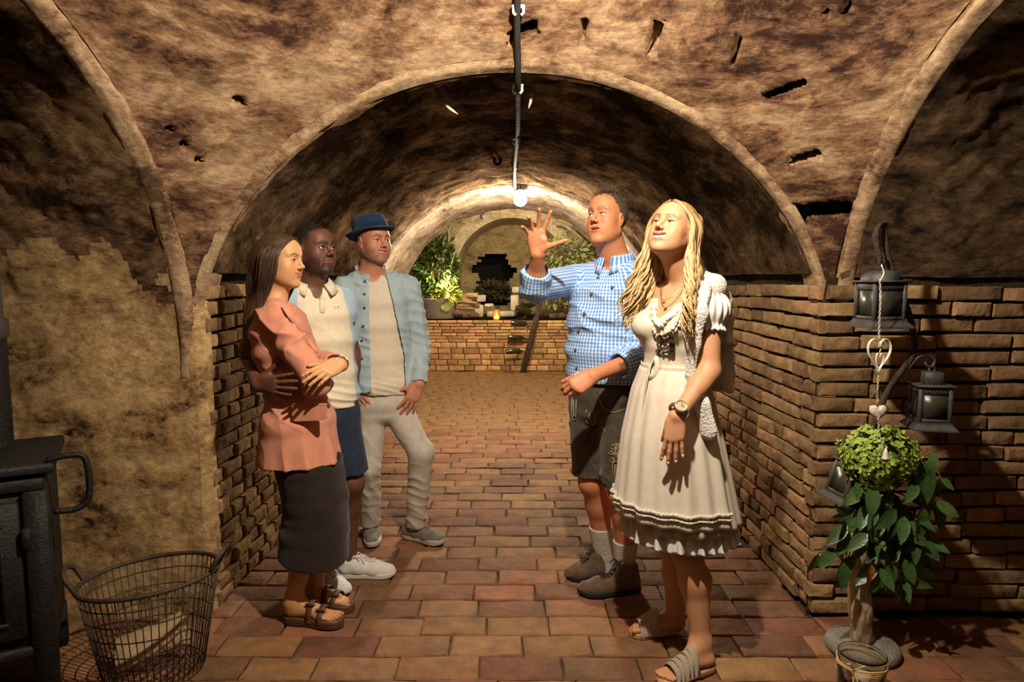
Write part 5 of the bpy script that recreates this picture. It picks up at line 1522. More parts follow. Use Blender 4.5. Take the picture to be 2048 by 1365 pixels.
    for i, (px, py) in enumerate(((1341,668),(1343,681),(1344,694),(1344,708),(1318,678),(1316,692),(1315,706))):
        p, _ = on_surface(BV, px, py); b = MB(); button(b, p-A_((0,.002,0)), A_((-.5,-1,.1)), .0085, .010); b.build('hook', dk, bo)
    b = MB(); zz = [(1341,670),(1317,680),(1343,684),(1316,694),(1344,697),(1315,708),(1344,710)]; pts = []
    for (a, c_) in zip(zz, zz[1:]):
        for q in range(4): p, _ = on_surface(BV, a[0]+(c_[0]-a[0])*q/4, a[1]+(c_[1]-a[1])*q/4); pts.append(Vector(p)+Vector((0,-.006,0)))
    b.tube(pts, .0035, 6, flat=.5); b.build('lacing', bod, bo)
    b = MB(); pts = []
    for (a, c_) in zip([(1305,672),(1312,684),(1322,690),(1336,686),(1343,672)], [(1312,684),(1322,690),(1336,686),(1343,672)]):
        for q in range(4): p, _ = on_surface(BV, a[0]+(c_[0]-a[0])*q/4, a[1]+(c_[1]-a[1])*q/4); pts.append(Vector(p)+Vector((0,-.010,0)))
    b.tube(pts, .0022, 5)
    for q in (5,8,11): b.lathe([(.001,.012),(.005,.008),(.006,.0),(.004,-.010),(.001,-.013)], 8, pts[q]-Vector((0,.002,.014)))
    b.build('charm_chain', SILVER, bo)
    # puff sleeves
    for s in 'LR':
        a, e = A_(J['sh'+s]), A_(J['el'+s]); d = (e-a)/np.linalg.norm(e-a)
        S = SDF(*bounds([a, a+d*.16], .11), .0042)
        S.ell(a+d*.035, (.073,.073,.070), None, .01); S.cone(a+d*.06, a+d*.092, .062, .050, .015); S.cone(a+d*.095, a+d*.118, .050, .060, .006)
        S.cut(a+d*.116, d)
        VQ = S.surf(); V = smooth_mesh(VQ[0], VQ[1], 1)
        e1 = np.cross(d, [0,1,0]); e1 /= np.linalg.norm(e1); e2 = np.cross(d, e1); q = V-a; th = np.arctan2(q@e2, q@e1); hh = q@d
        nn = vnormals(V, VQ[1]); V = V+nn*((.0042*np.sin(20*th+2*np.sin(2*th)))*np.clip(.3+np.abs(hh-.085)/.04, .3, 1.2))[:,None]
        sobj('puff_sleeve', (V, VQ[1]), white, t)
    # skirt, apron, petticoat
    sk = cloth('cream_skirt', (.48,.40,.30), rough=.6, var=.06, bump=.02); ap = cloth('cream_apron', (.58,.51,.41), rough=.5, var=.06, spec=.4, bump=.02)
    wc = A_(W(1346,735,2.45)); mid = A_(W(1346,870,2.45)); hm_ = A_(W(1355,1035,2.45)); 
    K = [(wc,.118,.092,.004), (A_(W(1346,780,2.45)),.150,.125,.018), (mid,.185,.165,.030), (A_(W(1350,960,2.45)),.212,.195,.036), (hm_,.232,.212,.040)]
    skirt_loft('skirt', sk, t, lvl_interp(K, 30), ax, 220, npl=22, seed=3)
    K2 = [(a, b+.004, c+.004, d*.8) for a, b, c, d in K]; ah = A_(W(1352,1018,2.45)); K2[-1] = (ah,.236,.218,.032)
    apo = skirt_loft('apron', ap, t, lvl_interp(K2, 30), ax, 150, npl=19, th0=-1.55, th1=1.50, seed=8, off=.012)
    LK = lvl_interp(K2, 30)
    for (j, nm_, tw) in ((25.6,'apron_trim',.007),(26.7,'apron_trim',.004)):
        i = int(j); u = j-i; c = LK[i][0]*(1-u)+LK[i+1][0]*u; pts = []
        for q in range(121):
            th = -1.55+3.05*q/120; rg_ = random.Random(8); ph = [rg_.uniform(0,6.28) for _ in range(4)]
            w_ = math.sin(19*th+.6*math.sin(3*th+ph[0]))+.5*math.sin(19*.53*th+ph[1]); pl = LK[i][3]*(1-u)+LK[i+1][3]*u; k = 1+pl*w_
            rw = LK[i][1]*(1-u)+LK[i+1][1]*u+.020; rd = LK[i][2]*(1-u)+LK[i+1][2]*u+.020
            pts.append(Vector(c+ax*(rw*k*math.sin(th))+f*(rd*k*math.cos(th))))
        MB().tube(pts, [tw*(1+.25*math.sin(i*2.4)) for i in range(len(pts))], 6).build(nm_, cloth('cream_braid', (.62,.56,.44), bump=.5, bscale=150), apo)
    P3 = [(A_(W(1352,980,2.45)),.200,.185,.03), (A_(W(1355,1040,2.45)),.215,.198,.04), (A_(W(1357,1066,2.45)),.226,.208,.055)]
    skirt_loft('petticoat', white, t, lvl_interp(P3, 12), ax, 240, npl=34, seed=12, hemwave=.006)
    # waist sash and bow
    b = MB(); V2 = []
    for z in (-.022,-.012,0,.012,.022):
        for k in range(60):
            th = 2*math.pi*k/60; e = 1+.004*math.sin(z*300); V2.append(wc+ax*(.126*e*math.sin(th))+f*(.100*e*math.cos(th))+A_((0,0,z-.004)))
    b.add(V2, [(i*60+k, i*60+(k+1)%60, (i+1)*60+(k+1)%60, (i+1)*60+k) for i in range(4) for k in range(60)])
    sa = b.build('waist_sash', bod, t); so = sa.modifiers.new('thickness', 'SOLIDIFY'); so.thickness = .004; so.offset = 1
    bp = A_(W(1302,728,2.40)); b = MB()
    b.tube(bezier([bp, bp+A_((.012,-.02,.025)), bp+A_((.018,-.03,-.005)), bp+A_((.008,-.03,-.040)), bp+A_((-.012,-.02,-.045)), bp+A_((-.008,-.01,-.012)), bp], 6), .011, 8, flat=.25, twist=(0,1,0))
    b.tube(bezier([bp, bp+A_((-.018,-.02,-.05)), bp+A_((-.03,-.02,-.14)), bp+A_((-.045,-.01,-.22))], 6), [.006]*6+[.011]*13, 8, flat=.25, twist=(0,1,0))
    b.build('apron_bow', bod, t)
    # knit cardigan over the shoulders
    kn = mat('white_cable_knit', (.62,.585,.515), .95, var=.10, scale=40, bump=.8, bscale=120, sheen=.2)
    S = SDF(*bounds([J['shR'],J['shL'],nk,W(1440,790,2.4),W(1415,860,2.3)], .14), .0055)
    # cape over the near shoulder and across the back
    bk = -f
    S.cone(nk+bk*.075+A_((0,0,.012)), A_(J['shL'])+A_((.02,0,.050)), .040, .036, .04, flat=(f,.8))
    S.cone(nk+bk*.075+A_((0,0,.012)), A_(J['shR'])+A_((0,.02,.040)), .040, .034, .04)
    S.cone(A_(J['shL'])+A_((.015,.0,.045)), A_(J['shL'])+A_((.055,.03,-.01)), .036, .030, .04)
    S.loft([lv(1385,585,2.50,.145,.030,ax), lv(1392,680,2.53,.14,.028,ax), lv(1396,770,2.55,.13,.025,ax)], .03)
    # front drape along the bodice, inside the arm
    S.chain([A_(J['shL'])+A_((-.035,-.035,.035)), A_(W(1397,625,2.28)), A_(W(1386,690,2.30)), A_(W(1380,750,2.31))], (.036,.032,.026,.020), .02, flat=(f,.55))
    # sleeve ends: one hanging behind the shoulder, one in front of the skirt
    S.chain([A_(J['shL'])+A_((.055,.03,-.01)), A_(W(1456,640,2.44)), A_(W(1459,710,2.45)), A_(W(1460,782,2.45))], (.030,.021,.019,.018), .015, flat=((0,1,0),.6))
    S.chain([A_(W(1388,760,2.30)), A_(W(1404,810,2.26)), A_(W(1416,862,2.25))], (.024,.030,.036), .015, flat=(f,.5))
    S.cut(W(1460,786,2.45), (0,0,-1)) if False else None
    S.cone(h.P(0,-.01,-.08), nk+A_((0,0,-.02)), .062, .066, .01, 's')
    VQ = S.surf(); V = smooth_mesh(VQ[0], VQ[1], 1); nn = vnormals(V, VQ[1])
    V = V+nn*(.0011*np.sin(V[:,2]*420+V[:,0]*90)*np.sin(V[:,0]*330+V[:,1]*260))[:,None]; V = folds(V, VQ[1], [((.9,.5,.2), .05, .0045, .6)], 55)
    sobj('cardigan', (V, VQ[1]), kn, t)
    # watch
    w0 = A_(J['wrL'])+A_((.006,.004,.018)); d = A_(J['elL'])-A_(J['wrL']); d /= np.linalg.norm(d); a1 = A_((-.45,-.85,-.1)); a1 = a1-d*a1.dot(d); a1 /= np.linalg.norm(a1); a2 = np.cross(d, a1)
    wt = bpy.data.objects.new('wrist_watch', None); COL.objects.link(wt); wt.parent = t; wt.matrix_parent_inverse = Matrix.Translation(-Vector(t.location))
    MB().tube([Vector(w0+a1*.030*math.cos(a)+a2*.034*math.sin(a)) for a in np.linspace(0,2*math.pi,25)], .010, 8, flat=.3, twist=d).build('bracelet', SILVER, wt)
    Mx = Matrix(np.stack([a2, d, a1], 1).tolist())
    MB().lathe([(.001,0),(.021,0),(.022,.004),(.021,.010),(.018,.011),(.0175,.009)], 24, Vector(w0+a1*.030), Mx).build('case', SILVER, wt)
    MB().lathe([(.0005,.0092),(.0178,.0092)], 20, Vector(w0+a1*.030), Mx).build('dial', mat('champagne_dial', (.55,.45,.28), .3, .5, bump=0), wt)
    b = MB(); c0 = Vector(w0+a1*.0402); b.tube([c0, c0+Vector(a2*.010+d*.004)], .0008, 4); b.tube([c0, c0+Vector(-a2*.003+d*.013)], .0007, 4); b.build('hands', mat('pupil', (.01,.01,.01)), wt)
    # necklace
    b = MB(); pts = bezier([nk+ax*.06+A_((0,0,.03)), nk+ax*.045+f*.075+A_((0,0,-.03)), nk+f*.115+A_((0,0,-.075)), nk-ax*.045+f*.075+A_((0,0,-.03)), nk-ax*.06+A_((0,0,.03))], 8)
    b.tube(pts, .0014, 5); b.lathe([(.001,.008),(.006,.004),(.007,-.003),(.001,-.008)], 8, pts[16]-Vector((0,.004,.008))); b.build('necklace', GOLD, t)
    # mules with jewelled straps
    mu = mat('tan_footbed', (.42,.24,.12), .6, var=.15); gl = mat('glitter_strap', (.74,.64,.48), .35, .25, var=.3, scale=300, bump=.8, bscale=400)
    for (a, b_) in ((fl,tl),(fr_,tr)):
        P, ff, sd, L = shoe_frame(a, b_); st = bpy.data.objects.new('slide_sandal', None); COL.objects.link(st); st.parent = t; st.matrix_parent_inverse = Matrix.Translation(-Vector(t.location))
        cl = bezier([(a_,b2,0) for a_,b2 in ((-.02,.0),(.02,-.024),(.2,-.031),(.5,-.032),(.75,-.042),(.95,-.034),(1.05,-.006),(1.04,.012),(.95,.034),(.75,.042),(.5,.032),(.2,.031),(.02,.024),(-.02,.0))], 4)[:-1]
        n = len(cl); Vv = [P(p.x,p.y*g,zz) for zz, g in ((0,.96),(.004,1),(.018,1.02),(.024,.98)) for p in cl]
        MB().add(Vv, [(q*n+i, q*n+(i+1)%n, (q+1)*n+(i+1)%n, (q+1)*n+i) for q in range(3) for i in range(n)]+[tuple(range(n-1,-1,-1)), tuple(range(3*n,4*n))]).build('sole', mu, st)
        for (c, hg, w_, wd2) in ((.44,.076,.036,.026),(.53,.068,.038,.020),(.62,.058,.040,.024),(.71,.050,.042,.018),(.79,.042,.041,.020)):
            arc = [P(c-.01*math.cos(th), w_*1.06*math.cos(th), .016+hg*1.16*math.sin(th)**.75) for th in np.linspace(0, math.pi, 13)]; V2 = []
            for (da, th_) in ((-.5,0),(-.5,.004),(.5,.004),(.5,0)):
                for p in arc: V2.append(p+ff*da*wd2+A_((0,0,th_-.2*da*wd2)))
            m = len(arc); MB().add(V2, [(q*m+i, q*m+i+1, ((q+1)%4)*m+i+1, ((q+1)%4)*m+i) for q in range(4) for i in range(m-1)]).build('strap', gl, st)
    # hair
    hmt = mat('blond_hair', (1,1,1), .40, attr='Col', var=.50, scale=9, bump=.12, bscale=50, stretch=(8,8,.9), spec=.45)
    rg = random.Random(14); paths = []
    upw = A_((0,0,1))
    for i in range(330):
        s = rg.random()**.75; sg = -1 if rg.random() < .62 else 1; lay = rg.uniform(0,.012)
        y0 = -.085+.155*s; z0 = .112-.7*max(0,y0-.02)**1.3 - .9*max(0,-y0-.03)**1.6
        xs = .040+.050*min(1, s*1.5+.15)
        q = [h.P(sg*.008, y0, z0+.004), h.P(sg*.048, -.090+.150*s, .092-.012*s+lay*.4), h.P(sg*(xs+lay), -.112+.150*s, .025), h.P(sg*(xs+.006+lay), -.115+.138*s, -.055)]
        base = A_(q[-1]); outw = h.M[:,0]*sg
        tip = .31-.06*(1-s)+rg.uniform(-.07,.04)
        dn = A_((0,0,-1.0)); fw = f*(.055*s) 
        for k, g in enumerate((.30*tip,.56*tip,.80*tip,tip)):
            wob = .016*math.sin(k*2.2+i*.9)*(1 if k else .5)
            q.append(base+dn*g+fw*(k+1)*.40+outw*(.012*k+.010+wob*.6)+f*wob*.7)
        pth = bezier([Vector(x) for x in q], 5); ph = rg.choice((0,.9,1.9,3.1,4.4))+rg.uniform(-.35,.35)
        m = len(pth)
        paths.append([p+Vector(outw*(math.sin(k*.62+ph)*.034*max(0,k/m-.28)*(1.35-.8*k/m)))+Vector(f*(math.cos(k*.62+ph)*.026*max(0,k/m-.28)*(1.35-.8*k/m))) for k, p in enumerate(pth)])
    S = SDF(h.c-.24, h.c+.2, .006)
    S.ell(h.P(0,-.016,.030), (.083*.93,.106*.93,.097*.93), h.M, .01)
    c1 = h.P(0,-.06,-.02); S.chain([c1, c1+A_((.02,.02,-.10)), c1+A_((.03,.03,-.19))], (.072,.062,.05), .03)
    S.cut(h.P(0,.052,.07), h.M @ A_((0,1,-.50))); S.wedge(h.P(0,.004,0), h.M @ A_((0,1,0)), h.M @ A_((0,0,-1)))
    hair = sobj('hair', S.surf(), hmt, t)
    hs_ = strands(paths, .0072).build('hair_strands', hmt, hair)
    def omb(V):
        w = np.clip((h.c[2]+.10-V[:,2])/.22, 0, 1)[:,None]; return A_((.30,.19,.075))*(1-w)+A_((.46,.31,.14))*w
    hair_cols(hair, omb); hair_cols(hs_, omb)
    return t
person_blazer(); person_polo(); person_hat(); person_guide(); person_dirndl()
# ================================================================ THINGS
GLASS = mat('clear_glass', (.9,.92,.9), .05, trans=1.0, var=0, bump=0, spec=.5)
def smoke_glass():
    return mat('dusty_pane', (.055,.050,.034), .30, var=.3, scale=30, bump=.05, trans=.35, spec=.5)
RUST = mat('rusty_iron', (.055,.038,.028), .75, .4, var=.4, scale=40, bump=.4)
ZINC = mat('weathered_zinc', (.075,.068,.062), .6, .45, var=.35, scale=30, bump=.04)
BARK = mat('birch_bark', (.48,.36,.24), .9, var=.3, scale=18, bump=.6, bscale=40, stretch=(1,1,.4), spots=(.16,.09,.05), spot_scale=12, spot_lo=.52, spot_hi=.64)
WOODC = mat('split_wood', (.42,.27,.13), .85, var=.3, scale=20, bump=.3, stretch=(1,1,1))
LOGBARK = mat('log_bark', (.15,.095,.06), .95, var=.4, scale=25, bump=.7)
STONE = mat('grey_stone', (.20,.175,.15), .9, var=.3, scale=25, bump=.4)

# ---- cable along the vault crown, with clips
t = thing('ceiling_cable', 'black cable running along the vault crown with white clips', 'cable', (.03, 2.7, 2.3))
pts = [Vector((.02, y, sail_z(.02, y)-.030)) for y in np.linspace(1.0, 2.62, 14)] + [Vector((.024,2.69,2.335)), Vector((.025,2.76,2.262))]
pts += [Vector((.025+.006*math.sin(y*2.2), y, EZ+TB-.026-.006*math.sin(y*3.1)**2)) for y in np.linspace(2.95, 6.0, 14)]
MB().tube(pts, .0125, 8).build('sheath', mat('cable_rubber', (.02,.018,.016), .85, var=.2), t)
for (y, z) in ((2.545, None), (2.86, 2.262), (3.9, 2.262), (4.9, 2.262)):
    z = z if z else sail_z(.02, y)-.03
    b = MB(); b.box((.024, y, z+.012), (.05,.022,.012), bev=.003)
    for sx in (-1,1): b.tube([(.024+sx*.018, y, z+.014), (.024+sx*.019, y-.002, z-.010), (.024+sx*.010, y-.004, z-.020)], .006, 6)
    b.build('clip', PLASTIC, t)
t = thing('hanging_hook', 'small black iron loop hanging under the tunnel crown', 'hook', (-.105, 4.6, 2.2))
c = W(995, 322, 4.6)
b = MB(); b.tube([c+Vector((0,0,.13)), c+Vector((0,0,.04))], .006, 6); b.tube([c+Vector((.022*math.sin(a),0,.03*math.cos(a)+.005)) for a in np.linspace(0,6.28,14)], .011, 6); b.build('iron_loop', IRON, t)
t = thing('iron_spike', 'rusty iron spike sticking out of the vault above the brown-haired visitor', 'spike', W(596,342,2.95))
b = MB(); a0, a1 = W(568,326,2.84), W(606,352,3.15); b.tube([a0, a1], [.007,.004], 6); b.lathe([(.001,.006),(.012,.005),(.013,-.003),(.001,-.006)], 8, a0); b.build('shaft', RUST, t)
flk = mat('peeled_lime', (.62,.52,.40), .9, var=.15)
for (pp, y) in (([(886,196),(895,208),(906,217),(916,224)], 3.06), ([(1064,183),(1062,197),(1057,213)], 3.02)):
    b = MB(); P_ = bezier([W(x,yy,y)+Vector((0,0,-.01)) for x, yy in pp], 5); b.tube(P_, [.002+.007*math.sin(math.pi*i/(len(P_)-1)) for i in range(len(P_))], 6, flat=.4); b.build('plaster_flake', flk, ov)

# ---- stove
t = thing('stove', 'black cast-iron stove with a rail handle at the picture edge', 'stove', (-1.75, 2.15, 0))
CI = mat('cast_iron', (.022,.020,.019), .6, .5, var=.35, scale=18, bump=.25)
c0 = G(118, 1392); fx = Vector((-.86,-.51,0)).normalized(); fn = Vector((.51,-.86,0)).normalized(); up = Vector((0,0,1))
SM = Matrix([[fx.x,-fn.x,0],[fx.y,-fn.y,0],[0,0,1]])         # x along the front (to the side away from us), y into the stove
def sb(b, x0, x1, y0, y1, z0, z1, bev=.006):
    b.box(c0 + SM @ Vector(((x0+x1)/2,(y0+y1)/2,(z0+z1)/2)), (x1-x0,y1-y0,z1-z0), SM, bev); return b
sb(MB(), 0, .62, .02, .42, .16, .80).build('body', CI, t)
sb(MB(), -.03, .65, -.02, .45, .80, .835).build('top_plate', CI, t)
sb(MB(), 0, .62, .0, .02, .74, .79).build('front_rail', CI, t); sb(MB(), 0, .62, -.002, .02, .16, .20).build('front_rail', CI, t)
d = sb(MB(), .075, .58, -.006, .02, .235, .71).build('door', CI, t)
b = MB(); sb(b, .12, .54, -.018, -.006, .29, .305, .003); sb(b, .12, .54, -.018, -.006, .63, .645, .003); sb(b, .12, .135, -.018, -.006, .305, .63, .003); sb(b, .525, .54, -.018, -.006, .305, .63, .003); b.build('panel_moulding', CI, d)
b = MB(); sb(b, .045, .07, -.03, .0, .55, .62, .004); b.build('hinge', CI, d)
for (x, y) in ((.0,.0),(.55,.0),(.0,.36),(.55,.36)): sb(MB(), x-.005, x+.065, y-.005, y+.065, .0, .74 if y == 0 and x == 0 else .17).build('leg', CI, t)
b = MB(); hp = c0 + SM @ Vector((-.02,-.0,.70)); e = -fx
b.tube(bezier([hp+up*.14-e*.01, hp+up*.15+e*.05, hp+up*.13+e*.10, hp+up*.0+e*.105, hp-up*.04+e*.07, hp-up*.04+e*.0], 6), .011, 8); b.build('rail_handle', CI, t)
t = thing('stove_pipe', 'dark sheet-metal stove pipe rising beside the plastered wall', 'pipe', (-1.9,2.45,.8))
pc = W(-28, 800, 2.38); pc.z = .835
MB().lathe([(.075,0),(.075,.42)], 24, pc).build('flue', CI, t)
MB().lathe([(.075,.40),(.085,.41),(.085,.47),(.07,.48),(.0705,2.4)], 24, pc).build('collar', mat('dull_steel', (.10,.09,.08), .5, .6, var=.3), t)

# ---- wire basket with a log
bc = G(300, 1352); bc = Vector((bc.x, bc.y+.03, 0))
t = thing('wire_basket', 'tall oval rusty wire basket on the brick floor by the plastered wall', 'basket', bc)
WIRE = mat('rusty_wire', (.075,.055,.040), .6, .5, var=.35, scale=60, bump=.2)
def bk(th, z):
    k = z/.37; rx = .175+.068*k; ry = .135+.055*k
    return bc + Vector((rx*math.cos(th), ry*math.sin(th), z + .025*k*math.cos(th)))
b = MB()
for i in range(54):
    th = 2*math.pi*i/54; b.tube([bk(th, .02), bk(th, .19), bk(th, .37)], .0021, 5)
b.build('upright_wires', WIRE, t)['kind'] = 'stuff'
for z in (.02,.08,.14,.20,.26,.32): MB().tube([bk(a, z) for a in np.linspace(0, 2*math.pi, 41)], .0028, 5).build('hoop', WIRE, t)
MB().tube([bk(a, .37) for a in np.linspace(0, 2*math.pi, 49)], .0085, 8).build('rim', WIRE, t)
for th in (math.pi*1.08, .10):
    p0, p1 = bk(th-.28, .37), bk(th+.28, .37); o = Vector((math.cos(th), math.sin(th), 0))
    MB().tube(bezier([p0, p0+o*.03+up*.055, (p0+p1)/2+o*.045+up*.075, p1+o*.03+up*.055, p1], 5), .009, 8).build('handle', WIRE, t)
b = MB()
for i in range(-4,5): b.tube([bc+Vector((i*.036,-.128*math.sqrt(1-(i/5)**2),.02)), bc+Vector((i*.036,.128*math.sqrt(1-(i/5)**2),.02))], .002, 5)
b.build('base_wires', WIRE, t)['kind'] = 'stuff'
def log(name, label, a, b_, r, seed, group=None, bark=LOGBARK, wood=WOODC, split=False):
    a, b_ = Vector(a), Vector(b_); rg = random.Random(seed); d = (b_-a).normalized(); s = d.orthogonal().normalized(); e = d.cross(s)
    ph = rg.uniform(0, 6.28); t = thing(name, label, 'firewood', (a+b_)/2, group)
    n = 14; prof = []
    for k in range(n):
        th = 2*math.pi*k/n; rr = r*(1+.06*math.sin(3*th+ph)+rg.uniform(-.03,.03))
        if split and math.cos(th-ph) > .1: rr = r*.1/max(.1, math.cos(th-ph))*1.2
        prof.append((rr, th))
    V = [p + (s*math.cos(th)+e*math.sin(th))*rr*(1+.05*math.sin(i*2+ph)) for i, p in enumerate([a, a.lerp(b_,.33), a.lerp(b_,.66), b_]) for rr, th in prof]
    F = [(i*n+k, i*n+(k+1)%n, (i+1)*n+(k+1)%n, (i+1)*n+k) for i in range(3) for k in range(n)]
    MB().add(V, F).build('bark', wood if split else bark, t)
    MB().add(V[:n], [tuple(range(n-1,-1,-1))]).build('cut_face', wood, t, smooth=False); MB().add(V[3*n:], [tuple(range(n))]).build('cut_face', wood, t, smooth=False)
    return t
log('firewood_log', 'pale split log lying inside the wire basket', bc+Vector((-.12,-.03,.075)), bc+Vector((.10,.02,.155)), .060, 3, wood=mat('pale_wood', (.38,.26,.14), .85, var=.25, scale=20, bump=.2), split=True)

# ---- stand with lanterns beside the tunnel mouth
YS = 2.40
base = G(1724, 1302); base = Vector((base.x, base.y, 0))
st = thing('lantern_stand', 'rustic stand of a birch trunk on a round stone with a forked iron branch', 'stand', base)
MB().lathe([(.001,0),(.128,0),(.135,.012),(.133,.030),(.12,.042),(.03,.046),(.001,.046)], 32, base).build('stone_foot', STONE, st)
tp = [base+Vector((0,0,.04)), W(1722,1240,base.y), W(1718,1170,base.y), W(1712,1105,base.y-.01), W(1716,1060,base.y)]
MB().tube(bezier(tp, 4), [.044,.043,.041,.040,.042,.046,.044,.041,.040,.042,.044,.043,.040,.040,.039,.038,.037], 14).build('trunk', BARK, st)
rod = [W(1716,1075,base.y), W(1722,980,YS), W(1738,880,YS), W(1764,807,YS), W(1792,757,YS), W(1819,722,YS), W(1829,690,YS), W(1822,645,YS), W(1811,610,YS), W(1795,575,YS), W(1780,530,YS), W(1771,490,YS), W(1768,455,YS), W(1771,443,YS)]
MB().tube(bezier(rod, 4), .0115, 8).build('iron_branch', RUST, st)
hk = [W(1815,738,YS), W(1828,722,YS), W(1842,712,YS), W(1858,712,YS), W(1869,721,YS), W(1865,733,YS), W(1855,733,YS), W(1850,725,YS)]
MB().tube(bezier(hk, 4), [.0095-.0002*i for i in range(29)], 8).build('scroll_hook', ZINC, st)
MB().tube(bezier([W(1773,447,YS), W(1762,448,YS-.02), W(1753,462,YS-.03), W(1752,480,YS-.03), W(1757,505,YS-.03), W(1762,525,YS-.03)], 4), [.006,.006,.007,.007,.008,.008,.009,.010,.011,.011,.012,.012,.011,.011,.010,.010,.009,.009,.008,.007,.007], 8).build('iron_leaf', RUST, st)
MB().tube([W(1763,520,YS-.03)+Vector((.009*math.cos(a),0,.020*math.sin(a))) for a in np.linspace(0,6.28,12)], .006, 6).build('ring', RUST, st)
def lantern(label, c, w, h, rot=None, roof='arch', ring=True):
    """c: centre of the base; w body width; h body height"""
    M = (rot or Matrix.Identity(3)); c = Vector(c)
    t = thing('lantern', label, 'lantern', c, 'metal lanterns on the stand')
    def B(b, p, d, bev=.002): b.box(c + M @ Vector(p), d, M, bev); return b
    b = MB(); n = [(w*.66, 0), (w*.66,.006), (w*.52,.024), (w*.52,.030)]
    V = []
    for (r_, z) in n:
        for (sx, sy) in ((-1,-1),(1,-1),(1,1),(-1,1)): V.append(c + M @ Vector((sx*r_, sy*r_, z)))
    b.add(V, [(i*4+k, i*4+(k+1)%4, (i+1)*4+(k+1)%4, (i+1)*4+k) for i in range(3) for k in range(4)]+[(3,2,1,0),(12,13,14,15)]); b.build('base', ZINC, t, smooth=False)
    for (sx, sy) in ((-1,-1),(1,-1),(1,1),(-1,1)): B(MB(), (sx*(w*.5-.007), sy*(w*.5-.007), .03+h/2), (.014,.014,h)).build('corner_post', ZINC, t)
    for (sx, sy, ax_) in ((0,-1,0),(1,0,1),(0,1,0),(-1,0,1)):
        B(MB(), (sx*(w*.5-.006), sy*(w*.5-.006), .03+h*.45), (w-.02 if ax_ == 0 else .002, .002 if ax_ == 0 else w-.02, h*.80), 0).build('pane', smoke_glass(), t)
        fr = B(MB(), (sx*(w*.5-.004), sy*(w*.5-.004), .03+h*.90), (w-.01 if ax_ == 0 else .004, .004 if ax_ == 0 else w-.01, h*.2)).build('upper_frame', ZINC, t); B(MB(), (sx*(w*.5-.004), sy*(w*.5-.004), .03+h*.05), (w-.01 if ax_ == 0 else .004, .004 if ax_ == 0 else w-.01, h*.1)).build('lower_frame', ZINC, t)
        if ax_ == 0 and sy < 0:
            b = MB()
            for q in range(9):
                for k in (0,1): b.lathe([(.0005,.0),(.0026,.0),(.0026,-.002)], 6, c + M @ Vector((-w*.42+q*w*.105+(w*.05 if k else 0), -w*.5-.0002-.002*0, .03+h*.86+k*h*.07)), M @ Matrix.Rotation(R(90), 3, 'X'))
            b.build('piercing', mat('soot', (.006,.005,.005), .9), fr)
    zt = .03+h
    B(MB(), (0,0,zt+.004), (w*1.14,w*1.14,.008)).build('top_plate', ZINC, t)
    if roof == 'arch':
        b = MB(); V = []
        for k in range(11):
            a = math.pi*k/10
            for y in (-.40,.40): V.append(c + M @ Vector((w*.40*math.cos(a), y*w, zt+.008+w*.30*math.sin(a))))
        b.add(V, [(2*k, 2*k+1, 2*k+3, 2*k+2) for k in range(10)]+[tuple(range(0,22,2)), tuple(range(21,0,-2))]); b.build('roof', ZINC, t)
        top = zt+.008+w*.30
    else:
        B(MB(), (0,0,zt+.008+w*.20), (w*.56,w*.56,w*.40), .003).build('chimney', ZINC, t); top = zt+.008+w*.40
    if ring: MB().tube([c + M @ Vector((.010*math.cos(a), 0, top+.010+.012*math.sin(a))) for a in np.linspace(0,6.28,12)], .0025, 6).build('ring', ZINC, t)
    MB().lathe([(.001,0),(.020,0),(.021,.002),(.021,.055),(.018,.058),(.001,.056)], 16, c + M @ Vector((0,0,.030)), M).build('candle', mat('old_wax', (.45,.36,.22), .5, var=.1), t)
    return t
s_ = YS/FPX
lantern('grey metal lantern with rounded roof hanging highest on the iron branch', W(1757,655,YS), .124, .135, Matrix.Rotation(R(4), 3, 'Z'))
lantern('grey metal lantern with square chimney hanging from the scroll hook', W(1857,856,YS), .112, .130, Matrix.Rotation(R(-14), 3, 'Z'), 'box')
MB().tube([W(1857,735,YS), W(1860,745,YS), W(1857,752,YS)], .003, 6).build('hook_link', ZINC, st)
lantern('tilted metal lantern half hidden behind leaves by the brick corner', W(1687,1008,2.46), .115, .125, Matrix.Rotation(R(18), 3, 'Y') @ Matrix.Rotation(R(12), 3, 'Z'), 'box', False)

# ---- hanging heart ornament
YH = 2.27
t = thing('heart_ornament', 'white chain with wire heart, padded heart and little bell in front of the lantern', 'ornament', W(1757,545,YH))
CH_ = mat('white_chain', (.62,.57,.48), .5, .2, var=.1); PAD = mat('cream_ceramic', (.66,.60,.50), .5, var=.12, scale=60, bump=.35, bscale=150)
def chain(pts, nm='chain'):
    P_ = bezier(pts, 14); b = MB(); L = 0; last = P_[0]; k = 0; acc = [P_[0]]
    for p in P_[1:]:
        if (p-last).length >= .0075: acc.append(p); last = p
    for i, p in enumerate(acc[:-1]):
        d = (acc[i+1]-p).normalized(); s = Vector((1,0,0)) if i % 2 else Vector((0,1,0))
        b.tube([p + d*(.0055*math.cos(a)+.004) + s*.0032*math.sin(a) for a in np.linspace(0,6.28,8)], .0012, 4)
    return b.build(nm, CH_, t)
MB().tube(bezier([W(1763,530,YH), W(1768,545,YH), W(1764,556,YH), W(1759,562,YH)], 4), .0028, 6).build('hook', CH_, t)
chain([W(1760,560,YH), W(1761,600,YH), W(1759,640,YH), W(1758,678,YH)])
def heart(px, py, w, hgt, y):
    out = []
    for a in np.linspace(0, 2*math.pi, 40):
        x = 16*math.sin(a)**3/16; z = (13*math.cos(a)-5*math.cos(2*a)-2*math.cos(3*a)-math.cos(4*a))/15
        out.append((x*w, z*hgt))
    c = W(px, py, y); return [c+Vector((x,0,z)) for x, z in out]
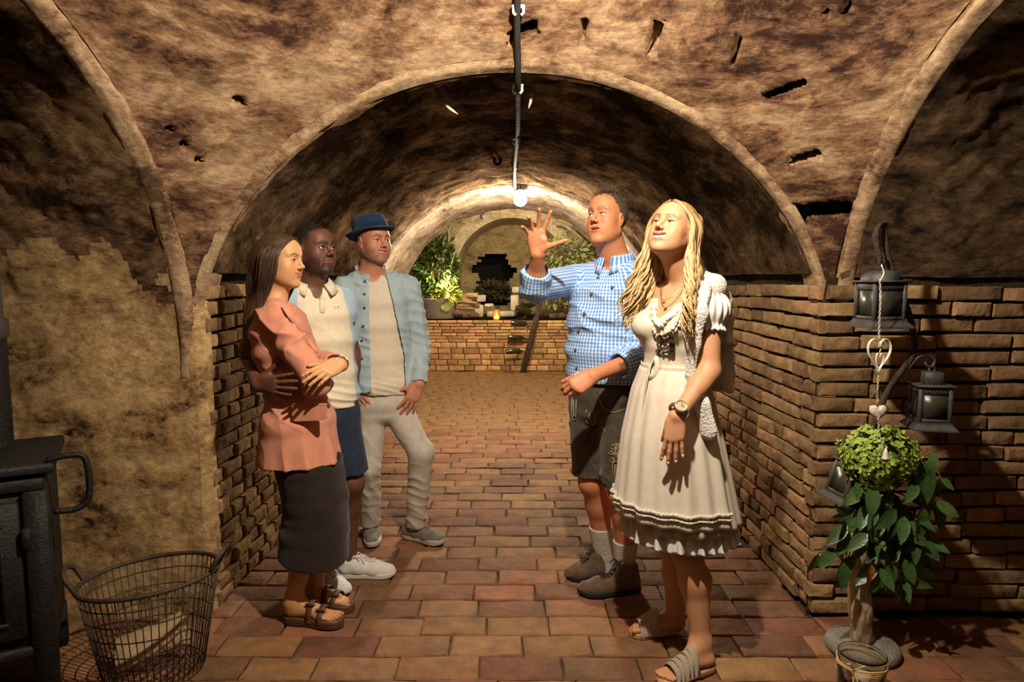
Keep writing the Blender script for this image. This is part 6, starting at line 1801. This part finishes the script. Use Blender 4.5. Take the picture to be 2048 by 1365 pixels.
MB().tube(heart(1758,706,.040,.062,YH), .0075, 8, flat=.22, twist=(0,1,0)).build('wire_heart', CH_, t)
MB().tube(heart(1759,722,.013,.034,YH), .005, 8, flat=.22, twist=(0,1,0)).build('inner_heart', CH_, t)
MB().tube(bezier([W(1768,690,YH), W(1763,684,YH), W(1758,690,YH), W(1762,697,YH), W(1759,705,YH)], 4), .002, 6).build('curl', CH_, t)
chain([W(1757,752,YH), W(1755,780,YH), W(1755,808,YH)])
MB().lathe([(.001,.012),(.007,.009),(.009,0),(.007,-.009),(.001,-.012)], 12, W(1755,785,YH)).build('glass_bead', GLASS, t)
hp = heart(1756,824,.033,.031,YH); b = MB(); c = W(1756,824,YH); n = len(hp)-1
V = []
for (g, y) in ((.05,-.011),(.55,-.0105),(.85,-.007),(1.0,0),(.85,.006),(.05,.008)): V += [c+(p-c)*g+Vector((0,y,0)) for p in hp[:-1]]
b.add(V, [(i*n+k, i*n+(k+1)%n, (i+1)*n+(k+1)%n, (i+1)*n+k) for i in range(5) for k in range(n)]); b.build('padded_heart', PAD, t)
MB().tube(heart(1756,824,.0335,.0315,YH), .0018, 5).build('beaded_edge', GOLD, t)
chain([W(1757,842,YH), W(1758,862,YH), W(1762,882,YH), W(1766,900,YH)])
MB().lathe([(.001,.024),(.004,.022),(.008,.008),(.013,-.012),(.015,-.016),(.012,-.015),(.001,-.012)], 14, W(1771,910,YH)).build('bell', CH_, t)

# ---- hydrangea head
t = thing('hydrangea', 'round head of pale green hydrangea on top of the stand', 'flower', W(1758,985,2.36))
HG = mat('hydrangea_petal', (.27,.37,.06), .7, var=.35, scale=30, bump=.1, spec=.2)
b = MB(); rg = random.Random(8); hc = W(1757,908,2.37)
for i in range(760):
    d = Vector((rg.gauss(0,1), rg.gauss(0,1), rg.gauss(0,1))).normalized()
    if d.y > .5: continue
    k = 1+.22*noise.noise(d*3)+rg.uniform(-.08,.04)
    p = hc + Vector((d.x*.128*k, d.y*.105*k, d.z*.098*k - .03*max(0,-d.z)*1))
    s = d.orthogonal().normalized(); s.rotate(Matrix.Rotation(rg.uniform(0,3), 3, d)); e = d.cross(s)
    for q in range(4):
        a = q*math.pi/2; u = s*math.cos(a)+e*math.sin(a); v = d.cross(u); r_ = rg.uniform(.010,.017)
        tilt = d*rg.uniform(-.5,.8)*r_
        b.add([p, p+u*r_*.35+v*r_*.40+tilt*.2, p+u*r_*.85+v*r_*.38+tilt*.8, p+u*r_*1.05+tilt*1.1, p+u*r_*.85-v*r_*.38+tilt*.6, p+u*r_*.35-v*r_*.40+tilt*.2], [(5,4,3,2,1,0)])
fo = b.build('florets', HG, t); fo['kind'] = 'stuff'
MB().lathe([(.001,.075),(.06,.06),(.095,.01),(.08,-.05),(.02,-.075)], 16, hc+Vector((0,.02,0))).build('core', mat('hydrangea_core', (.10,.15,.03), .9, var=.3), t)
MB().tube([hc, W(1740,990,2.40), W(1722,1050,2.42)], .006, 6).build('stalk', mat('green_stem', (.10,.14,.04), .7), t)

# ---- leafy branch
t = thing('leafy_branch', 'glossy dark green evergreen branches drooping around the birch trunk', 'branch', W(1735,1080,2.38))
def leaf_mesh(name, w=.20, curl=.10, n=7):
    V, F = [], []
    for i in range(n):
        u = i/(n-1); ww = w*math.sin(math.pi*min(1, u**.8*.97+.03))**.85 if 0 < i < n-1 else .004
        zc = -curl*u*u
        V += [(-ww, u, zc+ww*.22), (0, u, zc-.012*(0 < i < n-1)), (ww, u, zc+ww*.22)]
    for i in range(n-1):
        for k in (0,1): F.append((i*3+k, i*3+k+1, (i+1)*3+k+1, (i+1)*3+k))
    return mesh(name, V, F)
LEAFM = [mat('leaf_dark', (.040,.085,.022), .35, var=.35, scale=25, bump=.1, spec=.5), mat('leaf_mid', (.075,.13,.03), .42, var=.35, scale=25, bump=.1, spec=.45), mat('leaf_autumn', (.38,.19,.03), .5, var=.3, scale=25)]
LM = []
for k, m in enumerate(LEAFM):
    for c in (.08,.22): me = leaf_mesh('leaf', .215 if k < 2 else .16, c); me.materials.append(m); LM.append(me)
LEAVES = [(625,285,580,402,1),(557,412,508,525,0),(465,375,465,512,0),(440,360,345,462,1),(562,415,592,515,0),(655,300,690,440,0),(700,230,742,292,0),(765,215,772,305,1),(712,250,735,445,0),(640,500,655,592,0),(712,480,705,635,0),(380,495,292,546,1),(345,575,425,607,1),(412,640,312,722,0),(430,640,388,752,0),(440,650,492,765,0),(500,650,522,695,1),(500,605,572,600,1),(630,620,530,762,1),(690,640,618,765,0),(690,645,690,795,0),(708,650,785,742,0),(720,645,830,704,0),(700,665,735,795,0),(552,765,490,905,0),(555,765,545,895,0),(610,845,582,965,0),(612,845,645,948,0),(625,845,740,888,0),(605,835,640,785,1),(345,245,350,322,0),(280,490,340,520,0),(325,555,305,645,0),(770,455,828,598,1),(800,340,865,392,1),(752,470,720,530,0),(562,530,602,565,1),(192,722,158,806,0),(268,690,212,778,0),(318,765,322,885,0),(460,775,452,868,2),(360,640,345,720,0),(520,560,470,640,0),(590,600,575,720,0),(660,560,640,650,0),(480,500,455,580,0),(600,470,625,560,0),(740,330,800,420,0),(780,460,880,525,1),(735,600,750,655,1),(390,360,395,430,0),(470,700,430,810,0),(650,430,740,480,1),(690,370,640,450,0),(540,640,560,720,0),(760,640,735,760,0)]
rg = random.Random(6)
for q in range(34):
    x0, y0 = rg.uniform(330,760), rg.uniform(470,800); a_ = rg.uniform(.5,2.6); LEAVES.append((x0, y0, x0+115*math.cos(a_), y0+115*math.sin(a_), 0))
for (x0,y0,x1,y1,k) in LEAVES:
    ya = 2.34+rg.uniform(-.05,.08); a = W(1560+x0/2.504, 820+y0/2.504, ya); b_ = W(1560+x1/2.504, 820+y1/2.504, ya-rg.uniform(-.01,.05))
    d = b_-a; L = d.length*1.25; d.normalize(); n_ = Vector((rg.uniform(-.6,.6), -1, rg.uniform(-.2,.8))); n_ = (n_-d*n_.dot(d)).normalized(); s = d.cross(n_)
    M = Matrix(((s.x*L, d.x*L, n_.x*L, a.x),(s.y*L, d.y*L, n_.y*L, a.y),(s.z*L, d.z*L, n_.z*L, a.z),(0,0,0,1)))
    o = bpy.data.objects.new('leaf', LM[k*2+rg.randrange(2)]); COL.objects.link(o); o.parent = t; o.matrix_parent_inverse = Matrix.Translation(-Vector(t.location)); o.matrix_basis = M
TW = mat('twig', (.13,.11,.05), .8, var=.3)
for pl in ([(420,560),(520,605),(620,600)],[(480,480),(540,560),(552,765),(580,800)],[(600,470),(650,440),(740,480),(780,470)],[(560,540),(640,615),(695,640)],[(620,500),(640,620),(600,700),(560,765)],[(430,600),(425,640)],[(700,250),(760,220),(800,330),(850,380)],[(552,410),(600,420),(640,440)],[(500,640),(610,845)],[(330,640),(290,700),(260,690),(190,720)],[(610,600),(690,640)]):
    MB().tube(bezier([W(1560+x/2.504, 820+y/2.504, 2.37) for x, y in pl], 4), .0032, 5).build('twig', TW, t)

# ---- glass jar with raffia
jc = Vector((W(1724,1320,2.17).x, 2.17, 0))
t = thing('glass_jar', 'clear glass jar tied with raffia at the foot of the stand', 'jar', jc)
MB().lathe([(.001,.004),(.070,.004),(.076,.012),(.077,.118),(.072,.128),(.074,.134),(.078,.138),(.078,.144),(.073,.145),(.070,.138),(.069,.128),(.073,.115),(.072,.016),(.001,.012)], 40, jc).build('glass', GLASS, t)
RF = mat('raffia', (.60,.42,.16), .7, var=.2); b = MB()
for q in range(4): b.tube([jc+Vector((.080*math.cos(a), .080*math.sin(a), .118-.004*q+.004*math.sin(3*a+q))) for a in np.linspace(0,6.28,36)], .0022, 5)
kp = jc+Vector((-.060,-.056,.116))
for (dx, dz) in ((-.03,.03),(.035,.02),(-.012,-.09),(.014,-.075)): b.tube(bezier([kp, kp+Vector((dx*.7,-.02,dz*.7+.012)), kp+Vector((dx,-.012,dz))], 5), .0022, 5)
b.build('raffia_tie', RF, t)
t = thing('candle', 'small pale candle standing inside the glass jar', 'candle', jc+Vector((0,0,.014)))
MB().lathe([(.001,0),(.028,0),(.029,.003),(.029,.050),(.026,.054),(.001,.051)], 20, jc+Vector((.005,0,.014))).build('wax', mat('old_wax', (.45,.36,.22), .5), t)
MB().tube([jc+Vector((.005,0,.064)), jc+Vector((.006,0,.074))], .001, 5).build('wick', IRON, t)
# ================================================================ FAR END
ZL = LH+.002
def leafy(name, label, cat, c, rx, ry, rz, n, col, ll, seed, stems=6, base=None, droop=.2, up_=.5, m=None):
    t = thing(name, label, cat, base or c); rg = random.Random(seed); m = m or mat('foliage_'+name+str(seed), col, .5, var=.45, scale=12, bump=0, spec=.4)
    b = MB(); sb_ = MB(); base = Vector(base or c); ends = []
    for i in range(stems):
        e = Vector(c)+Vector((rg.uniform(-1,1)*rx*.7, rg.uniform(-1,1)*ry*.7, rg.uniform(.1,.9)*rz)); ends.append(e)
        sb_.tube(bezier([base, base.lerp(e,.5)+Vector((rg.uniform(-.05,.05),0,.06)), e], 4), .006, 5)
    for i in range(n):
        d = Vector((rg.gauss(0,1), rg.gauss(0,1), rg.gauss(0,1))).normalized()*rg.uniform(.35,1)**.5
        p = Vector(c)+Vector((d.x*rx, d.y*ry, d.z*rz))*(1+.25*noise.noise(d*2.5+Vector((seed,0,0))))
        v = (d+Vector((rg.uniform(-.6,.6), rg.uniform(-.8,.3), up_*rg.uniform(-.6,1)-droop))).normalized(); s = v.orthogonal().normalized(); s.rotate(Matrix.Rotation(rg.uniform(0,6.28), 3, v)); L = ll*rg.uniform(.7,1.25); w_ = L*.20
        nn = v.cross(s)
        b.add([p, p+v*L*.35+s*w_+nn*L*.05, p+v*L*.75+s*w_*.7, p+v*L-nn*L*.08, p+v*L*.75-s*w_*.7, p+v*L*.35-s*w_+nn*L*.05], [(0,1,2,3),(0,3,4,5)])
    o = b.build('foliage', m, t); o['kind'] = 'stuff'
    sb_.build('stems', TW, t)
    return t
# zinc tub with plant and a small spotlight
tc = Vector((W(876,640,10.62).x, 10.66, ZL))
t = thing('oval_tub', 'grey oval tub holding a leafy plant on the ledge', 'tub', tc)
MB().lathe([(.001,.004),(.80,.0),(.86,.02),(1.0,.31),(1.03,.32),(1.03,.335),(.985,.335),(.84,.03),(.001,.02)], 36, tc, sx=.30, sy=.22).build('shell', ZINC if False else mat('pale_zinc', (.26,.23,.20), .6, .25, var=.25, scale=20, bump=.15), t)
MB().lathe([(.001,.29),(.95,.29)], 24, tc, sx=.30, sy=.22).build('soil', DARK, t)
b = MB(); V = []
for i in range(9):
    for j in range(7):
        u = i/8; v = j/6; a = -1.25+1.05*u+(.1*math.sin(v*5)); r_ = 1.05 if v > .2 else .8
        V.append(tc+Vector((.30*r_*math.cos(a)*(1-.06*max(0,v-.2)), .22*r_*math.sin(a), .36-.20*v*(1+.25*math.sin(u*5)))))
b.add(V, [(i*7+j, i*7+j+1, (i+1)*7+j+1, (i+1)*7+j) for i in range(8) for j in range(6)]); o = b.build('net_cloth', mat('green_net', (.33,.33,.12), .8, var=.3, scale=60, bump=.5), t)
so = o.modifiers.new('thickness', 'SOLIDIFY'); so.thickness = .006
leafy('potted_shrub', 'leafy green shrub lit from below in the oval tub', 'plant', W(868,535,10.68)+Vector((0,0,.02)), .36, .26, .50, 900, (.085,.13,.03), .14, 3, 10, tc+Vector((0,0,.29)))
leafy('yellow_herb', 'low yellow-green herb spilling over the tub rim beside the spotlight', 'plant', W(893,588,10.55), .22, .12, .11, 220, (.30,.34,.05), .10, 5, 5, tc+Vector((.1,0,.29)))
sp = W(884,574,10.42)
t = thing('garden_spotlight', 'small glowing spotlight among the leaves of the tub', 'lamp', sp)
MB().lathe([(.001,.030),(.030,.025),(.036,-.02),(.032,-.028)], 16, sp, Matrix.Rotation(R(60), 3, 'X')).build('housing', IRON, t)
MB().lathe([(.0005,-.024),(.031,-.026)], 16, sp, Matrix.Rotation(R(-120), 3, 'X')).build('lens', mat('spot_glow', (1,.95,.6), .3, emit=(1,.92,.55), emit_s=14, bump=0), t)
lamp_light('spot_light', sp+Vector((.03,-.10,.08)), (1,.82,.45), 34, .03)
# driftwood by the niche
DW = mat('driftwood', (.34,.26,.17), .9, var=.35, scale=14, bump=.4, stretch=(1,1,.3))
for (lab, paths, y) in (('twisted pale driftwood leaning beside the niche arch', [[(896,600),(891,545),(884,505),(896,465),(908,440)],[(890,548),(876,510),(882,480),(874,455)],[(886,508),(898,478),(892,452)]], 10.6), ('pale branch curving along the vault above the hanging leaves', [[(1196,560),(1188,520),(1165,480),(1130,452),(1105,446)],[(1165,482),(1150,500),(1120,486)]], 10.6), ('thin dry twig standing beside the niche', [[(898,560),(905,520),(917,496)],[(905,522),(900,505)]], 10.5)):
    t = thing('driftwood', lab, 'branch', W(*paths[0][0], y))
    for i, p in enumerate(paths):
        q = bezier([W(a, b_, y+.04*k) for k, (a, b_) in enumerate(p)], 6); r0 = (.045 if y > 10.55 else .015)*(1 if i == 0 else .6)
        MB().tube(q, [r0*(1-.5*k/len(q))*(1+.15*math.sin(k*1.3)) for k in range(len(q))], 8).build('stem' if i == 0 else 'twig', DW, t)
# firewood
k = 0; rg = random.Random(12)
for (px, py, y, dx, r_, lab) in ((922,628,10.62,.16,.055,'bottom split log next to the tub'),(941,629,10.66,.13,.055,'bottom log at the niche end of the small woodpile'),(930,616,10.68,.15,.05,'middle log of the small woodpile by the tub'),(945,613,10.7,.12,.045,'upper dark log of the small woodpile'),(924,600,10.68,.16,.05,'pale split log on top of the small woodpile'),(938,592,10.72,.15,.045,'topmost split log of the small woodpile'),(933,606,10.55,.16,.02,'thin split stick lying across the small woodpile')):
    c = W(px, py, y); k += 1; s = rg.uniform(-.06,.06)
    log('firewood_log', lab, c+Vector((-dx,s,rg.uniform(-.01,.03))), c+Vector((dx,-s,rg.uniform(-.02,.01))), r_, 20+k, 'firewood on the ledge', split=(k in (5,6,7,3)))
for (px, py, y, dx, r_, lab) in ((1124,632,10.6,.20,.06,'bark-covered log at the right end of the ledge'),(1112,612,10.7,.18,.05,'upper bark-covered log at the right end of the ledge'),(1090,628,10.75,.14,.05,'dark log behind the leaning rack')):
    c = W(px, py, y); k += 1; log('firewood_log', lab, c+Vector((-dx,.03,0)), c+Vector((dx,-.03,.02)), r_, 20+k, 'firewood on the ledge')
# pale blocks and stones
PS = mat('pale_stone', (.52,.46,.36), .9, var=.2, scale=12, bump=.3)
for (px, py, y, d, lab) in ((958,622,10.72,(.14,.12,.20),'pale stone block at the near foot of the niche'),(962,597,10.75,(.15,.12,.11),'whitish brick lying on the pale stone block'),(1030,606,10.9,(.13,.12,.26),'tall pale block standing across the niche from the brick'),(1035,580,10.9,(.17,.12,.10),'whitish brick topping the tall pale block'),(1000,628,10.85,(.46,.20,.09),'broad flat pale slab in the middle of the ledge'),(978,611,10.8,(.15,.10,.06),'small broken pale stone resting on the slab')):
    c = W(px, py, y); t = thing('stone_block', lab, 'stone', c, 'pale stones on the ledge'); b = MB(); b.box(c, d, Matrix.Rotation(rg.uniform(-.2,.2), 3, 'Z'), .012); b.build('block', PS, t)
leafy('dry_grass', 'dark heap of dry grass in the mouth of the broken wall', 'plant', W(988,580,12.3), .24, .12, .09, 200, (.09,.075,.035), .16, 9, 4)
# candle in amber jar
c = W(993,640,10.42); c.z = ZL
t = thing('candle_jar', 'amber glass jar with a burning candle on the ledge', 'candle', c)
MB().lathe([(.001,0),(.055,0),(.060,.006),(.060,.105),(.048,.120),(.050,.155),(.053,.158),(.050,.160),(.044,.155),(.043,.120),(.055,.103),(.055,.008),(.001,.006)], 24, c).build('glass', mat('amber_glass', (.95,.50,.12), .1, trans=.9, var=0, bump=0), t)
MB().lathe([(.001,.008),(.045,.008),(.045,.06),(.001,.058)], 18, c).build('wax', mat('glowing_wax', (1,.85,.6), .5, emit=(1,.62,.22), emit_s=7, bump=0), t)
MB().lathe([(.001,.060),(.008,.068),(.010,.078),(.006,.095),(.001,.112)], 10, c).build('flame', mat('candle_flame', (1,.8,.4), .5, emit=(1,.72,.32), emit_s=40, bump=0), t)
lamp_light('candle_light', c+Vector((0,-.09,.10)), (1,.6,.22), 1.2, .02)
# leaning rack with bottles
t = thing('bottle_rack', 'dark wooden plank leaning against the ledge and pierced for bottles', 'rack', W(1045,744,10.0))
DKW = mat('dark_oak', (.055,.035,.022), .8, var=.35, scale=14, bump=.3)
a0, a1 = G(1045,746), W(1084,590,10.30); d = (a1-a0); b = MB()
ctr = (a0+a1)/2; zz = d.normalized(); xx = Vector((1,.15,0)); xx = (xx-zz*xx.dot(zz)).normalized(); yy = zz.cross(xx)
MM = Matrix((xx, yy, zz)).transposed(); b.box(ctr, (.085,.035,d.length), MM, .006); b.build('plank', DKW, t)
BG = mat('bottle_green', (.018,.024,.010), .12, var=.2, bump=0, spec=.7, coat=.3)
for (xa, ya, xb, yb, lab) in ((1022,646,1062,650,'topmost of the three bottles lying before the ledge bricks'),(1016,675,1056,677,'middle of the three bottles lying before the ledge bricks'),(1012,704,1051,703,'lowest of the three bottles lying before the ledge bricks'),(1040,590,1080,603,'tilted dark bottle highest on the leaning rack'),(1031,616,1072,624,'tilted dark bottle just above the ledge on the rack')):
    tt = (ya-590)/156; y = 10.27-.30*tt-.02
    p, q = W(xa,ya,y-.06), W(xb,yb,y-.02); v = (q-p); v = v.normalized(); Mz = v.to_track_quat('Z','Y').to_matrix()
    bt = thing('wine_bottle', lab, 'bottle', p, 'bottles on the leaning rack')
    MB().lathe([(.001,.012),(.030,.004),(.040,.0),(.042,.01),(.042,.19),(.036,.215),(.018,.245),(.015,.26),(.0145,.30),(.017,.302),(.017,.312),(.001,.313)], 20, p, Mz).build('glass', BG, bt)
    MB().lathe([(.0160,.262),(.0168,.30),(.019,.303),(.019,.314),(.001,.316)], 16, p, Mz).build('foil_cap', mat('foil', (.10,.08,.05), .4, .6), bt)
for i, (px, py, y, lab) in enumerate(((1048,628,10.55,'dark bottle lying on the ledge under the rack head'),(1066,634,10.5,'dark bottle lying nearest the ledge rim behind the rack'),(1056,612,10.7,'dark bottle lying on top of the bottle heap'))):
    p = W(px, py, y)+Vector((-.14,0,0)); Mz = Vector((1,.3,.03)).normalized().to_track_quat('Z','Y').to_matrix(); bt = thing('wine_bottle', lab, 'bottle', p, 'bottles heaped on the ledge')
    MB().lathe([(.001,.012),(.030,.004),(.040,.0),(.042,.01),(.042,.19),(.036,.215),(.018,.245),(.015,.26),(.0145,.30),(.017,.302),(.017,.312),(.001,.313)], 20, p, Mz).build('glass', BG, bt)
    MB().lathe([(.0160,.262),(.0168,.30),(.019,.303),(.019,.314),(.001,.316)], 16, p, Mz).build('foil_cap', MATS['foil'], bt)
EU = mat('eucalyptus_leaf', (.26,.30,.11), .55, var=.35, scale=10, bump=0)
leafy('hanging_greenery', 'pale green round-leaved branch above the guide\'s raised sleeve', 'plant', W(1128,508,10.55), .42, .15, .24, 260, (.2,.3,.1), .13, 15, 6, W(1175,560,10.7), m=EU)
leafy('trailing_greenery', 'pale green sprig lying on the ledge below the guide\'s sleeve', 'plant', W(1112,598,10.5), .24, .12, .12, 120, (.2,.3,.1), .12, 17, 4, W(1135,620,10.6), m=EU)
bulb_lamp(KEY, 'bare bulb hanging from the vault crown in front of the tunnel arch', KEY_W, (1,.88,.72), .028)
bulb_lamp((.075, 5.98, 2.175), 'glowing bare bulb under the tunnel crown', FAR_W, (1,.87,.67), .06, .062)
bulb_lamp((.25, 8.95, 2.55), 'bare bulb in the far chamber hidden behind the tunnel end', END_W, (1,.80,.50), .05, .05)
c = W(968,433,11.05); t = thing('wall_spotlight', 'small white spotlight on the niche arch', 'lamp', c)
MB().lathe([(.001,.035),(.03,.03),(.036,-.02),(.03,-.03)], 14, c, Matrix.Rotation(R(40), 3, 'X')).build('housing', PLASTIC, t)
MB().tube([c+Vector((0,0,.03)), c+Vector((0,.06,.06)), c+Vector((0,.12,.06))], .008, 6).build('bracket', PLASTIC, t)
